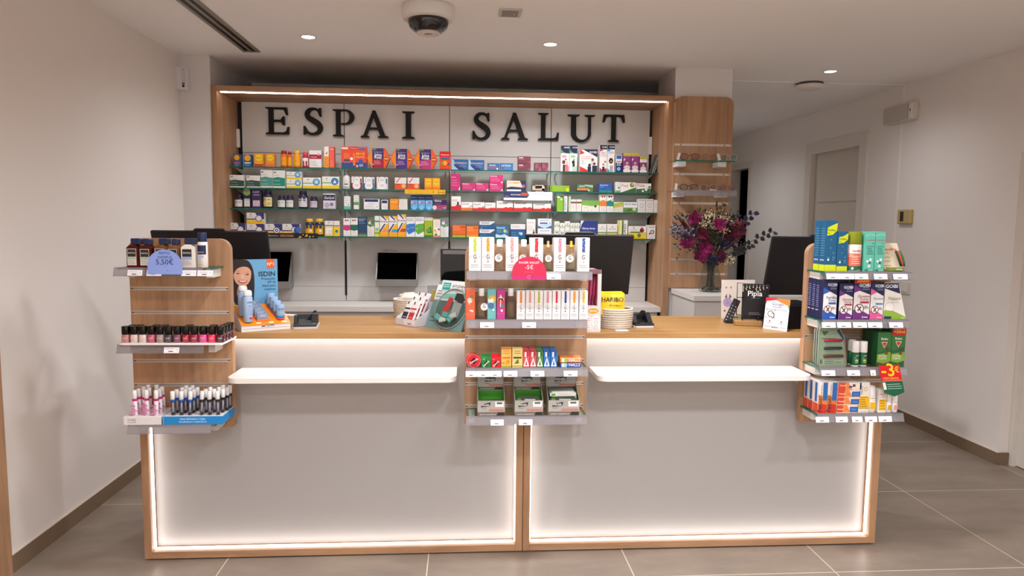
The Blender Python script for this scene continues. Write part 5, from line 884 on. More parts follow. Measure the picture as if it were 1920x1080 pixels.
dome_sign(960, 1024, 481, 525, ZC[0], 'c8284c', 'p c02a70 0 0 1 0 1 0.2 0 0.14;T 0.5 0.7 0.6 f4dce4 *ROGER GALLET;T 0.5 0.46 0.24 f4dce4 -5€;r 0.36 0.34 0.64 0.345 e09ab0;o 0.5 0.12 0.05 0.008 e0a0b8;c 0.58 0.13 0.015 6a1030', 'crimson semicircular price sign on the upper middle shelf')
tags(ZC[0], [(1025, 1051, 'white price card right of the crimson sign')], '')
# ---- shelf 2
GR2 = 'cologne boxes and bottles on the second middle shelf'
for x0, x1, bs, sp, lb in ((873.5, 890.5, 'e0603e', 'c 0.45 0.64 0.3 d8d0c4;r 0.3 0.5 0.4 0.66 d8d0c4;c 0.6 0.76 0.16 6a8a4a;c 0.75 0.66 0.14 d88a3a;c 0.5 0.3 0.1 f0d8cc;c 0.7 0.28 0.12 f0e0d4;r 0 0.2 1 0.206 f0a890;r 0 0.14 1 0.146 f0a890', 'coral box with a white bird picture on the second middle shelf'),
                       (913.5, 930, '6ab0ac', 'c 0.6 0.7 0.4 e0b03a;c 0.4 0.64 0.34 e8e4dc;c 0.3 0.72 0.16 e0b03a;c 0.4 0.46 0.38 4a6a9a;c 0.7 0.32 0.12 e0ecea;r 0 0.2 1 0.206 a0d0cc', 'teal box with yellow and white picture on the second middle shelf'),
                       (931, 947, 'b83a86', 'c 0.45 0.64 0.42 d8402e;r 0.4 0.42 0.5 0.66 ece0dc;p ece0dc 0.1 0.6 0.45 0.84 0.9 0.6 0.8 0.72 0.45 0.7 0.2 0.74;c 0.75 0.46 0.2 4a8a5a;c 0.6 0.3 0.14 f0dce8;r 0 0.2 1 0.206 e08ac0', 'magenta box with a white palm picture on the second middle shelf')):
    box_px(x0, x1, 543, 599, Y0, ZC[1], 0.05, bs, sp, lb, GR2, 'cologne_box')
cologne(893, 912.5, ZC[1], 599, 541.5, 'e8e4e2', 'flip', 'c0a078', 'cologne bottle with white cap between coral and teal boxes', GR2, lab=True, off=0.012)
cologne(948, 967.5, ZC[1], 599, 541.5, 'e8e4e2', 'flip', 'b08c66', 'cologne bottle with white cap right of the magenta box', GR2, lab=False)
for x0, c0, c1, n_ in ((968.5, 'e08a3a', 'b8601a', 'orange'), (985.4, 'e09a8a', 'b86a4a', 'salmon'), (1002, 'b8c03a', '5a7a3a', 'lime'), (1018.6, 'e08aa8', 'c04a6a', 'pink'), (1035.2, 'c82a4a', 'e05a7a', 'crimson'), (1051.8, '2a4a98', '1a2a4a', 'navy'), (1068.4, 'e0a03a', '6a5a3a', 'amber'), (1085.6, 'd8c83a', '9a8a3a', 'yellow')):
    box_px(x0, x0+16, 545.5, 599, Y0, ZC[1], 0.045, 'ebe7e5', RG.format(c0, c1), f'small white cologne box with a {n_} strip in the row of eight', GR2, 'cologne_box')
cologne(1058, 1073, ZC[1], 599, 541, 'dedad6', 'flip', 'cdb08a', 'white-capped bottle behind the small navy and amber boxes', GR2, False, Y=Y0+0.05)
cologne(1079, 1093, ZC[1], 599, 541, 'dedad6', 'flip', 'cdb08a', 'white-capped bottle behind the small yellow box', GR2, False, Y=Y0+0.05)
tags(ZC[1], [(901, 927, 'white price card under the coral and teal boxes'), (980, 1006, 'white price card under the small white cologne boxes')], '')
# ---- shelf 3: sweets
GR3 = 'sweets on the third middle shelf'
def tin(px, py, r, Y, label):
    a = at(px, py, Y=Y); t = tag(empty('sweet_tin', (a[0], Y, ZC[2]+r+0.0005)), label, 'tin', GR3); R = Matrix.Rotation(math.pi/2, 4, 'X')
    MB().lathe([(r*0.96, -0.017), (r, -0.016), (r, -0.002), (r*0.97, 0)], M('c4121c', 0.3), n=32).xf(R).build('tin_body', t)
    m = MB(); m.print_('c 0.5 0.5 0.47 d81824;o 0.5 0.5 0.48 0.02 e8a0a0;p 1a1214 0.24 0.5 0.5 0.76 0.76 0.5 0.5 0.24', 2*r, 2*r, 0.0, -r, -r)
    k = len(m.v); m.print_('T 0.5 0.44 0.7 f4e8e8 *Juanola', 2*r, 2*r, -0.0015, -r, -r); m.xf(Matrix.Rotation(-0.5, 4, 'Y'), k); m.print_('l 0.3 0.7 0.1 0.2 2 5a1014;r 0.6 0.06 0.68 0.1 2a1a14', 2*r, 2*r, -0.0008, -r, -r)
    m.build('lid', t)
tin(888.5, 677, 0.0305, Y0, 'round red sweet tin standing upright at the shelf end'); tin(886, 675, 0.0305, Y0+0.03, 'second round red tin behind the front one')
def wedge(x0, x1, yt, base, dark, label):
    a, b = at(x0, 690, Y=Y0)[0], at(x1, 690, Y=Y0)[0]; w = b-a-0.001; h = at((x0+x1)/2, yt, Y=Y0)[2]-ZC[2]
    m = MB().prism([(0, 0), (0, h*0.72), (0.02, h), (0.026, h), (0.026, 0)], -w/2, w/2, M(base, 0.4), ax='x')
    m.print_(f'p {dark} 0.2 0.4 0.5 0.8 0.8 0.5 0.5 0.14;t 0.1 0.84 0.26 e8d8d8 ext', w, h*0.72); k = len(m.v); m.print_('T 0.5 0.42 0.9 f4f0f0 *Juanola', w, h*0.7, -0.001); m.xf(Matrix.Translation((0, 0, h*0.3)) @ Matrix.Rotation(-0.75, 4, 'Y') @ Matrix.Translation((0, 0, -h*0.33)), k)
    tag(m.build('sweet_box', None, ((a+b)/2, Y0, ZC[2])), label, 'box', GR3)
wedge(903, 920.5, 665, '1f7a34', '14301c', 'green sweet box with sloping front beside the red tin'); wedge(921.5, 938.5, 665, 'd81828', '3a1014', 'red sweet box with sloping front beside the green one')
box_px(939.5, 959, 652.5, 690, Y0, ZC[2], 0.03, 'edb45a', 'r 0.1 0.46 0.9 0.54 c8781a;r 0 0.94 1 1 c8701a;l 0.2 0.8 0.72 0.84 2 8a5a1a;c 0.66 0.3 0.2 e08a1a;c 0.5 0.22 0.14 e89a2a;r 0.1 0.22 0.3 0.26 b84a2a;r 0 0 1 0.1 a8a03a', 'honey yellow sweet box with an orange drop', GR3, 'sweet_box')
box_px(960, 980, 653.5, 690, Y0, ZC[2], 0.04, 'e2c87a', 'r 0.1 0.48 0.9 0.56 2a2a22;p 5a6a3a 0.2 0.2 0.5 0.44 0.8 0.36 0.6 0.22;l 0.2 0.8 0.74 0.84 2 6a5a2a;c 0.7 0.34 0.1 e8d83a;r 0 0.08 1 0.1 6a5a2a', 'pale yellow sweet box with black band and leaf', GR3, 'sweet_box')
for x0, c, dk, lb in ((980.5, 'd8505a', 'a02a3a', 'red gum pack, left of two'), (993.3, 'd8505a', 'a02a3a', 'red gum pack, right of two'), (1006, '4a8a4a', '2a5a2a', 'green gum pack'), (1019, '2a70b8', '1a4a8a', 'blue gum pack, left of two'), (1032, '2a70b8', '1a4a8a', 'blue gum pack, right of two')):
    box_px(x0, x0+12.4, 657, 690, Y0, ZC[2], 0.1, c, f'r 0.25 0.62 0.5 0.9 f0e0e0;r 0.6 0.66 0.85 0.9 {dk};p ece8e4 0.05 0.08 0.5 0.6 0.95 0.08;p {dk} 0.35 0.14 0.5 0.46 0.65 0.14;r 0 0.93 1 1 {dk}', lb+' in the deep row of packs', GR3, 'gum_pack')
def halls(yt, yb, i, base, fr, label, dy=0.0):
    x0, x1 = at(1049.5+dy*30, 690, Y=Y0)[0], at(1090+dy*30, 690, Y=Y0)[0]; z0 = at(1070, yb, Y=Y0)[2] if i else ZC[2]; h = at(1070, yt, Y=Y0)[2]-z0
    m = MB().box(-(x1-x0)/2, (x1-x0)/2, 0, 0.024, 0, h-0.0006, M(base, 0.35), 0.003); m.print_(f'c 0.25 0.5 0.1 {fr};r 0.08 0.1 0.2 0.9 f0d8b0;T 0.68 0.26 0.52 f6f2f0 *HALLS', x1-x0, h, 0); tag(m.build('sweet_stick', None, ((x0+x1)/2, Y0+dy, z0)), label, 'sweets', GR3)
halls(680.5, 690, 0, '14429a', '8ac8e8', 'blue wrapped sweet stick at the bottom of the stack'); halls(671, 680.3, 1, 'e07a2a', '8ab85a', 'orange wrapped sweet stick on top of the blue one')
halls(680.5, 690, 0, 'c8682a', '8ab85a', 'orange wrapped sweet stick, low in the second stack behind', 0.027); halls(671, 680.3, 1, 'd8722a', '8ab85a', 'orange wrapped sweet stick, high in the second stack behind', 0.027); halls(671, 680.3, 0, 'd8722a', '8ab85a', 'orange wrapped sweet stick in the rear stack', 0.054)
tags(ZC[2], [(874, 896.5, 'white price card under the red sweet tin'), (897, 919, 'white price card under the green sweet box'), (919.5, 942, 'white price card under the red sweet box'), (946, 972, 'white price card under the pale yellow sweet boxes'), (997, 1023, 'white price card under the gum packs'), (1060, 1086, 'white price card under the wrapped sweet sticks')], '')
# ---- shelf 4: energy bar display cases
def case(x0, x1, label, fill, tagtxt):
    a, b = at(x0, 784, Y=3.056)[0], at(x1, 784, Y=3.056)[0]; w = b-a; D = 0.115; hf = 0.072; hb = 0.205
    t = tag(empty('bar_case', ((a+b)/2, 3.056, ZC[3]+0.0005)), label, 'display case', 'cardboard cases of energy bars'); G = M('a8a49e', 0.5); GI = M('4a9a2c', 0.6)
    m = MB(); m.box(-w/2, w/2, 0, 0.002, 0, hf, G); m.box(-w/2, w/2, 0, D, 0, 0.002, G)
    for s in (-1, 1):
        x = s*(w/2-0.001); m.prism([(0.002, 0), (0.002, hf), (D, hf+0.055), (D, 0)], x-0.001, x+0.001, G, ax='x'); m.add([(x-s*0.0012, 0.003, 0.002), (x-s*0.0012, D, 0.002), (x-s*0.0012, D, hf+0.054), (x-s*0.0012, 0.003, hf)], [(0, 1, 2, 3)], GI)
    m.add([(-w/2+0.002, 0.0022, 0.002), (w/2-0.002, 0.0022, 0.002), (w/2-0.002, 0.0022, hf), (-w/2+0.002, 0.0022, hf)], [(0, 1, 2, 3)], GI)
    m.print_('p 2a2c2a 0.12 0.58 0.44 0.64 0.48 0.9 0.14 0.76;T 0.29 0.66 0.28 ece8e4 *FISHER;l 0.14 0.3 0.5 0.54 1 3a3a38;r 0.64 0.6 0.96 0.94 e4e2e0;r 0.7 0.78 0.9 0.9 5a5a58;r 0.42 0.34 0.97 0.46 c07a62;r 0 0.04 1 0.28 6e665e;T 0.38 0.09 0.6 ccc6be *BARRITA ENERGÉTICA;p 2a2826 0.7 0.06 0.74 0.26 0.98 0.26 0.98 0.06', w, hf)
    m.build('carton_body', t)
    m = MB().box(-w/2+0.002, w/2-0.002, D-0.002, D, 0, hb, GI); m.print_('r 0 0 1 0.46 4a9a2c;r 0 0.45 1 1 a8a49e;p 2a2c2a 0.28 0.64 0.68 0.66 0.7 0.78 0.3 0.74;T 0.49 0.665 0.36 ece8e4 *FISHER;l 0.28 0.5 0.6 0.61 1 3a3a38;r 0.44 0.545 0.97 0.59 c07a62;r 0 0.46 1 0.53 6e665e;T 0.36 0.477 0.52 ccc6be *BARRITA ENERGÉTICA;p 2a2826 0.66 0.465 0.7 0.525 0.96 0.525 0.96 0.465', w-0.004, hb, D-0.002)
    m.build('header', t)
    zf = {4: 0.03, 5: 0.042, 12: 0.042}[fill]; MB().box(-w/2+0.003, w/2-0.003, 0.004, D-0.004, 0.003, zf, GI).build('inner_tray', t)
    for i in range(fill):
        x, y, z = (i % 2-0.5)*0.006, 0.01+0.0235*(i % 4), zf+0.0005+(i//4)*0.0225
        L = w*0.42; m = MB(); hh = 0.016
        m.prism([(-L, 0.001), (-L*0.9, 0.003), (-L*0.85, 0), (L*0.85, 0), (L*0.9, 0.003), (L, 0.001), (L, hh-0.003), (L*0.9, hh-0.001), (L*0.85, hh+0.004), (0, hh+0.005), (-L*0.85, hh+0.004), (-L*0.9, hh-0.001), (-L, hh-0.003)], 0, 0.02, M(['7a8478', '3c4a3c', 'd8dad2', '4a5a48'][(i+i//4) % 4], 0.3))
        m.print_('r 0.35 0.3 0.8 0.7 c8ccc4;r 0.05 0.2 0.2 0.8 5aa03a', 2*L, hh)
        sl = t.location; lay = ['bottom', 'second', 'top'][i//4] if fill == 12 else ['lower', 'upper'][i//4]
        tag(m.build('energy_bar', None, (sl.x+x, sl.y+y, sl.z+z), (0, 0.03*((i*7) % 5-2)/2, 0)), f'foil energy bar, {["front", "second", "third", "rear"][i % 4]} of the {lay} layer in the {tagtxt} case', 'snack bar', f'energy bars in the {tagtxt} case')
case(895.5, 946.5, 'grey display case with green inside, left of three', 4, 'left')
case(965, 1018, 'grey display case with green inside, middle of three', 5, 'middle')
case(1028, 1086, 'grey display case filled to the top, right of three', 12, 'right')
tags(ZC[3], [(922, 947, 'white price card under the left display case'), (976, 1002, 'white price card under the middle display case')], '')
# ================================================================ right panel goods
G1 = 'insect repellents on the top right shelf'
HAL = 'r 0 0 1 0.13 c8d21a;p c8d21a 0.1 0.7 0.14 0.86 0.5 0.9 0.98 0.95 0.94 0.8 0.6 0.72;T 0.52 0.79 0.6 14402a *Halley;l 0.1 0.4 0.74 0.76 1 5a7a1a;c 0.5 0.62 0.03 c8dcdc;c 0.46 0.46 0.03 c8dcdc;c 0.74 0.36 0.03 c8dcdc;c 0.3 0.23 0.09 d8e4e4;c 0.74 0.23 0.09 3a7aa0;r 0.2 0.27 0.4 0.28 7ab0c8;r 0.64 0.27 0.86 0.28 7ab0c8'
def side_lines(o, d, h, base):
    m = MB()
    for z0, z1, n in ((0.3, 0.88, 14),):
        for i in range(n):
            z = h*(z0+(z1-z0)*i/n); m.add([(-0.0003, d*0.12, z), (-0.0003, d*(0.88-0.2*((i*5) % 3)/3), z), (-0.0003, d*(0.88-0.2*((i*5) % 3)/3), z+0.0025), (-0.0003, d*0.12, z+0.0025)], [(0, 3, 2, 1)], M(base))
    m.build('side_print', o)
def rbox(x0, x1, yt, yref, Y, z, d, base, spec, label, group, name='product_box', side=None):
    o = box_px(x0, x1, yt, yref, Y0, z, d, base, spec, label, group, name); o.location.y = Y
    if side:
        h = max(v.co.z for v in o.data.vertices); w = max(v.co.x for v in o.data.vertices)
        m = MB(); n = 12
        for i in range(n):
            q = h*(0.3+0.58*i/n); m.add([(-w-0.0003, d*0.14, q), (-w-0.0003, d*(0.86-0.2*((i*5) % 3)/3), q), (-w-0.0003, d*(0.86-0.2*((i*5) % 3)/3), q+0.003), (-w-0.0003, d*0.14, q+0.003)], [(0, 1, 2, 3)], M(side))
        for i in range(3): m.add([(-w-0.0003, d*(0.25+0.25*i), h*0.24), (-w-0.0003, d*(0.35+0.25*i), h*0.22), (-w-0.0003, d*(0.25+0.25*i), h*0.2), (-w-0.0003, d*(0.15+0.25*i), h*0.22)], [(0, 1, 2, 3)], M('d8d8e0'))
        m.add([(-w-0.0003, 0.001, 0.0005), (-w-0.0003, d-0.001, 0.0005), (-w-0.0003, d-0.001, h*0.13), (-w-0.0003, 0.001, h*0.13)], [(0, 1, 2, 3)], M('c8d21a' if base == '11567e' else base))
        m.build('side_print', o)
    return o
rbox(1545, 1567, 413, 507, Y0, ZR[0], 0.05, '11567e', HAL, 'tall teal-blue repellent carton with lime leaf, front one', G1, 'repellent_box', '5a90aa')
rbox(1545, 1567, 413, 507, Y0+0.053, ZR[0], 0.05, '11567e', HAL, 'tall teal-blue repellent carton standing behind its twin', G1, 'repellent_box', '5a90aa')
rbox(1567.5, 1588, 434, 507, Y0, ZR[0], 0.05, '11567e', HAL.replace('0.9 0.98 0.95 0.94', '0.88 0.98 0.96 0.94'), 'shorter teal-blue repellent carton with lime leaf', G1, 'repellent_box')
def repel(x0, x1, Y, label):
    a, b = at(x0, 507, Y=Y)[0], at(x1, 507, Y=Y)[0]; r = (b-a)/2; h = at((x0+x1)/2, 434.5, Y=Y)[2]-ZR[0]
    t = tag(empty('repellent_spray', ((a+b)/2, Y+r*0.7, ZR[0])), label, 'spray bottle', G1)
    def ov(m): m.xf(Matrix.Diagonal((1, 0.7, 1, 1))); return m
    ov(MB().lathe([(r*0.95, 0), (r, 0.003), (r, h*0.66), (r*0.95, h*0.68)], M('ece0da', 0.35), n=26)).build('bottle_body', t)
    ov(MB().lathe([(r*0.97, h*0.68), (r*0.99, h*0.685), (r*0.96, h*0.98), (r*0.9, h), (0.001, h)], GL('8f9a1a', 0.25, 0.1), n=26)).build('cap', t)
    ov(MB().lathe([(r*0.3, h*0.68), (r*0.3, h*0.92), (0.001, h*0.93)], M('6a7410'), n=12)).build('nozzle', t)
    m = MB(); n = 12
    def band(z0, z1, c, e, k):
        v = []
        for i in range(n+1):
            q = -math.pi/2+(i/n-0.5)*2.6; v += [(r*e*math.cos(q), 0.7*r*e*math.sin(q), z0), (r*e*math.cos(q), 0.7*r*e*math.sin(q), z1)]
        m.add(v, [(2*i, 2*i+2, 2*i+3, 2*i+1) for i in range(n)], M(c), True)
    band(0.004, h*0.14, '1f6a4a', 1.006, 0); band(h*0.14, h*0.36, 'e07058', 1.006, 0); band(h*0.36, h*0.46, 'e89a86', 1.006, 0)
    m.print_('T 0.55 0.76 0.8 a01f2a *RepelBite;T 0.5 0.62 0.6 c0453a *Xtreme;l 0.1 0.8 0.3 0.54 4 f4e4dc;c 0.2 0.12 0.12 e8f0e8;T 0.75 0.04 0.3 cfe0d4 spray', r*1.5, h*0.66, -r*0.71, -r*0.75, 0); m.build('label', t)
repel(1590, 1618, Y0, 'white and coral spray bottle with see-through olive cap, front one'); repel(1586, 1612, Y0+0.06, 'white and coral spray bottle hidden behind the front one')
REP = 'T 0.5 0.77 0.86 b02a4a *RepelBite;T 0.5 0.62 0.8 1f5a4a *AromaFresh;p 7ac4b0 0 0.86 0.5 0.92 1 0.88 1 0.94 0.5 0.96 0 0.92;p 3a3a3a 0.7 0.7 0.78 0.73 0.84 0.7;l 0.2 0.9 0.44 0.58 4 2a6a5a;c 0.3 0.26 0.13 e0e8e4;c 0.62 0.3 0.14 dce4e0;c 0.55 0.22 0.1 3a4a44;c 0.5 0.14 0.16 d0dcd4;r 0.08 0.02 0.4 0.06 3a7a6a;l 0.45 0.9 0.03 0.05 1 d0e8e0'
rbox(1619.5, 1638, 434.5, 507, Y0, ZR[0], 0.045, '5fb8a2', REP, 'mint green repellent carton, left of two', G1, 'repellent_box'); rbox(1638.7, 1657, 434.5, 507, Y0, ZR[0], 0.045, '5fb8a2', REP, 'mint green repellent carton, right of two', G1, 'repellent_box')
a, b = at(1659, 507, Y=Y0)[0], at(1699, 507, Y=Y0)[0]; w = b-a; h = at(1672, 455, Y=Y0+0.04)[2]-ZR[0]
m = MB(); m.prism([(0, 0.004), (w, 0.004), (w*0.72, h), (0.0, h)], 0, 0.004, M('ddd0b4', 0.4)); m.print_('p 7a8a3a 0 0.03 1 0.03 0.96 0.14 0 0.16;t 0.02 0.74 0.66 b82a2a *RepelBite;l 0.04 0.4 0.2 0.64 4 8a7a5a;c 0.1 0.12 0.04 e0e4d0;r 0.62 0.06 0.94 0.1 c8d4b0', w, h, 0, 0, 0)
m.xf(Matrix.Translation((a, Y0+0.012, ZR[0])) @ Matrix.Rotation(-0.18, 4, 'X'))
t = m.build('blister_card'); tag(t, 'cream blister card with repellent bracelets leaning at the shelf end', 'blister pack', G1)
for i, c in enumerate(('243a2a', 'c8502a', '2a6a4a')):
    q = MB().tube([(a+w*(0.5+0.1*i), Y0+0.008, ZR[0]+h*0.72), (a+w*(0.56+0.1*i), Y0+0.0, ZR[0]+h*0.55), (a+w*(0.66+0.09*i), Y0-0.003, ZR[0]+h*0.34), (a+w*(0.74+0.07*i), Y0-0.002, ZR[0]+h*0.2)], 0.005, M(c), 8)
    q.build('bracelet', t)
tags(ZR[0], [(1549, 1575, 'white price card under the tall teal-blue cartons'), (1575.5, 1601, 'white price card under the shorter teal-blue carton'), (1602, 1627, 'white price card under the olive-capped spray'), (1638, 1663, 'white price card under the mint green cartons'), (1674, 1701, 'white price card under the cream blister card')], '')
# shelf 2: insect lotions
G2 = 'navy headed repellent cartons on the second right shelf'
def goibi(x0, x1, yt, c1, tcol, word, word2, label, dy=0.0, band=False, side=None):
    sp = f'r 0 0 1 1 e6e2e0;r 0 0.78 1 1 1c1f4a;p 1c1f4a 0 0.8 1 0.62 1 0.8;p {c1} 0 0.82 0.5 0.72 0 0.64;T 0.64 0.86 0.68 f0f0f4 *GOIBI;l 0.5 0.95 0.78 0.83 2 9aa0c0;T 0.6 0.53 0.74 {tcol} *{word};'+(f'T 0.66 0.46 0.5 {tcol} *{word2};' if word2 else '')+f'r 0.4 0.39 0.95 0.44 {tcol};p {c1} 0 0 1 0 1 0.12 0.5 0.22 0 0.24;c 0.36 0.26 0.3 e8e2e0;o 0.36 0.26 0.3 0.05 5a2a3a;p 2a1a20 0.24 0.22 0.3 0.2 0.5 0.3 0.44 0.32;p 5a2a3a 0.18 0.34 0.22 0.36 0.56 0.18 0.52 0.16;T 0.8 0.26 0.26 6a5a6a 8h;o 0.6 0.06 0.06 0.02 f0f0f4;r 0.68 0.05 0.9 0.07 e8e4f0'
    if band: sp += ';r 0 0.87 1 1 cf1f22;T 0.5 0.895 0.72 f0c83a *200ml;l 0.1 0.9 0.98 0.985 1 f0c83a'
    if band: sp = sp.replace('T 0.64 0.86', 'T 0.64 0.79').replace('r 0 0.78', 'r 0 0.74').replace('l 0.5 0.95 0.78 0.83', 'l 0.5 0.95 0.72 0.76').replace('0 0.8 1 0.62 1 0.8', '0 0.74 1 0.6 1 0.74')
    return rbox(x0, x1, yt, 598, Y0+dy, ZR[1], 0.035, '1c1f4a', sp, label, G2, 'repellent_box')
goibi(1541.5, 1567, 525.5, '2256b0', '2a5aa0', 'Familia', 'Forte', 'navy and white repellent carton with blue foot')
for i in range(3):
    o = rbox(1541.5, 1567, 525.5-i*0.5, 598, Y0+0.037*(i+1), ZR[1], 0.034, '1c1f4a', 'r 0.2 0.8 0.8 0.9 e0e0ea', f'navy repellent carton, {["second", "third", "rearmost"][i]} in the row behind the blue-footed one', G2, 'repellent_box', '8a90c0')
goibi(1571.5, 1597, 531.5, '6a2a78', 'a83a4a', 'Xtreme', 'Forte', 'navy and white repellent carton with purple foot, no red banner')
rbox(1572, 1597, 528, 598, Y0+0.037, ZR[1], 0.034, '1c1f4a', '', 'dark repellent carton behind the lower purple-footed one', G2, 'repellent_box')
goibi(1598.5, 1629, 521, '6a2a78', 'a83a4a', 'Xtreme', 'Forte', 'repellent carton with purple foot and red 200 ml banner', band=True)
goibi(1630, 1654.5, 528, 'd85a90', '5a8ab0', 'Fluxatise', '', 'repellent carton with a pink foot')
a, b = at(1656, 598, Y=Y0)[0], at(1699, 598, Y=Y0)[0]; w = b-a; h = at(1668, 530, Y=Y0)[2]-ZR[1]
m = MB(); m.prism([(0, 0), (w, 0), (w*0.58, h), (0.001, h)], 0, 0.035, M('e4e0da', 0.5)); m.print_('p 1c1f4a 0 0.99 0.58 0.99 0.68 0.7 0.01 0.84;t 0.03 0.86 0.52 f0f0f4 *GOIBI;t 0.18 0.54 0.52 8a8a5a *Nature;l 0.3 0.66 0.46 0.52 2 a8a8a0;c 0.24 0.34 0.2 ece8e4;o 0.24 0.34 0.2 0.02 c0bcb0;p 8ab03a 0 0 0.99 0 0.96 0.08 0.4 0.24 0 0.26;r 0.02 0.02 0.34 0.09 1c2f5a;T 0.84 0.03 0.16 e4ecd8 *coda', w, h, 0, 0, 0)
tag(m.build('repellent_box', None, (a, Y0, ZR[1])), 'repellent carton with sloping right edge and green foot', 'box', G2)
tags(ZR[1], [(1545, 1571, 'white price card under the blue-footed repellent'), (1574, 1600, 'white price card under the lower purple-footed repellent'), (1604, 1630, 'white price card under the red-bannered repellent'), (1632, 1659, 'white price card under the pink-footed repellent'), (1672, 1698, 'white price card under the sloping green-footed carton')], '')
# shelf 3
G3R = 'goods on the third right shelf'
for i in range(3):
    Y = Y0+0.006+0.03*i; a, b = at(1533-4*i, 687, Y=Y)[0], at(1587-4*i, 687, Y=Y)[0]; w = b-a; h = at(1545, 614, Y=Y)[2]-ZR[2]
    out = [(0.012, 0), (w-0.012, 0)]+[(w-0.012+0.012*math.sin(q), 0.012-0.012*math.cos(q)) for q in np.linspace(0.3, 1.57, 5)]+[(w*0.88, h*0.74), (w*0.7, h*0.97), (w*0.62, h)]+[(0.014-0.014*math.sin(q), h-0.014+0.014*math.cos(q)) for q in np.linspace(0, 1.57, 6)]+[(0.0, 0.012)]
    t = tag(empty('bracelet_blister', (a, Y, ZR[2]+0.0005)), ['mint blister pack with three coloured bracelets, front one', 'blister pack of bracelets behind the front mint one', 'rearmost blister pack of bracelets by the panel edge'][i], 'blister pack', G3R)
    MB().prism(out, 0.006, 0.008, M('b4d2ae', 0.45)).build('card', t)
    m = MB(); m.prism(out, -0.001, 0.0, GL('e4e4e0', 0.93, 0.05)); m.tube([(x, 0.003, z) for x, z in out], 0.0025, GL('c8c8c6', 0.4, 0.08), 6, True); m.build('clear_blister', t)
    m = MB(); m.print_('p 1f3f7a 0.62 0.9 0.95 0.6 0.95 0.74 0.7 0.96;p 5a7a4a 0.1 0.9 0.36 0.9 0.2 0.78;l 0.1 0.6 0.7 0.74 1 4a5a4a;r 0.06 0.06 0.9 0.17 cfe4c8;T 0.14 0.07 0.1 2a2a2a *B;l 0.24 0.6 0.08 0.13 2 4a4a4a;T 0.74 0.09 0.2 3a4a3a beter', w, h, 0.0058, 0, 0); m.build('print', t)
    for k, c in enumerate(('5a3034', '2a3146', 'b02a48')):
        z = h*(0.27+0.2*k); MB().tube([(w*0.2, 0.001, z), (w*0.25, -0.0005, z), (w*0.8, -0.0005, z+0.001), (w*0.86-0.01*k, 0.001, z)], 0.0065, M(c, 0.5), 8).build('bracelet', t)
def rollon(px, Y, yt, label):
    a = at(px, 686, Y=Y); r = 0.0175; h = at(px, yt, Y=Y)[2]-ZR[2]
    t = tag(empty('roll_on', (a[0], Y+r, ZR[2]+0.0005)), label, 'roll-on bottle', G3R)
    MB().lathe([(r*0.94, 0), (r*0.97, 0.002), (r*0.97, 0.006)], M('d8d4d0', 0.4), n=20).build('base_ring', t)
    MB().lathe([(r*0.96, 0.006), (r*0.98, 0.008), (r*0.98, h*0.56)], M('1a5a36', 0.35), n=20).build('bottle_body', t)
    MB().lathe([(r*0.98, h*0.56), (r, h*0.57), (r*0.99, h*0.94), (r*0.9, h), (0.001, h)], M('e6e0dc', 0.4), n=20).build('cap', t)
    MB().print_('T 0.6 0.72 0.6 e8e8e4 *Relec;c 0.5 0.3 0.4 7a9a3a;r 0.2 0.36 0.7 0.42 e0e8d0;c 0.8 0.5 0.12 8a5a3a', r*1.3, h*0.5, -r*0.985, -r*0.65, 0.008).build('label', t)
rollon(1606, Y0, 640.5, 'green roll-on with white cap, front left of three'); rollon(1621, Y0+0.004, 641, 'green roll-on with white cap, front right of three'); rollon(1599, Y0+0.04, 637.5, 'green roll-on with white cap, behind to the left')
REL = 'p 2f6a34 0 0.4 1 0.5 1 1 0 1;p 7aa03a 0 0.14 0.5 0.1 1 0.16 1 0.44 0 0.36;p 8a5a2a 0 0.13 0.5 0.07 1 0.14 1 0.17 0.5 0.1 0 0.16;T 0.5 0.78 0.5 ece8e4 *Relec;p e0b0a0 0.26 0.72 0.74 0.72 0.5 0.54;p c0282e 0.33 0.7 0.67 0.7 0.5 0.58;c 0.72 0.52 0.12 4a3a2a;c 0.68 0.4 0.12 6a4a2a;T 0.42 0.29 0.58 e4e4d0 *EXTRA;T 0.42 0.22 0.56 e4e4d0 *FUERTE'
o = rbox(1643, 1668.5, 623, 687, Y0, ZR[2], 0.04, '1f5a30', REL, 'green repellent carton without banner, front of three', G3R, 'repellent_box')
for i in range(2): rbox(1643, 1668.5, 623-0.3*i, 687, Y0+0.043*(i+1), ZR[2], 0.04, '1f4a2a', '', ['green repellent carton, middle of the row of three', 'green repellent carton, rearmost of the row of three'][i], G3R, 'repellent_box')
o = rbox(1669, 1695, 612.5, 687, Y0, ZR[2], 0.04, '1f5a30', 'p 2f6a34 0 0.4 1 0.5 1 1 0 1;p 7aa03a 0 0.14 0.5 0.1 1 0.16 1 0.38 0 0.32;T 0.5 0.68 0.5 ece8e4 *Relec;p e0b0a0 0.26 0.64 0.74 0.64 0.5 0.48;p c0282e 0.33 0.62 0.67 0.62 0.5 0.52;c 0.72 0.44 0.12 4a3a2a;c 0.68 0.34 0.12 6a4a2a;T 0.42 0.25 0.58 e4e4d0 *EXTRA;T 0.42 0.19 0.56 e4e4d0 *FUERTE;r 0 0.78 1 1 b01a24;T 0.5 0.84 0.8 f0c83a *+50ml;l 0.1 0.9 0.94 0.96 1 f0d8c8', 'green repellent carton with red +50 ml banner', G3R, 'repellent_box')
rbox(1669, 1695, 612.5, 687, Y0+0.043, ZR[2], 0.04, '1f4a2a', 'r 0 0.78 1 1 8a1a24', 'green and red repellent carton behind the bannered one', G3R, 'repellent_box')
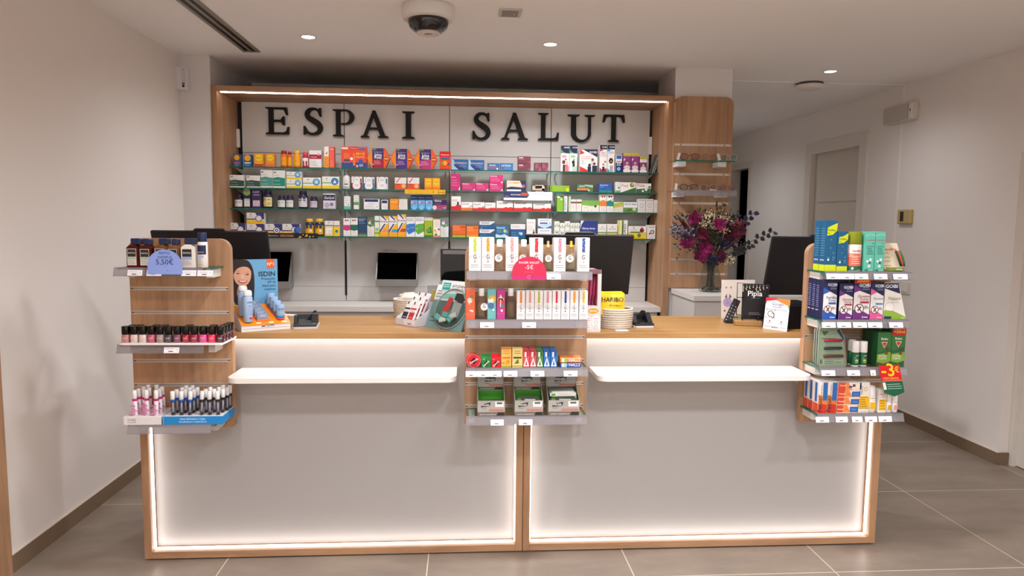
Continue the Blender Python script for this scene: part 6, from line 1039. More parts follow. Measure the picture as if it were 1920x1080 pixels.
tags(ZR[2], [(1549, 1575, 'white price card under the bracelet blister packs'), (1598, 1622, 'white price card under the green roll-ons'), (1642, 1652, 'white price card mostly hidden by the red discount tag')], '')
# hanging discount tag
Yt = 3.02; V = [at(*p, Y=Yt) for p in ((1647, 685.5), (1686, 684), (1696, 735.5), (1677, 743.5), (1658, 737))]
o = V[3]; P2 = [(v[0]-o[0], v[2]-o[2]) for v in V]
t = tag(empty('discount_tag', (o[0], Yt, o[2])), 'red and green hanging tag announcing three euros off', 'sign')
m = MB().prism(list(reversed(P2)), 0, 0.001, M('d4121e', 0.4)); 
def L2(u, v):  # along the slanted tag
    A, B, C, D = P2[0], P2[1], P2[4], P2[2]; top = (A[0]+(B[0]-A[0])*u, A[1]+(B[1]-A[1])*u); bot = (C[0]+(D[0]-C[0])*u, C[1]+(D[1]-C[1])*u); return (bot[0]+(top[0]-bot[0])*v, bot[1]+(top[1]-bot[1])*v)
def quad(u0, v0, u1, v1, col, y): m.add([(L2(a_, b_)[0], y, L2(a_, b_)[1]) for a_, b_ in ((u0, v0), (u1, v0), (u1, v1), (u0, v1))], [(0, 1, 2, 3)], M(col))
m.add([(p[0], -0.0004, p[1]) for p in (L2(0, 0), P2[3], L2(1, 0), L2(1, 0.42), L2(0, 0.42))], [(0, 1, 2, 3, 4)], M('0f5a3a', 0.45)); quad(0, 0.42, 1, 0.46, 'e06a5a', -0.0005)
quad(0.02, 0.12, 0.16, 0.38, 'e4e8e4', -0.0006); quad(0.22, 0.3, 0.86, 0.32, 'a8c8b8', -0.0006); quad(0.22, 0.22, 0.92, 0.24, 'a8c8b8', -0.0006); quad(0.22, 0.14, 0.9, 0.16, 'a8c8b8', -0.0006)
ws = P2[1][0]-P2[0][0]
for st, u, v, wd, col in (('*-3', 0.08, 0.62, 0.62, 'f6c81e'), ('€€', 0.72, 0.74, 0.22, 'f6c81e'), ('*DESCUENTO', 0.1, 0.5, 0.74, 'f0c05a')):
    tv, tf, tw, th = text_geo(st[1:], 0.012); sc = ws*wd/tw; q = L2(u, v); sh = (P2[0][0]-P2[4][0])/(P2[0][1]-P2[4][1])
    m.add([(q[0]+c[0]*sc+c[1]*sc*sh, -0.0007, q[1]+c[1]*sc) for c in tv], tf, M(col))
m.build('printed_card', t); MB().box(P2[0][0]+0.02, P2[0][0]+0.05, 0.001, 0.014, P2[0][1]-0.012, P2[0][1]-0.008, CLEAR).build('clip', t)
# shelf 4
G4 = 'skin care goods on the lowest right shelf'
FEN = 'r 0 0 1 0.3 c8321e;p e07a2a 0 0.28 0.5 0.3 1 0.26 1 0.5 0 0.5;p f0a85a 0 0.5 1 0.5 1 0.56 0 0.6;r 0.5 0.4 1 0.97 2a66b0;V 0.42 0.05 0.5 2a2a2a *Fenistil;V 0.42 0.6 0.3 5a4a4a emulsion'
for j, (x0, x1) in enumerate(((1533, 1549.5), (1550, 1567))):
    for i in range(3):
        rbox(x0, x1, 715.5, 774, Y0+0.047*i, ZR[3], 0.044, 'e8dcd4', FEN if i == 0 else 'r 0 0 1 0.3 c8321e', f'orange and blue upright cream carton, {["front", "middle", "rear"][i]} of the {["left", "right"][j]} row', G4, 'cream_box')
    if j == 0:
        for i in range(3):
            o = [q for q in bpy.data.objects if q.name.startswith('cream_box')][i]; h = max(v.co.z for v in o.data.vertices); w = max(v.co.x for v in o.data.vertices)
            m = MB(); m.add([(-w-0.0004, 0.014, h*0.34), (-w-0.0004, 0.034, h*0.34), (-w-0.0004, 0.034, h*0.94), (-w-0.0004, 0.014, h*0.94)], [(0, 1, 2, 3)], M('2a66b0')); m.add([(-w-0.0004, 0.002, 0.001), (-w-0.0004, 0.042, 0.001), (-w-0.0004, 0.042, h*0.3), (-w-0.0004, 0.002, h*0.3)], [(0, 1, 2, 3)], M('d8502a')); m.build('side_print', o)
zs = [774, 759.5, 745.3, 731.2, 717]
for i in range(4):
    z0 = ZR[3] if i == 0 else at(1590, zs[i], Y=Y0)[2]; a, b = at(1568, 774, Y=Y0)[0]+0.004*i/3, at(1608, 774, Y=Y0)[0]+0.004*i; h = at(1590, zs[i+1], Y=Y0)[2]-z0-0.0006
    sp = 'r 0 0 0.3 1 d8482a;p e88a4a 0.3 0 0.66 0 0.5 1 0.3 1;r 0 0 1 0.1 f0c8a0;r 0.62 0.1 1 0.8 2a66b0;T 0.2 0.4 0.28 f0e4dc *Fenistil;l 0.34 0.6 0.44 0.5 1 6a4a3a;l 0.7 0.94 0.36 0.5 2 c0d4ec'
    if i == 3: sp = 'r 0 0 0.3 1 d8482a;p e88a4a 0.3 0 0.6 0 0.44 1 0.3 1;T 0.2 0.5 0.26 f0e4dc *Fenistil;p 2a4a9a 0.42 0.3 0.6 0.3 0.58 0.56 0.46 0.5;p 7a3a24 0.6 0.4 0.74 0.44 0.72 0.78 0.62 0.76'
    carton((a+b)/2, z0, Y0, b-a, h, 0.1, 'e8dcd4', sp, f'orange, white and blue carton lying flat, {["lowest", "second from below", "third from below", "topmost"][i]} of four', G4, 'cream_box')
rbox(1609, 1628.5, 717, 774, Y0, ZR[3], 0.05, 'e6e2d8', 'r 0 0.14 1 0.54 f0b818;l 0.1 0.8 0.2 0.5 5 8a6a1a;V 0.32 0.6 0.3 3a3632 *THIOVIT;c 0.6 0.78 0.2 c8b870;c 0.6 0.78 0.12 e6e2d8;r 0 0.14 1 0.155 8a8a1a;l 0.2 0.8 0.04 0.08 1 c8c0b0', 'tall white carton with a yellow block', G4, 'cream_box')
def cream(px, hw, yt, band, label, round_=True, Y=Y0):
    a = at(px, 773, Y=Y); r = (at(px+hw, 773, Y=Y)[0]-a[0]); h = at(px, yt, Y=Y)[2]-ZR[3]
    t = tag(empty('cream_bottle', (a[0], Y+r, ZR[3])), label, 'bottle', G4)
    MB().lathe([(r*0.92, 0), (r, 0.002), (r, h*0.62)], M('e8e4de', 0.35), n=22).build('bottle_body', t)
    MB().lathe([(r*0.985, h*0.625), (r*0.99, h*0.63), (r*0.95, h*0.9), (r*0.7, h*0.985), (0.001, h)], M('ece8e4', 0.4), n=22).build('cap', t)
    MB().print_(f'r 0 0 1 0.62 {band};l 0.1 0.9 0.12 0.5 3 8a6a2a;T 0.5 0.9 1.0 4a4644 *THIOVIT;r 0.3 0.74 0.8 0.78 b8b0a8', r*1.25, h*0.42, -r*1.004, -r*0.62, h*0.14).build('label', t)
cream(1636, 7.8, 724, 'f0b818', 'white rounded bottle with a yellow label, left of the white carton')
rbox(1645.5, 1661, 730, 774, Y0, ZR[3], 0.03, 'e8e4dc', 'r 0.1 0.1 0.96 0.56 f0b818;l 0.2 0.9 0.16 0.5 4 8a6a1a;T 0.5 0.76 0.76 4a4644 *THIOVIT;r 0.4 0.66 0.8 0.69 b8b0a8', 'short white carton with a yellow block', G4, 'cream_box')
cream(1667.5, 5.2, 738, 'd8a81e', 'slim white tube with a yellow label'); cream(1679, 5.2, 738, 'e8a0a0', 'slim white tube with a pink label at the shelf end')
tags(ZR[3], [(1543, 1568, 'white price card under the upright cream cartons'), (1581, 1604, 'white price card under the flat lying cartons'), (1612, 1632, 'white price card under the tall yellow-block carton'), (1637, 1660, 'white price card under the short yellow-block carton'), (1663, 1688, 'white price card at the far right end of the lowest rail')], '')
# ================================================================ on the worktop
WT = CT+0.0003
def monitor(x0, x1, label, ytop=3.6, hump=True, zt=1.538):
    w = (x1-x0)/2; H = 0.335; tilt = math.radians(17)
    t = tag(empty('monitor', ((x0+x1)/2, 3.74, WT)), label, 'monitor', 'monitors with their dark backs to the shop')
    R = Matrix.Translation((0, ytop-3.74, zt-WT)) @ Matrix.Rotation(tilt, 4, 'X')
    m = MB().box(-w, w, 0, 0.018, -H, 0, M('1b1a1d', 0.5), 0.004)
    if hump: m.prism([(-0.082, -0.001), (-0.07, 0.012), (0.07, 0.012), (0.082, -0.001)], 0.002, 0.014, M('1b1a1d', 0.5))
    m.xf(R).build('back_shell', t)
    m = MB().box(-w+0.008, w-0.008, 0.018, 0.0195, -H+0.014, -0.008, M('0a0a0c', 0.1)); m.xf(R).build('screen', t)
    m = MB().box(-0.05, 0.05, 0.0195, 0.03, -0.24, -0.14, M('1c1b1e', 0.5), 0.003); m.xf(R).build('mount', t)
    m = MB(); p0 = R @ Vector((0, 0.024, -0.19)); m.tube([p0, (0, 0.03, 0.16), (0, 0.03, 0.012)], 0.017, M('1c1b1e', 0.5), 10); m.build('stand_neck', t)
    MB().prism(rrect(-0.1, 0.1, -0.055, 0.085, 0.03, 0.03, 0.03, 0.03), 0, 0.012, M('1c1b1e', 0.5), ax='z').build('stand_base', t)
monitor(-1.556, -0.985, 'black monitor back behind the left display panel'); monitor(0.318, 0.886, 'black monitor back behind the middle display panel'); monitor(1.627, 2.195, 'black monitor back behind the right display panel', hump=True)
# cabinet side display facing the shop, half hidden behind the middle panel
a = at(826, 467, Y=3.78); b = at(940, 467, Y=3.78); w = b[0]-a[0]; H = a[2]-WT
t = tag(empty('touch_screen', ((a[0]+b[0])/2, 3.78, WT)), 'black glossy screen with a grey top rim, beside the dome dispenser', 'screen')
MB().box(-w/2, w/2, 0, 0.03, 0.03, H, M('1a1a1c', 0.4), 0.003).build('case', t); MB().box(-w/2+0.006, w/2-0.006, -0.0008, 0, 0.04, H-0.03, M('050506', 0.05)).build('glass', t); MB().box(-w/2+0.012, w/2-0.004, -0.001, 0, H-0.027, H-0.006, M('6a686a', 0.35)).build('rim', t); MB().box(-w/2+0.04, w/2-0.04, -0.04, 0.07, 0, 0.03, M('1a1a1c', 0.5)).build('foot', t)
# sunscreen display
A = at(451, 624, Z=WT); B = at(544.5, 616.3, Z=WT); A = np.array([-1.018, 3.262, WT]); rz = math.atan2(B[1]-A[1], B[0]-A[0]); WD = float(np.hypot(*(B-A)[:2])); DD = 0.18
t = tag(empty('sunscreen_stand', (A[0], A[1], WT), rz), 'orange and white counter stand with a smiling portrait on blue backboard', 'display stand')
m = MB(); m.prism([(0, 0), (0, 0.03), (DD, 0.106), (DD, 0)], 0, WD, M('e4e0e0', 0.5), ax='x'); m.box(0.006, WD-0.006, -0.0006, 0, 0.012, 0.0135, M('8a8688')); m.print_('r 0.4 0.62 0.48 0.8 3a2a34;r 0.4 0.7 0.48 0.73 c8404a;T 0.58 0.62 0.16 2a2a30 *ISDIN;l 0.38 0.66 0.5 0.52 1 a8a0a0', WD, 0.03, 0, 0, 0); m.build('base', t)
m = MB(); zf = lambda y: 0.0306+0.076*y/DD
m.add([(0.001, -0.004, zf(-0.004)), (WD-0.001, -0.004, zf(-0.004)), (WD-0.001, DD-0.002, zf(DD)), (0.001, DD-0.002, zf(DD))], [(0, 1, 2, 3)], M('f58a12', 0.45))
for q in (0.36, 0.62, 0.88): m.add([(WD*q+0.013*math.cos(c), 0.012+0.006*math.sin(c), zf(0.012+0.006*math.sin(c))+0.0005) for c in np.linspace(0, 6.0, 14)], [tuple(range(14))], M('f4e4d0'))
m.build('orange_deck', t)
m = MB(); zt = at(519, 485.5, Y=3.52)[2]-WT; m.box(0.0, WD*0.97, 0, 0.004, 0.03, zt, M('6aa8d2', 0.45)); 
SK, HR = 'd8a488', '2a1f1e'
m.print_(f's {HR} 0 -0.05 0 0.9 0.08 1.0 0.36 1.0 0.47 0.8 0.49 0.5 0.47 0.2 0.44 -0.05;s c89078 0.08 0.15 0.36 0.15 0.32 0.5 0.14 0.5;s {SK} 0.034 0.679 0.056 0.562 0.120 0.462 0.218 0.420 0.315 0.445 0.390 0.529 0.423 0.662 0.412 0.796 0.336 0.897 0.196 0.947 0.088 0.897 0.045 0.796;s {HR} -0.020 0.997 0.110 1.014 0.196 0.997 0.347 0.997 0.444 0.863 0.434 0.713 0.369 0.830 0.250 0.855 0.110 0.813 0.034 0.679 -0.020 0.495;s {HR} 0.412 0.863 0.477 0.662 0.477 0.244 0.390 0.161 0.412 0.495 0.434 0.662;s e8b8a0 0.218 0.713 0.261 0.629 0.293 0.604 0.250 0.587 0.185 0.604;s 4a2a22 0.088 0.700 0.131 0.723 0.185 0.700 0.131 0.692;s 4a2a22 0.282 0.675 0.336 0.698 0.390 0.672 0.336 0.662;s 5a3a2e 0.077 0.738 0.131 0.759 0.196 0.742 0.131 0.750;s 5a3a2e 0.282 0.717 0.336 0.738 0.401 0.713 0.336 0.729;s b85a52 0.110 0.566 0.218 0.541 0.347 0.550 0.304 0.499 0.218 0.483 0.153 0.512;s f0e8e2 0.142 0.555 0.218 0.537 0.326 0.542 0.272 0.516 0.196 0.516;r 0.76 0.8 0.93 1 e8641e;T 0.845 0.86 0.14 f4ece4 *Nº1;T 0.76 0.63 0.36 20282e *ISDIN;T 0.79 0.55 0.31 2a4258 Protección;T 0.86 0.475 0.18 2a4258 SPF 50;T 0.8 0.4 0.29 2a4258 Ideal para;T 0.82 0.325 0.25 2a4258 reaplicar', WD*0.97, zt-0.1, 0, 0.0, 0.1)
m.xf(Matrix.Translation((0, DD, 0))); m.build('backboard', t)
ci, si = math.cos(rz), math.sin(rz)
def on_deck(u, y): return (A[0]+u*ci-y*si, A[1]+u*si+y*ci, WT+zf(y)+0.001)
def can(u, y, h, r, label):
    p = on_deck(u, y); t = tag(empty('sunscreen_spray', (p[0], p[1], p[2]), rz), label, 'spray can', 'sunscreen on the orange stand')
    MB().lathe([(r*0.9, 0), (r, 0.003), (r, h*0.76), (r*0.86, h*0.8), (r*0.84, h*0.83)], M('a2bcdc', 0.35), n=22).build('can_body', t)
    MB().lathe([(r*0.9, h*0.83), (r*0.92, h*0.84), (r*0.86, h*0.96), (r*0.6, h), (0.001, h)], M('e2e4e4', 0.4), n=22).build('cap', t)
    MB().print_('T 0.6 0.78 0.84 1f2430 *ISDIN;l 0.3 0.9 0.3 0.6 4 6a84a8;r 0.4 0.1 0.96 0.18 c83a6a;l 0.3 0.9 0.66 0.7 1 4a6080', r*1.4, h*0.74, -r*1.005, -r*0.55, 0.004).build('label', t)
can(0.036, 0.026, 0.148, 0.0215, 'pale blue sunscreen spray, front one on the orange stand'); can(0.026, 0.08, 0.142, 0.0215, 'pale blue sunscreen spray, behind and left of the front one'); pass
for i in range(5):
    p = on_deck(0.103-0.004*i, 0.024+0.03*i); t = tag(empty('sunscreen_compact', (p[0], p[1], p[2]), rz), f'clear-lidded sun stick, {["front", "second", "third", "fourth", "rear"][i]} in the middle file of the stand', 'sunscreen', 'sunscreen on the orange stand')
    MB().box(-0.028, 0.028, 0, 0.02, 0, 0.01, M('e07a4a', 0.4), 0.002).build('base', t); MB().box(-0.027, 0.027, 0.001, 0.019, 0.01, 0.036, GL('9ab0cc', 0.35, 0.06), 0.002).build('lid', t); MB().box(-0.022, 0.022, 0.004, 0.016, 0.0101, 0.026, M('8aa0c0', 0.4), 0.002).build('stick', t); MB().print_('T 0.5 0.5 0.5 e8ecf4 ISDIN', 0.05, 0.024, 0.0005, -0.025, 0.01).build('lettering', t)
for i in range(4):
    p = on_deck(0.186-0.005*i, 0.034+0.036*i); t = tag(empty('sunscreen_stick', (p[0], p[1], p[2]), rz), f'pale blue sun stick, {["front", "second", "third", "rear"][i]} in the right file of the stand', 'sunscreen', 'sunscreen on the orange stand'); r = 0.019
    MB().lathe([(r*0.95, 0), (r, 0.002), (r, 0.005)], M('d85a6a', 0.4), n=18).build('foot_ring', t); MB().lathe([(r, 0.005), (r, 0.018)], M('3a7ab8', 0.4), n=18).build('base', t); MB().lathe([(r*0.98, 0.018), (r*1.0, 0.02), (r*0.96, 0.066), (r*0.9, 0.069), (0.001, 0.0692)], M('96b8d8', 0.35), n=18).build('cap', t); MB().print_('T 0.45 0.6 0.9 2a3a5a *ISDIN;l 0.1 0.8 0.2 0.45 2 5a7ab0', r*1.4, 0.045, -r*1.003, -r*0.7, 0.018).build('lettering', t)
# card readers in their cradles
def cradle(x0, x1, yb, label, rz):
    p = at((x0+x1)/2, yb, Z=WT); w = (at(x1, yb, Y=p[1])[0]-at(x0, yb, Y=p[1])[0])*0.5
    t = tag(empty('card_cradle', (p[0], p[1]+0.02, WT), rz), label, 'card terminal', 'card terminal cradles on the worktop')
    MB().prism(rrect(-w, w, -0.03, 0.13, 0.012, 0.012, 0.02, 0.02), 0, 0.009, M('cfcac6', 0.35), ax='z').build('base', t)
    K = M('0d0d0f', 0.5); m = MB()
    m.prism([(-0.028, 0.009), (-0.024, 0.018), (0.02, 0.022), (0.1, 0.03), (0.125, 0.05), (0.125, 0.009)], -w+0.006, w-0.006, K, ax='x')
    m.prism([(-0.02, 0.015), (0.0, 0.024), (0.04, 0.062), (0.055, 0.066), (0.075, 0.05), (0.1, 0.03), (0.05, 0.02)], w-0.03, w-0.006, K, ax='x'); m.prism([(-0.02, 0.015), (-0.002, 0.024), (0.02, 0.056), (0.035, 0.06), (0.055, 0.04), (0.07, 0.025)], -w+0.006, -w+0.022, K, ax='x')
    m.prism([(-w+0.02, 0.02), (-w+0.04, 0.028), (0, 0.03), (w*0.3, 0.05), (w*0.55, 0.07), (w*0.75, 0.07), (w-0.01, 0.04), (w-0.01, 0.02)], 0.085, 0.115, K); m.build('cradle_body', t)
    m = MB()
    for i in range(5): m.box(-w*0.3+i*0.014, -w*0.3+i*0.014+0.007, -0.012+0.003*(i % 2), -0.006+0.003*(i % 2), 0.0195, 0.0205, M('8a8a8c'))
    m.build('contacts', t)
cradle(547, 594, 616, 'black card terminal cradle beside the sunscreen stand', 0.12); cradle(1187, 1228, 614, 'black card terminal cradle right of the sweets basket', 0.1)
m = MB().box(-0.06, 0.035, 0, 0.05, 0, 0.0012, M('e6e2de')); p = at(552, 592, Z=WT); tag(m.build('paper_slip', None, (p[0]-0.02, p[1], WT), (0, 0, -0.3)), 'white paper slip behind the left card terminal', 'paper')
# rope baskets
def basket(px, x0, x1, yb, yt, rows_, label, cloth):
    p = at(px, yb, Z=WT); Yc = p[1]+0.065; rx = (at(x1, yb, Y=Yc)[0]-at(x0, yb, Y=Yc)[0])/2; cx = (at(x1, yb, Y=Yc)[0]+at(x0, yb, Y=Yc)[0])/2
    h = at(px, yt, Y=Yc-rx*0.85)[2]-WT; t = tag(empty('rope_basket', (cx, Yc, WT)), label, 'basket', 'coiled rope baskets'); m = MB(); rr = h/rows_/2
    c = M('dcd2c4', 0.85); c2 = M('d2c7b6', 0.9)
    for i in range(rows_):
        k = 0.93+0.07*min(1, i/(rows_*0.6)); v = [(rx*k*math.cos(a), rx*0.9*k*math.sin(a), rr+i*2*rr+0.0012*math.sin(a*40+i)) for a in np.linspace(0, 2*math.pi, 72, endpoint=False)]
        m.tube(v, rr*1.1, c if i % 2 or i == rows_-1 else c2, 7, True)
        sv = []
        for a in np.linspace(0, 2*math.pi, 72, endpoint=False):
            q = Vector((rx*k*math.cos(a), rx*0.9*k*math.sin(a), rr+i*2*rr)); n_ = Vector((math.cos(a), math.sin(a), 0)); tt = Vector((-math.sin(a), math.cos(a), 0)); o_ = len(m.v)
            m.add([q+n_*rr*1.14-tt*0.0016-Vector((0, 0, rr*0.8)), q+n_*rr*1.14+tt*0.0004-Vector((0, 0, rr*0.8)), q+n_*rr*1.2+tt*0.0026+Vector((0, 0, rr*0.8)), q+n_*rr*1.2+tt*0.0006+Vector((0, 0, rr*0.8))], [(0, 1, 2, 3)], M('bfb19b', 0.9))
    m.build('coiled_wall', t)
    MB().lathe([(rx*0.92, 0.001), (rx*0.92, 0.006)], M('b8ab97', 0.9), n=32).xf(Matrix.Diagonal((1, 0.9, 1, 1))).build('bottom', t)
    return cx, Yc, rx, h
cx, cy, rx, h = basket(767, 739, 796, 597, 562, 10, 'tall cream rope basket holding a folded cloth', True)
m = MB()
for i in range(5): m.tube([(-rx*0.7+0.01*i, -0.03+0.014*i, 0.0), (-rx*0.3, -0.035+0.016*i, 0.016+0.003*i), (rx*0.2, -0.03+0.016*i, 0.012+0.004*i), (rx*0.65, -0.02+0.012*i, 0.002)], 0.012, M('dad0c4', 0.9), 8)
m.tube([(rx*0.75*math.cos(a), rx*0.65*math.sin(a), 0.012+0.012*math.sin(a)) for a in np.linspace(-0.5, 2.6, 14)], 0.009, M('d2c6b8', 0.9), 8)
tag(m.build('cloth', None, (cx, cy, WT+h-0.008)), 'crumpled cream cloth lying in the tall rope basket', 'cloth')
tag(MB().lathe([(rx*0.8, 0), (rx*0.82, h-0.024)], M('b8ab97', 0.9), n=24).xf(Matrix.Diagonal((1, 0.9, 1, 1))).build('basket_liner', None, (cx, cy, WT+0.0072)), 'fabric lining inside the tall rope basket', 'lining')
cx, cy, rx, h = basket(1155, 1121, 1184, 617, 580, 9, 'low cream rope basket holding yellow sweet bags', False)
for i in range(5):
    w, hh = 0.062, 0.115-0.006*i; m = MB(); n = 8; v = []; f = []
    for a_ in range(n+1):
        for b_ in range(n+1):
            u, q = a_/n, b_/n; bulge = 0.012*math.sin(math.pi*u)**0.6*math.sin(math.pi*q)**0.6 if 0 < a_ < n and 0 < b_ < n else 0
            v.append(((u-0.5)*2*w, -bulge+0.002*math.sin(9*u+i), q*hh))
    nf = len(v); v += [(x, 0.012+0.0-(y)*0.8, z) for x, y, z in v]
    for a_ in range(n):
        for b_ in range(n):
            k = a_*(n+1)+b_; f += [(k, k+n+1, k+n+2, k+1), (k+nf, k+1+nf, k+n+2+nf, k+n+1+nf)]
    for k in range(n): f += [(k, k+1, k+1+nf, k+nf), (n*(n+1)+k, n*(n+1)+k+nf, n*(n+1)+k+1+nf, n*(n+1)+k+1), (k*(n+1), k*(n+1)+nf, (k+1)*(n+1)+nf, (k+1)*(n+1)), (k*(n+1)+n, (k+1)*(n+1)+n, (k+1)*(n+1)+n+nf, k*(n+1)+n+nf)]
    m.add(v, f, M(['e8c020', 'f0c81a', 'e6b81c', 'f0cc2a', 'e8c020'][i], 0.25, coat=0.5), True)
    if i == 0: m.print_('T 0.52 0.62 0.86 14120e *HARIBO;t 0.4 0.42 0.5 14120e *PICO-BALLA', 2*w, hh, -0.0135, -w, 0)
    else: m.print_('r 0.1 0.72 0.9 0.8 c8960f', 2*w, hh, -0.0135, -w, 0)
    p = (cx-0.028+0.003*i, cy-0.055+0.022*i, WT+0.062+0.006*i); tag(m.build('sweet_bag', None, p, (-0.2, 0, 0.06*(i-2))), ['yellow sweet bag with black lettering, front one in the low basket', 'yellow sweet bag, second in the low basket', 'yellow sweet bag, third in the low basket', 'yellow sweet bag, fourth in the low basket', 'yellow sweet bag, rearmost in the low basket'][i], 'sweet bag', 'sweet bags in the low rope basket')
m = MB().box(-0.03, 0.03, 0, 0.05, 0, 0.0012, M('e8e4e0')); p = at(1168, 621, Z=WT); tag(m.build('paper_slip', None, (p[0], p[1], WT), (0, 0, 0.03)), 'white card slipped under the low rope basket', 'paper')
# lip balm box
A = at(742, 608, Z=WT); B = at(779, 614, Z=WT); rz = math.atan2(B[1]-A[1], B[0]-A[0]); wb = float(np.hypot(*(B-A)[:2])); db = 0.15
t = tag(empty('counter_box', (A[0], A[1], WT), rz), 'white open card box with wrapped tubes on the worktop', 'display box'); W3 = M('d6d2da', 0.5)
m = MB(); m.box(0, wb, 0, 0.002, 0, 0.035, W3); m.box(0, wb, 0, db, 0, 0.002, W3); m.box(0, wb, db-0.002, db, 0, 0.11, W3)
for x in (0.001, wb-0.001): m.prism([(0.002, 0), (0.002, 0.035), (db, 0.11), (db, 0)], x-0.001, x+0.001, W3, ax='x')
m.print_('r 0.42 0.2 0.96 0.9 eeeaf0;l 0.5 0.85 0.5 0.76 2 8a868c;r 0.6 0.3 0.78 0.42 3a363c', wb, 0.035, 0, 0, 0); m.build('box_body', t)
for i in range(2):
    for k in range(3):
        c = 'b82a2e' if i else '2c2a2c'; m = MB().box(-0.021, 0.021, 0, 0.013, 0, 0.115, M('e0dcd8', 0.4), 0.002); m.print_(f'r 0.04 0.08 0.96 0.5 {c};r 0 0.62 1 0.7 {c};r 0.2 0.86 0.4 1 1a181a;l 0.15 0.85 0.54 0.6 1 8a8688;T 0.5 0.24 0.7 e8d8d8 AQUILEA', 0.042, 0.115)
        q = (0.026+0.047*i, 0.02+0.036*k); M4 = Matrix.Rotation(rz, 4, 'Z') @ Matrix.Translation((q[0], q[1], 0.012+0.02*k)) @ Matrix.Rotation(-0.5, 4, 'X')
        o = m.build('wrapped_tube', None); o.matrix_world = Matrix.Translation((A[0], A[1], WT)) @ M4
        tag(o, f'{["black", "red"][i]} and white packet, {["front", "middle", "rear"][k]} in the open card box', 'packet', 'packets in the open card box')
# acrylic pen box
p = at(813, 598, Z=WT); t = tag(empty('acrylic_holder', (p[0], p[1]+0.05, WT)), 'clear acrylic holder with coloured sticks behind the dome', 'holder')
hh = at(813, 536, Y=p[1]+0.05)[2]-WT; m = MB()
for a_ in ((-0.035, 0.035, 0, 0.003, 0, hh), (-0.035, 0.035, 0.05, 0.053, 0, hh), (-0.035, -0.032, 0.003, 0.05, 0, hh), (0.032, 0.035, 0.003, 0.05, 0, hh), (-0.035, 0.035, 0, 0.053, 0, 0.003)): m.box(*a_, CLEAR)
m.build('box', t)
for i, (c, n_) in enumerate((('e8c81e', 'yellow'), ('4ab84a', 'green'), ('4a6a8a', 'slate blue'))):
    o = MB().prism(rrect(-0.008, 0.008, 0.005, hh*0.88-0.006*i, 0.007, 0.007, 0, 0), 0.012, 0.03, M(c, 0.4)).build('plastic_stick', None, (p[0]-0.006+0.017*i, p[1]+0.055, WT)); tag(o, f'{n_} plastic stick standing in the clear acrylic holder', 'stick')
# dome dispenser
A = at(797, 613, Z=WT); B = at(864, 623, Z=WT); B = np.array([B[0], max(B[1], 3.262), WT]); rz = math.atan2(B[1]-A[1], B[0]-A[0]); wb = float(np.hypot(*(B-A)[:2]))
p0 = (A[0], A[1], WT); t = tag(empty('dome_dispenser', p0, rz), 'leaning teal and white card stand with a big clear dome of sachets', 'display stand')
TH = 0.42; LC = 0.25; TL = Matrix.Rotation(-TH, 4, 'X')
m = MB(); m.prism(rrect(0, wb, 0.0, LC, 0.03, 0.03), 0, 0.004, M('6f908e', 0.5)); m.print_('r 0.0 0.58 1 0.9 e4e2e0;r 0.1 0.88 0.9 0.995 e4e2e0;r 0.14 0.8 0.36 0.95 2aa89a;l 0.16 0.34 0.86 0.9 2 d8f0ec;T 0.64 0.86 0.46 2a2a2e *AYUDANOS;T 0.62 0.79 0.34 5a5a5e a ayudar;p 7ac8b8 0.2 0.6 1 0.7 1 0.76 0.3 0.72;l 0.04 0.2 0.64 0.76 3 8a8a8e;l 0.06 0.26 0.14 0.22 2 3a5a58', wb, LC, 0, 0, 0); m.xf(TL).build('card', t)
m = MB(); yb, zb2 = LC*math.sin(TH), LC*math.cos(TH)
for x in (0.02, wb-0.024): m.prism([(0.006, 0), (yb*0.8, 0), (yb*0.8+0.004, zb2*0.8)], x, x+0.004, M('c8ceca', 0.5), ax='x')
m.build('strut', t)
R_ = 0.098; Rt = TL @ Matrix.Translation((wb*0.56, 0, LC*0.43)) @ Matrix.Rotation(math.pi/2, 4, 'X')
m = MB(); m.lathe([(R_, 0.0), (R_*1.0, 0.02), (R_*0.92, 0.05), (R_*0.7, 0.078), (R_*0.36, 0.092), (0.002, 0.096)], GL('e6eae8', 0.92, 0.02), n=36).xf(Rt).build('clear_dome', t)
MB().tube([(R_*1.03*math.cos(a), R_*1.03*math.sin(a), 0.003) for a in np.linspace(0, 2*math.pi, 40, endpoint=False)], 0.003, GL('c0cac6', 0.35, 0.06), 8, True).xf(Rt).build('dome_rim', t)
m = MB().prism([(-0.06, -0.05), (-0.02, -0.055), (0.0, 0.05), (-0.03, 0.06)], 0.0, 0.002, M('cf3a34', 0.4)); m.prism([(0.005, 0.046), (0.06, 0.03), (0.075, 0.05), (0.05, 0.078), (0.01, 0.08)], 0.0, 0.002, M('2a2826', 0.4)); m.prism([(0.006, -0.045), (0.06, -0.045), (0.065, 0.03), (0.01, 0.035)], 0, 0.002, M('a8aca6', 0.5)); m.xf(Rt @ Matrix.Translation((0, 0, 0.0035)) @ Matrix.Rotation(-math.pi/2, 4, 'X'))
m.build('window_print', t)
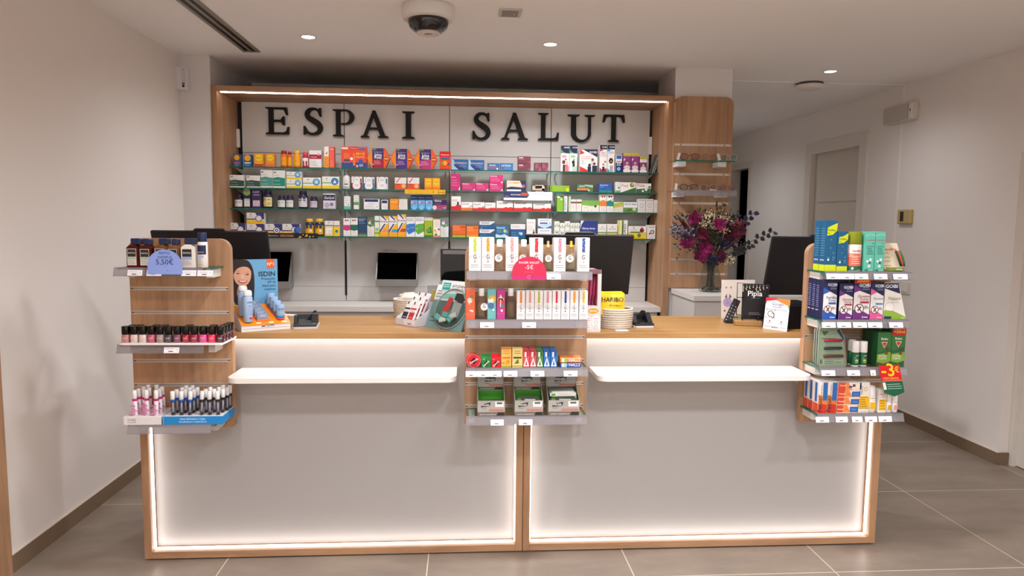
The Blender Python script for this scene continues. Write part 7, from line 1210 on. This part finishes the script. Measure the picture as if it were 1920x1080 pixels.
for i, (x, z, a_) in enumerate(((-0.045, -0.055, 0.4), (-0.01, -0.064, -0.3), (0.03, -0.055, 0.5), (0.05, -0.04, -0.5), (0.005, -0.04, 0.1))):
    m = MB().box(-0.02, 0.02, 0, 0.009, -0.013, 0.013, M(['5ab0a4', 'd4dcd8', '66b8aa', 'c8d0cc', '4aa498'][i], 0.4), 0.002); m.print_('l 0.1 0.9 0.3 0.7 2 e8f0ee', 0.04, 0.026, 0, -0.02, -0.013)
    o = m.build('sachet', None); o.matrix_world = Matrix.Translation(p0) @ Matrix.Rotation(rz, 4, 'Z') @ Rt @ Matrix.Translation((x, z, 0.03+0.006*(i == 4))) @ Matrix.Rotation(-math.pi/2, 4, 'X') @ Matrix.Rotation(a_, 4, 'Y'); tag(o, f'{["teal", "white", "teal", "white", "teal"][i]} sachet in the clear dome, {["far left", "left of centre", "right of centre", "far right", "resting on the others"][i]}', 'sachet', 'sachets in the clear dome')
# carton with dark red tubes
A = at(1098, 628, Z=WT); B = at(1126, 625, Z=WT); A[1] = max(A[1], 3.262); Yb = A[1]; wb = at(1126, 622, Y=Yb)[0]-at(1092, 622, Y=Yb)[0]; zt = at(1122, 505, Y=Yb+0.01)[2]-WT
t = tag(empty('dental_display', (at(1109, 622, Y=Yb)[0], Yb, WT), 0.06), 'tall white carton with a window of dark red tubes', 'display box'); G = M('d2cecc', 0.5)
m = MB(); m.prism([(-wb/2, 0), (wb/2, 0), (wb/2, zt*0.42), (-wb/2, zt*0.42)], 0, 0.09, G); m.box(wb/2-0.018, wb/2, 0, 0.09, zt*0.42, zt, G); m.box(-wb/2, -wb/2+0.01, 0, 0.09, zt*0.42, zt, G); m.box(-wb/2, wb/2, 0.06, 0.09, zt*0.42, zt, G); m.prism([(-wb/2, zt*0.93), (wb/2, zt*0.93), (wb/2, zt), (-wb/2, zt)], 0, 0.06, M('8a5a60', 0.5)); m.print_('c 0.58 0.34 0.3 d8a020 0.5;T 0.58 0.33 0.4 f4ecdc *dentaid;p ece6e4 0.04 0.02 0.48 0.02 0.48 0.22 0.26 0.28 0.04 0.24;p ece6e4 0.52 0.02 0.98 0.02 0.98 0.24 0.75 0.28 0.52 0.24;T 0.75 0.21 0.3 c86a6a *market;o 0.75 0.16 0.1 0.02 c86a6a;l 0.56 0.94 0.03 0.1 4 d8b0b0;T 0.26 0.21 0.3 c86a6a *marcas;l 0.1 0.44 0.03 0.18 5 d8b0b0', wb, zt, 0, -wb/2, 0); m.build('carton_body', t)
for i in range(4):
    x = -wb/2+0.02+0.0155*i; o = MB().tube([(x, 0.03, zt*0.43), (x+0.003, 0.02, zt*0.6), (x+0.008, 0.024, zt*0.8), (x+0.01, 0.028, zt*0.92)], 0.008, M(['7a1a3a', '9a3a5a', '8a1f44', 'a02a50'][i], 0.3, coat=0.4), 10).build('dark_red_tube', t)
# earring stand etc on the right
p = at(1406, 611, Z=WT); t = tag(empty('earring_stand', (p[0], p[1]+0.01, WT), -0.2), 'black wire earring stand with a name card on a wooden block', 'jewellery stand')
MB().box(-0.075, 0.062, -0.02, 0.035, 0, 0.026, OAKT, 0.003).build('wooden_block', t)
zt = at(1415, 531, Y=p[1]+0.01)[2]-WT; m = MB().box(-0.04, 0.088, 0.004, 0.007, 0.032, zt-0.004, M('141113', 0.5)); m.print_('T 0.5 0.66 0.56 ece6e2 *Pipía;l 0.34 0.7 0.6 0.61 1 8a8482;l 0.28 0.74 0.14 0.18 2 8a8482;r 0 0.55 1 0.555 2a2628', 0.128, zt-0.036, 0.004, -0.04, 0.032); m.build('name_card', t)
m = MB(); K = M('0c0b0c', 0.4); z0 = 0.055; m.tube([(-0.066, 0.0, z0), (-0.066, 0.0, zt), (0.09, 0.0, zt-0.006), (0.09, 0.0, z0-0.012)], 0.0024, K, 7); m.tube([(-0.066, 0.0, z0), (0.09, 0.0, z0-0.012)], 0.0022, K, 7); m.tube([(-0.066, 0, zt*0.66), (-0.03, 0, zt*0.66)], 0.002, K, 6); m.tube([(-0.035, 0, z0), (-0.035, 0, 0.026)], 0.003, K, 7); m.tube([(0.045, 0, z0-0.008), (0.045, 0, 0.026)], 0.003, K, 7); m.build('wire_frame', t)
for i in range(9):
    x = -0.054+0.0165*i; z = zt-0.006-0.0004*i; m = MB(); m.tube([(0, -0.004, 0), (0, -0.004, -0.012)], 0.0012, M('d8d4d0', 0.25, 0.6), 5)
    for k in range(1+(i*3) % 4): m.ball((0.002*((k+i) % 3-1), -0.004, -0.013-0.007*k), 0.0032, M('e4dccc', 0.3, 0.2), 6)
    m.build('earring', t, (x, 0.0, z))
p = at(1362, 600, Z=WT); Yc = p[1]+0.06; a, b = at(1352, 600, Y=Yc)[0], at(1416, 600, Y=Yc)[0]; zt = at(1385, 525, Y=Yc)[2]-WT
m = MB().box(0, b-a, 0, 0.002, 0, zt, M('e8dcd2', 0.5)); m.print_('c 0.14 0.8 0.03 a89a8a;c 0.28 0.8 0.03 a89a8a;p 6a5a4a 0.1 0.56 0.16 0.64 0.17 0.5;p 6a5a4a 0.3 0.56 0.24 0.64 0.23 0.5;c 0.18 0.42 0.13 a893c0;c 0.18 0.42 0.1 b8a4d0;l 0.12 0.24 0.38 0.46 3 8a74a8;c 0.1 0.2 0.03 8a5a4a;p 5a5a4a 0.6 0.5 0.64 0.6 0.66 0.46;c 0.7 0.3 0.03 4a4a3a;p 8aa03a 0.3 0.02 1 0.02 1 0.06 0.3 0.05;T 0.4 0.01 0.22 4a4a4a *Pipía', b-a, zt, 0, 0, 0); tag(m.build('earring_card', None, (a, Yc, WT), (-0.06, 0, 0.05)), 'cream card with earrings and a lilac stamp behind the wire stand', 'earring card')
# keypad leaning
p = at(1358, 606, Z=WT); t = tag(empty('keypad_stand', (p[0]+0.012, p[1], WT), -0.25), 'dark narrow panel of small earrings on a slanted foot', 'display panel')
m = MB().box(-0.019, 0.019, 0, 0.006, 0, 0.14, M('232123', 0.45), 0.002)
for i in range(6):
    for k in range(2): m.ball((-0.009+0.018*k, -0.002, 0.016+0.0165*i), 0.0042, M('b8b4b0', 0.25, 0.5), 6)
m.xf(Matrix.Rotation(0.42, 4, 'Y') @ Matrix.Rotation(-0.25, 4, 'X')); m.build('panel', t); MB().box(0.0, 0.04, -0.004, 0.03, 0, 0.018, M('1a181a', 0.5), 0.002).build('foot', t)
# review card
A = at(1430, 616, Z=WT); B = at(1475, 622.5, Z=WT); B[1] = max(B[1], 3.262); rz = math.atan2(B[1]-A[1], B[0]-A[0]); wc = float(np.hypot(*(B-A)[:2])); hc = (at(1463, 562, Y=A[1])[2]-WT)*1.08
m = MB().box(0, wc, 0, 0.002, 0, hc, M('e6e2e6', 0.45), 0.0008); m.print_('p d82a3a 0 1 0 0.88 0.42 0.95 0.5 1;p e8823a 0.5 1 0.42 0.95 0.94 0.8 1 0.82 1 1;p 5a8a6a 1 0.82 0.94 0.8 1 0.66;p 6a6a6e 0 0.88 0.06 0.88 0 0.76;T 0.52 0.78 0.48 4a5a8a Google;l 0.3 0.7 0.72 0.74 1 5a5a5e;l 0.06 0.94 0.64 0.66 1 8a8a8e;o 0.26 0.5 0.12 0.02 3a3a3e;c 0.36 0.46 0.07 2a2a2e 1.5;c 0.35 0.46 0.05 e6e2e6 1.5;r 0.08 0.6 0.1 0.64 3a3a3e;r 0.08 0.36 0.1 0.4 3a3a3e;r 0.42 0.36 0.44 0.4 3a3a3e;r 0.42 0.6 0.44 0.64 3a3a3e;c 0.26 0.28 0.025 3a3a3e;c 0.74 0.28 0.025 3a3a3e;l 0.16 0.36 0.22 0.24 1 a8a8ac;l 0.64 0.84 0.22 0.24 1 a8a8ac;T 0.5 0.08 0.3 1a1a1c *topdoctor;l 0.06 0.3 0.1 0.12 1 9a9a9e;l 0.72 0.94 0.1 0.12 1 9a9a9e', wc, hc, 0, 0, 0)
tag(m.build('review_card', None, (A[0], A[1], WT), (-0.12, 0.0, rz)), 'tilted white review card with a red and orange top', 'card')
# black box printer
a, b = at(1447, 616, Y=3.36)[0], at(1530, 616, Y=3.36)[0]; zt = at(1490, 572, Y=3.36)[2]-WT
t = tag(empty('receipt_printer', ((a+b)/2, 3.36, WT)), 'black box printer behind the review card', 'printer'); w = b-a
MB().box(-w/2, w/2, 0, 0.2, 0, zt, M('101012', 0.35), 0.006).build('case', t); MB().box(-w/2+0.01, w/2-0.01, 0.01, 0.19, zt, zt+0.006, M('1c1c1f', 0.3), 0.003).build('lid', t); MB().box(-w/2+0.02, w/2-0.02, 0.03, 0.036, zt+0.006, zt+0.0075, M('050506')).build('paper_slot', t)
# ================================================================ right column: slat board, spectacles, cabinet, bouquet
t = tag(empty('slatted_wall_display', (1.785, 5.2, 1.113)), 'tall oak slatted board with rounded top on the right column', 'display panel'); w = 0.222
zt = at(1320, 181, Y=5.2)[2]-1.113
MB().prism(rrect(-w, w, 0.001, zt, 0.06, 0.06), 0, 0.058, OAKV).build('board', t)
for y in (272, 327, 381.5, 409, 463, 487, 514):
    z = at(1320, y, Y=5.2)[2]-1.113; m = MB().box(-w+0.003, w-0.003, -0.0012, 0, z-0.008, z+0.008, M('c8c0b8', 0.3, 0.5))
    for q in (-w+0.05, w-0.06, w-0.012): m.box(q-0.004, q+0.004, -0.002, 0, z-0.004, z+0.004, DARK)
    m.build('groove_rail', t)
SG = []
for (x0, x1, y, rail) in ((1265, 1379, 299.5, False), (1262, 1381, 357, True)):
    Yg = 5.06; a, b = at(x0, y, Y=Yg), at(x1, y, Y=Yg); z = a[2]-1.113; SG.append(a[2])
    m = MB().box(a[0]-1.785, b[0]-1.785, Yg-5.2, -0.002, z-0.008, z, GLASS); m.box(a[0]-1.785, b[0]-1.785, Yg-5.2-0.0012, Yg-5.2, z-0.008, z-0.0005, GEDGE if not rail else RAIL); g = m.build('glass_shelf', t)
    for xx in (a[0]-1.785+0.03, b[0]-1.785-0.12): MB().box(xx, xx+0.06, -0.12, -0.002, z-0.045, z-0.009, M('dcd8d6', 0.4)).build('bracket', g)
    if rail: price_rail(g, a[0]-1.785, b[0]-1.785, z+0.004, Yg-5.2-0.002, 0.04)
def spectacles(x0, x1, y0, y1, zbase, rim, lens, label, thick=0.0022):
    Y = 5.085; a, b = at(x0, y1, Y=Y)[0], at(x1, y1, Y=Y)[0]; w = b-a; h = min(0.045, (at(x0, y0, Y=Y)[2]-at(x0, y1, Y=Y)[2]))
    t = tag(empty('spectacles', ((a+b)/2, Y, zbase)), label, 'spectacles', 'spectacles on the column shelves'); F = M(rim, 0.25, coat=0.4) if rim[0] != '~' else GL(rim[1:], 0.3, 0.1)
    lw = w*0.4; m = MB()
    for s in (-1, 1):
        c = s*w*0.27; pts = []
        for q in np.linspace(0, 2*math.pi, 24, endpoint=False):
            e = (abs(math.cos(q))**2.6+abs(math.sin(q))**2.6)**(-1/2.6); pts.append((c+lw/2*e*math.cos(q)*(1.0 if math.sin(q) > 0 else 0.92), 0, h/2+0.0025+h/2*e*math.sin(q)))
        m.tube(pts, thick, F, 6, True)
        MB().add(pts, [tuple(range(24))], GL(lens, 0.75, 0.03)).build('lens', t)
    m.tube([(-w*0.075, 0, h*0.72), (-w*0.04, -0.003, h*0.82), (w*0.04, -0.003, h*0.82), (w*0.075, 0, h*0.72)], thick, F, 6); m.build('rim', t)
    for s in (-1, 1): MB().tube([(s*w*0.47, 0, h*0.8), (s*w*0.5, 0.004, h*0.82), (s*w*0.46, 0.06, h*0.75), (-s*w*0.0+s*w*0.2, 0.075, h*0.2), (s*w*0.05, 0.06, 0.004)], thick*0.85, F, 6).build('temple', t)
spectacles(1274, 1312, 286, 299, SG[0], '5a1418', 'd8b8b0', 'dark red framed spectacles on the upper column shelf'); spectacles(1314, 1347, 287, 299, SG[0], 'b0602a', 'd8d0c8', 'orange framed spectacles in the middle of the upper column shelf'); spectacles(1350, 1382, 287, 299, SG[0], '~b8c8c0', 'd0dcd8', 'pale green clear spectacles at the right of the upper column shelf')
spectacles(1274, 1309, 342, 356, SG[1], '0e0c0d', 'd0c4bc', 'black framed spectacles on the lower column shelf'); spectacles(1312, 1344, 343, 356, SG[1], '~c8a498', 'd8c4bc', 'clear blush spectacles in the middle of the lower column shelf'); spectacles(1348, 1380, 343, 356, SG[1], '~b06a5a', 'd0b8b0', 'coral clear spectacles at the right of the lower column shelf')
for px, py, z, rot, lb in ((1273.5, 303, None, 0.25, 'white tag leaning at the left end of the upper column shelf'), (1352.5, 297, None, -0.3, 'white tag leaning before the pale green spectacles'), (1269.5, 360, None, 0.1, 'white tag at the left end of the lower column shelf'), (1339.5, 352, None, 1.45, 'small white tag lying before the blush spectacles')):
    p = at(px, py, Y=5.055); zb = SG[0] if py < 330 else SG[1]; m = MB().box(-0.009, 0.009, 0, 0.0012, 0, 0.05, M('e2deda')); m.print_('l 0.2 0.8 0.3 0.7 3 8a8688', 0.018, 0.05); o = m.build('spectacle_tag', None, (p[0]-0.006 if rot < 1 else p[0]+0.022, 5.072, zb+0.0012), (0, rot if rot < 1 else -1.5, 0)); tag(o, lb, 'tag', 'tags on the column shelves')
# white cabinet with a cut corner
cab = [(1.575, 5.14), (1.575, 4.66), (1.6, 4.64), (2.4, 4.64), (2.4, 5.19), (1.575, 5.19)]
cab = [(1.575, 5.19), (1.585, 4.645), (2.45, 4.645), (2.45, 5.19)]
p1, p2 = at(1254, 548, Y=5.1), at(1304, 562, Z=1.09)
cabp = [(1.572, 5.19), (1.572, 5.13), (p2[0], 4.645), (2.5, 4.645), (2.5, 5.19)]
t = tag(empty('white_cabinet', (0, 0, 0)), 'white low cabinet with a slanted side under the vase', 'cabinet')
m = MB().prism(cabp, 1.077, 1.112, M('d0cac4', 0.45), ax='z'); m.build('top', t)
m = MB().prism([(x+(0.01 if x < 2 else -0.005), y+(0.016 if y < 5 else -0.005)) for x, y in cabp], 0.0, 1.0765, M('c6c0ba', 0.5), ax='z'); m.build('body', t)
MB().box(p2[0]+0.03, 2.48, 4.655, 4.6605, 0.1, 1.04, M('cac4be', 0.5)).build('door', t)
# vase with dried flowers
pv = at(1329, 546, Z=1.1125); VX, VY, VZ = pv[0], pv[1]-0.02, 1.1125; VH = at(1329, 492, Y=VY)[2]-VZ; sc_ = 1311.5/VY; vr = 21/sc_
t = tag(empty('glass_vase', (VX, VY, VZ)), 'clear glass vase with dark pebbles and flower stems on the white cabinet', 'vase')
gv = GL('d8dcd8', 0.86, 0.02)
MB().lathe([(vr*0.9, 0), (vr, 0.006), (vr*1.02, VH*0.25), (vr*0.86, VH*0.6), (vr*0.66, VH*0.88), (vr*0.72, VH)], gv, n=28).build('glass_body', t)
m = MB(); rnd = random.Random(3)
for i in range(60):
    a, r = rnd.random()*6.28, vr*0.8*math.sqrt(rnd.random()); m.ball((r*math.cos(a), r*math.sin(a), 0.012+0.02*rnd.random()), 0.008, M(rnd.choice(['3a322c', '4a4038', '2a2522', '8a7a6a']), 0.4), 6, 1.2, 1, 0.7)
o = m.build('pebbles', t); o['kind'] = 'stuff'
def stem_path(px, py, dy):
    h = at(px, py, Y=VY+dy); a = Vector((VX+rnd.uniform(-.5, .5)*vr, VY+rnd.uniform(-.4, .4)*vr, VZ+0.03)); n = Vector((VX+(h[0]-VX)*0.09, VY+dy*0.1, VZ+VH*0.97)); e = Vector(h)
    mid = n.lerp(e, 0.55)+Vector((0, 0, 0.02)); return [a, n, mid, e]
def leafq(m, c, d, L, w, mat):
    d = d.normalized(); s = d.cross(Vector((rnd.uniform(-.4, .4), -1, rnd.uniform(-.4, .4)))).normalized(); u = d.cross(s)*L*0.15
    pts = [c, c+d*L*0.35+s*w+u, c+d*L*0.75+s*w*0.7+u*0.5, c+d*L, c+d*L*0.75-s*w*0.7+u*0.5, c+d*L*0.35-s*w+u]; m.add(pts, [(0, 1, 2, 3), (0, 3, 4, 5)], mat, True)
def flower(px, py, kind, cols_, size, label, dy=0.0):
    P = stem_path(px, py, dy); s = size/sc_; e = P[-1]
    t = tag(empty('flower_stem', tuple(P[0])), label, 'dried flower', 'dried flowers in the glass vase')
    MB().tube([p-P[0] for p in P], 0.0022, M('4a4634', 0.7), 5).build('stem', t)
    m = MB(); c0 = e-P[0]
    if kind == 'bloom':
        for i in range(26):
            a = i*2.4; d = Vector((math.cos(a), rnd.uniform(-0.9, 0.5), math.sin(a)))*(0.5+0.5*rnd.random()); leafq(m, c0+d*s*0.15, d, s*(0.7+0.6*rnd.random()), s*0.38, M(rnd.choice(cols_), 0.7))
    elif kind == 'cluster':
        for i in range(44):
            d = Vector((rnd.gauss(0, 1), rnd.gauss(0, .7), rnd.gauss(0, .8)))*s*0.5; m.ball(tuple(c0+d), s*0.13*(0.7+0.6*rnd.random()), M(rnd.choice(cols_), 0.8), 6); m.tube([c0-Vector((0, 0, s*0.3)), c0+d], 0.0009, M('4a4634', 0.7), 4)
    elif kind == 'spike':
        for i in range(34):
            f = i/34; d = (P[-1]-P[-2]).normalized(); a = i*2.4; leafq(m, c0+d*s*(f-0.6)*1.6, Vector((math.cos(a), math.sin(a)*.6-.2, 0.4)), s*0.34*(1.2-f), s*0.1, M(rnd.choice(cols_), 0.75))
    elif kind == 'leaf':
        for i in range(7):
            f = i/6; c = P[-2].lerp(P[-1], 0.25+0.75*f)-P[0]; sd = 1 if i % 2 else -1; ax = (P[-1]-P[-2]).normalized(); d = Vector((-ax.z, 0, ax.x))*sd+ax*0.5+Vector((0, rnd.uniform(-.6, .4), 0)); leafq(m, c, d, s*0.75, s*0.3, M(rnd.choice(cols_), 0.6))
    m.build('flower_head' if kind != 'leaf' else 'leaves', t)
MG = ['8a1a5a', 'a01f66', '78164e', '6a1444']; WN = ['5a1430', '6a1a38', '4a1028']; CRM = ['d8c8a4', 'e0d4b4', 'c8b48c']; EUC = ['2a2a30', '34323a', '262a2c']; GRN = ['4a5238', '5a6044', '3a422e']; LIL = ['7a6a94', '8a7aa0', '5a4a78']; IND = ['241c48', '2c2458', '1a1638']
for a in ((1303, 409, 'bloom', MG, 12, 'magenta bloom at the upper left of the bouquet'), (1289, 455, 'bloom', MG, 12, 'magenta bloom low on the left side of the bouquet'), (1317, 438, 'bloom', WN, 13, 'wine red bloom in the middle of the bouquet'), (1322, 464, 'bloom', MG, 14, 'large magenta bloom below the centre of the bouquet'), (1314, 480, 'bloom', MG, 12, 'magenta bloom hanging just above the vase rim'),
          (1350, 421, 'bloom', MG, 11, 'magenta bloom right of the cream clusters'), (1385, 432, 'bloom', WN, 14, 'wine red bloom at the right of the bouquet'), (1369, 440, 'bloom', WN, 12, 'darker wine red bloom left of the right-hand one'), (1352, 482, 'bloom', WN, 10, 'wine red bloom low on the right near the vase'),
          (1334, 404, 'cluster', CRM, 13, 'cream flower cluster at the top of the bouquet'), (1322, 420, 'cluster', CRM, 13, 'cream flower cluster left of centre'), (1358, 411, 'cluster', CRM, 12, 'cream flower cluster upper right of centre'), (1340, 424, 'cluster', CRM, 12, 'cream flower cluster in the middle'), (1358, 432, 'cluster', ['e0d0a8', 'd8c498'], 9, 'single pale yellow bud cluster right of centre'), (1366, 485, 'cluster', CRM, 12, 'cream flower cluster drooping at the lower right'),
          (1385, 419, 'cluster', ['8a3a4a', '9a4a58'], 11, 'dusty red flower head at the upper right'), (1378, 450, 'cluster', ['6a3a44', '7a4a50'], 10, 'dusty red flower head at the middle right'), (1269, 432, 'cluster', ['6a6a78', '8a8894', '4a4a58'], 16, 'grey-blue thistle cluster at the far left'), (1284, 440, 'cluster', LIL, 16, 'lilac statice cluster at the left'), (1278, 416, 'spike', WN, 16, 'wine red feathery spike at the upper left'),
          (1361, 456, 'cluster', IND, 15, 'indigo flower cluster right of the big magenta bloom'), (1342, 486, 'cluster', IND, 14, 'indigo flower cluster above the vase rim'), (1304, 432, 'spike', GRN, 18, 'green feathery spray at the left of centre'), (1330, 450, 'spike', GRN, 18, 'green feathery spray in the middle'), (1300, 466, 'spike', GRN, 16, 'green feathery spray at the lower left'), (1346, 442, 'spike', GRN, 16, 'olive feathery spray right of centre'),
          (1413, 399, 'leaf', IND, 15, 'dark purple leaf sprig reaching to the upper right'), (1450, 434, 'leaf', EUC, 14, 'dark leaf sprig stretching far right over the monitor'), (1408, 458, 'leaf', EUC, 14, 'dark berry and leaf sprig at the right'), (1392, 468, 'leaf', EUC, 15, 'dark leaf sprig at the lower right'), (1380, 405, 'leaf', EUC, 14, 'dark leaf sprig behind the dusty red head'), (1354, 386, 'leaf', GRN, 12, 'thin green leaf sprig rising above the bouquet'), (1344, 380, 'spike', GRN, 9, 'thin olive tip, the highest of the bouquet'),
          (1270, 404, 'spike', ['8a8478', '7a7468'], 12, 'pale grassy spray at the upper left edge'), (1372, 424, 'leaf', EUC, 16, 'dark leaf sprig behind the right blooms')):
    flower(*a, dy=rnd.uniform(-0.09, -0.03) if a[2] in ('bloom', 'cluster') else rnd.uniform(-0.06, 0.0))

fm = MB(); rnd = random.Random(11)
for i in range(1500):
    u = rnd.gauss(0, 0.42); q = rnd.gauss(0, 0.42)
    px, py = 1330+max(-1, min(1, u))*64, 437-q*44-abs(u)*4
    if py > 486 or py < 392: continue
    e = Vector(at(px, py, Y=VY+rnd.uniform(-0.03, 0.07))); d = (e-Vector((VX, VY, VZ+VH))); d = d.normalized()+Vector((rnd.uniform(-.5, .5), rnd.uniform(-.5, .5), rnd.uniform(-.4, .4)))
    leafq(fm, e, d, rnd.uniform(0.014, 0.03), rnd.uniform(0.003, 0.008), M(rnd.choice(['3c3a30', '4a4a38', '5a5a42', '342c3a', '43303a', '6a6654', '5a3440', '2a272a']), 0.8))
for i in range(60):
    a = rnd.uniform(0, 6.28); r = rnd.random(); c = Vector(at(1333+math.cos(a)*58*r, 440+math.sin(a)*40*r, Y=VY+rnd.uniform(-0.05, 0.05))); fm.tube([Vector((VX+rnd.uniform(-.3, .3)*vr, VY+rnd.uniform(-.3, .3)*vr, VZ+VH*0.7)), c], 0.0012, M('4a4636', 0.8), 4)
o = fm.build('dried_filler'); tag(o, 'dark dried filler leaves packed between the flowers in the vase', 'dried leaves'); o['kind'] = 'stuff'
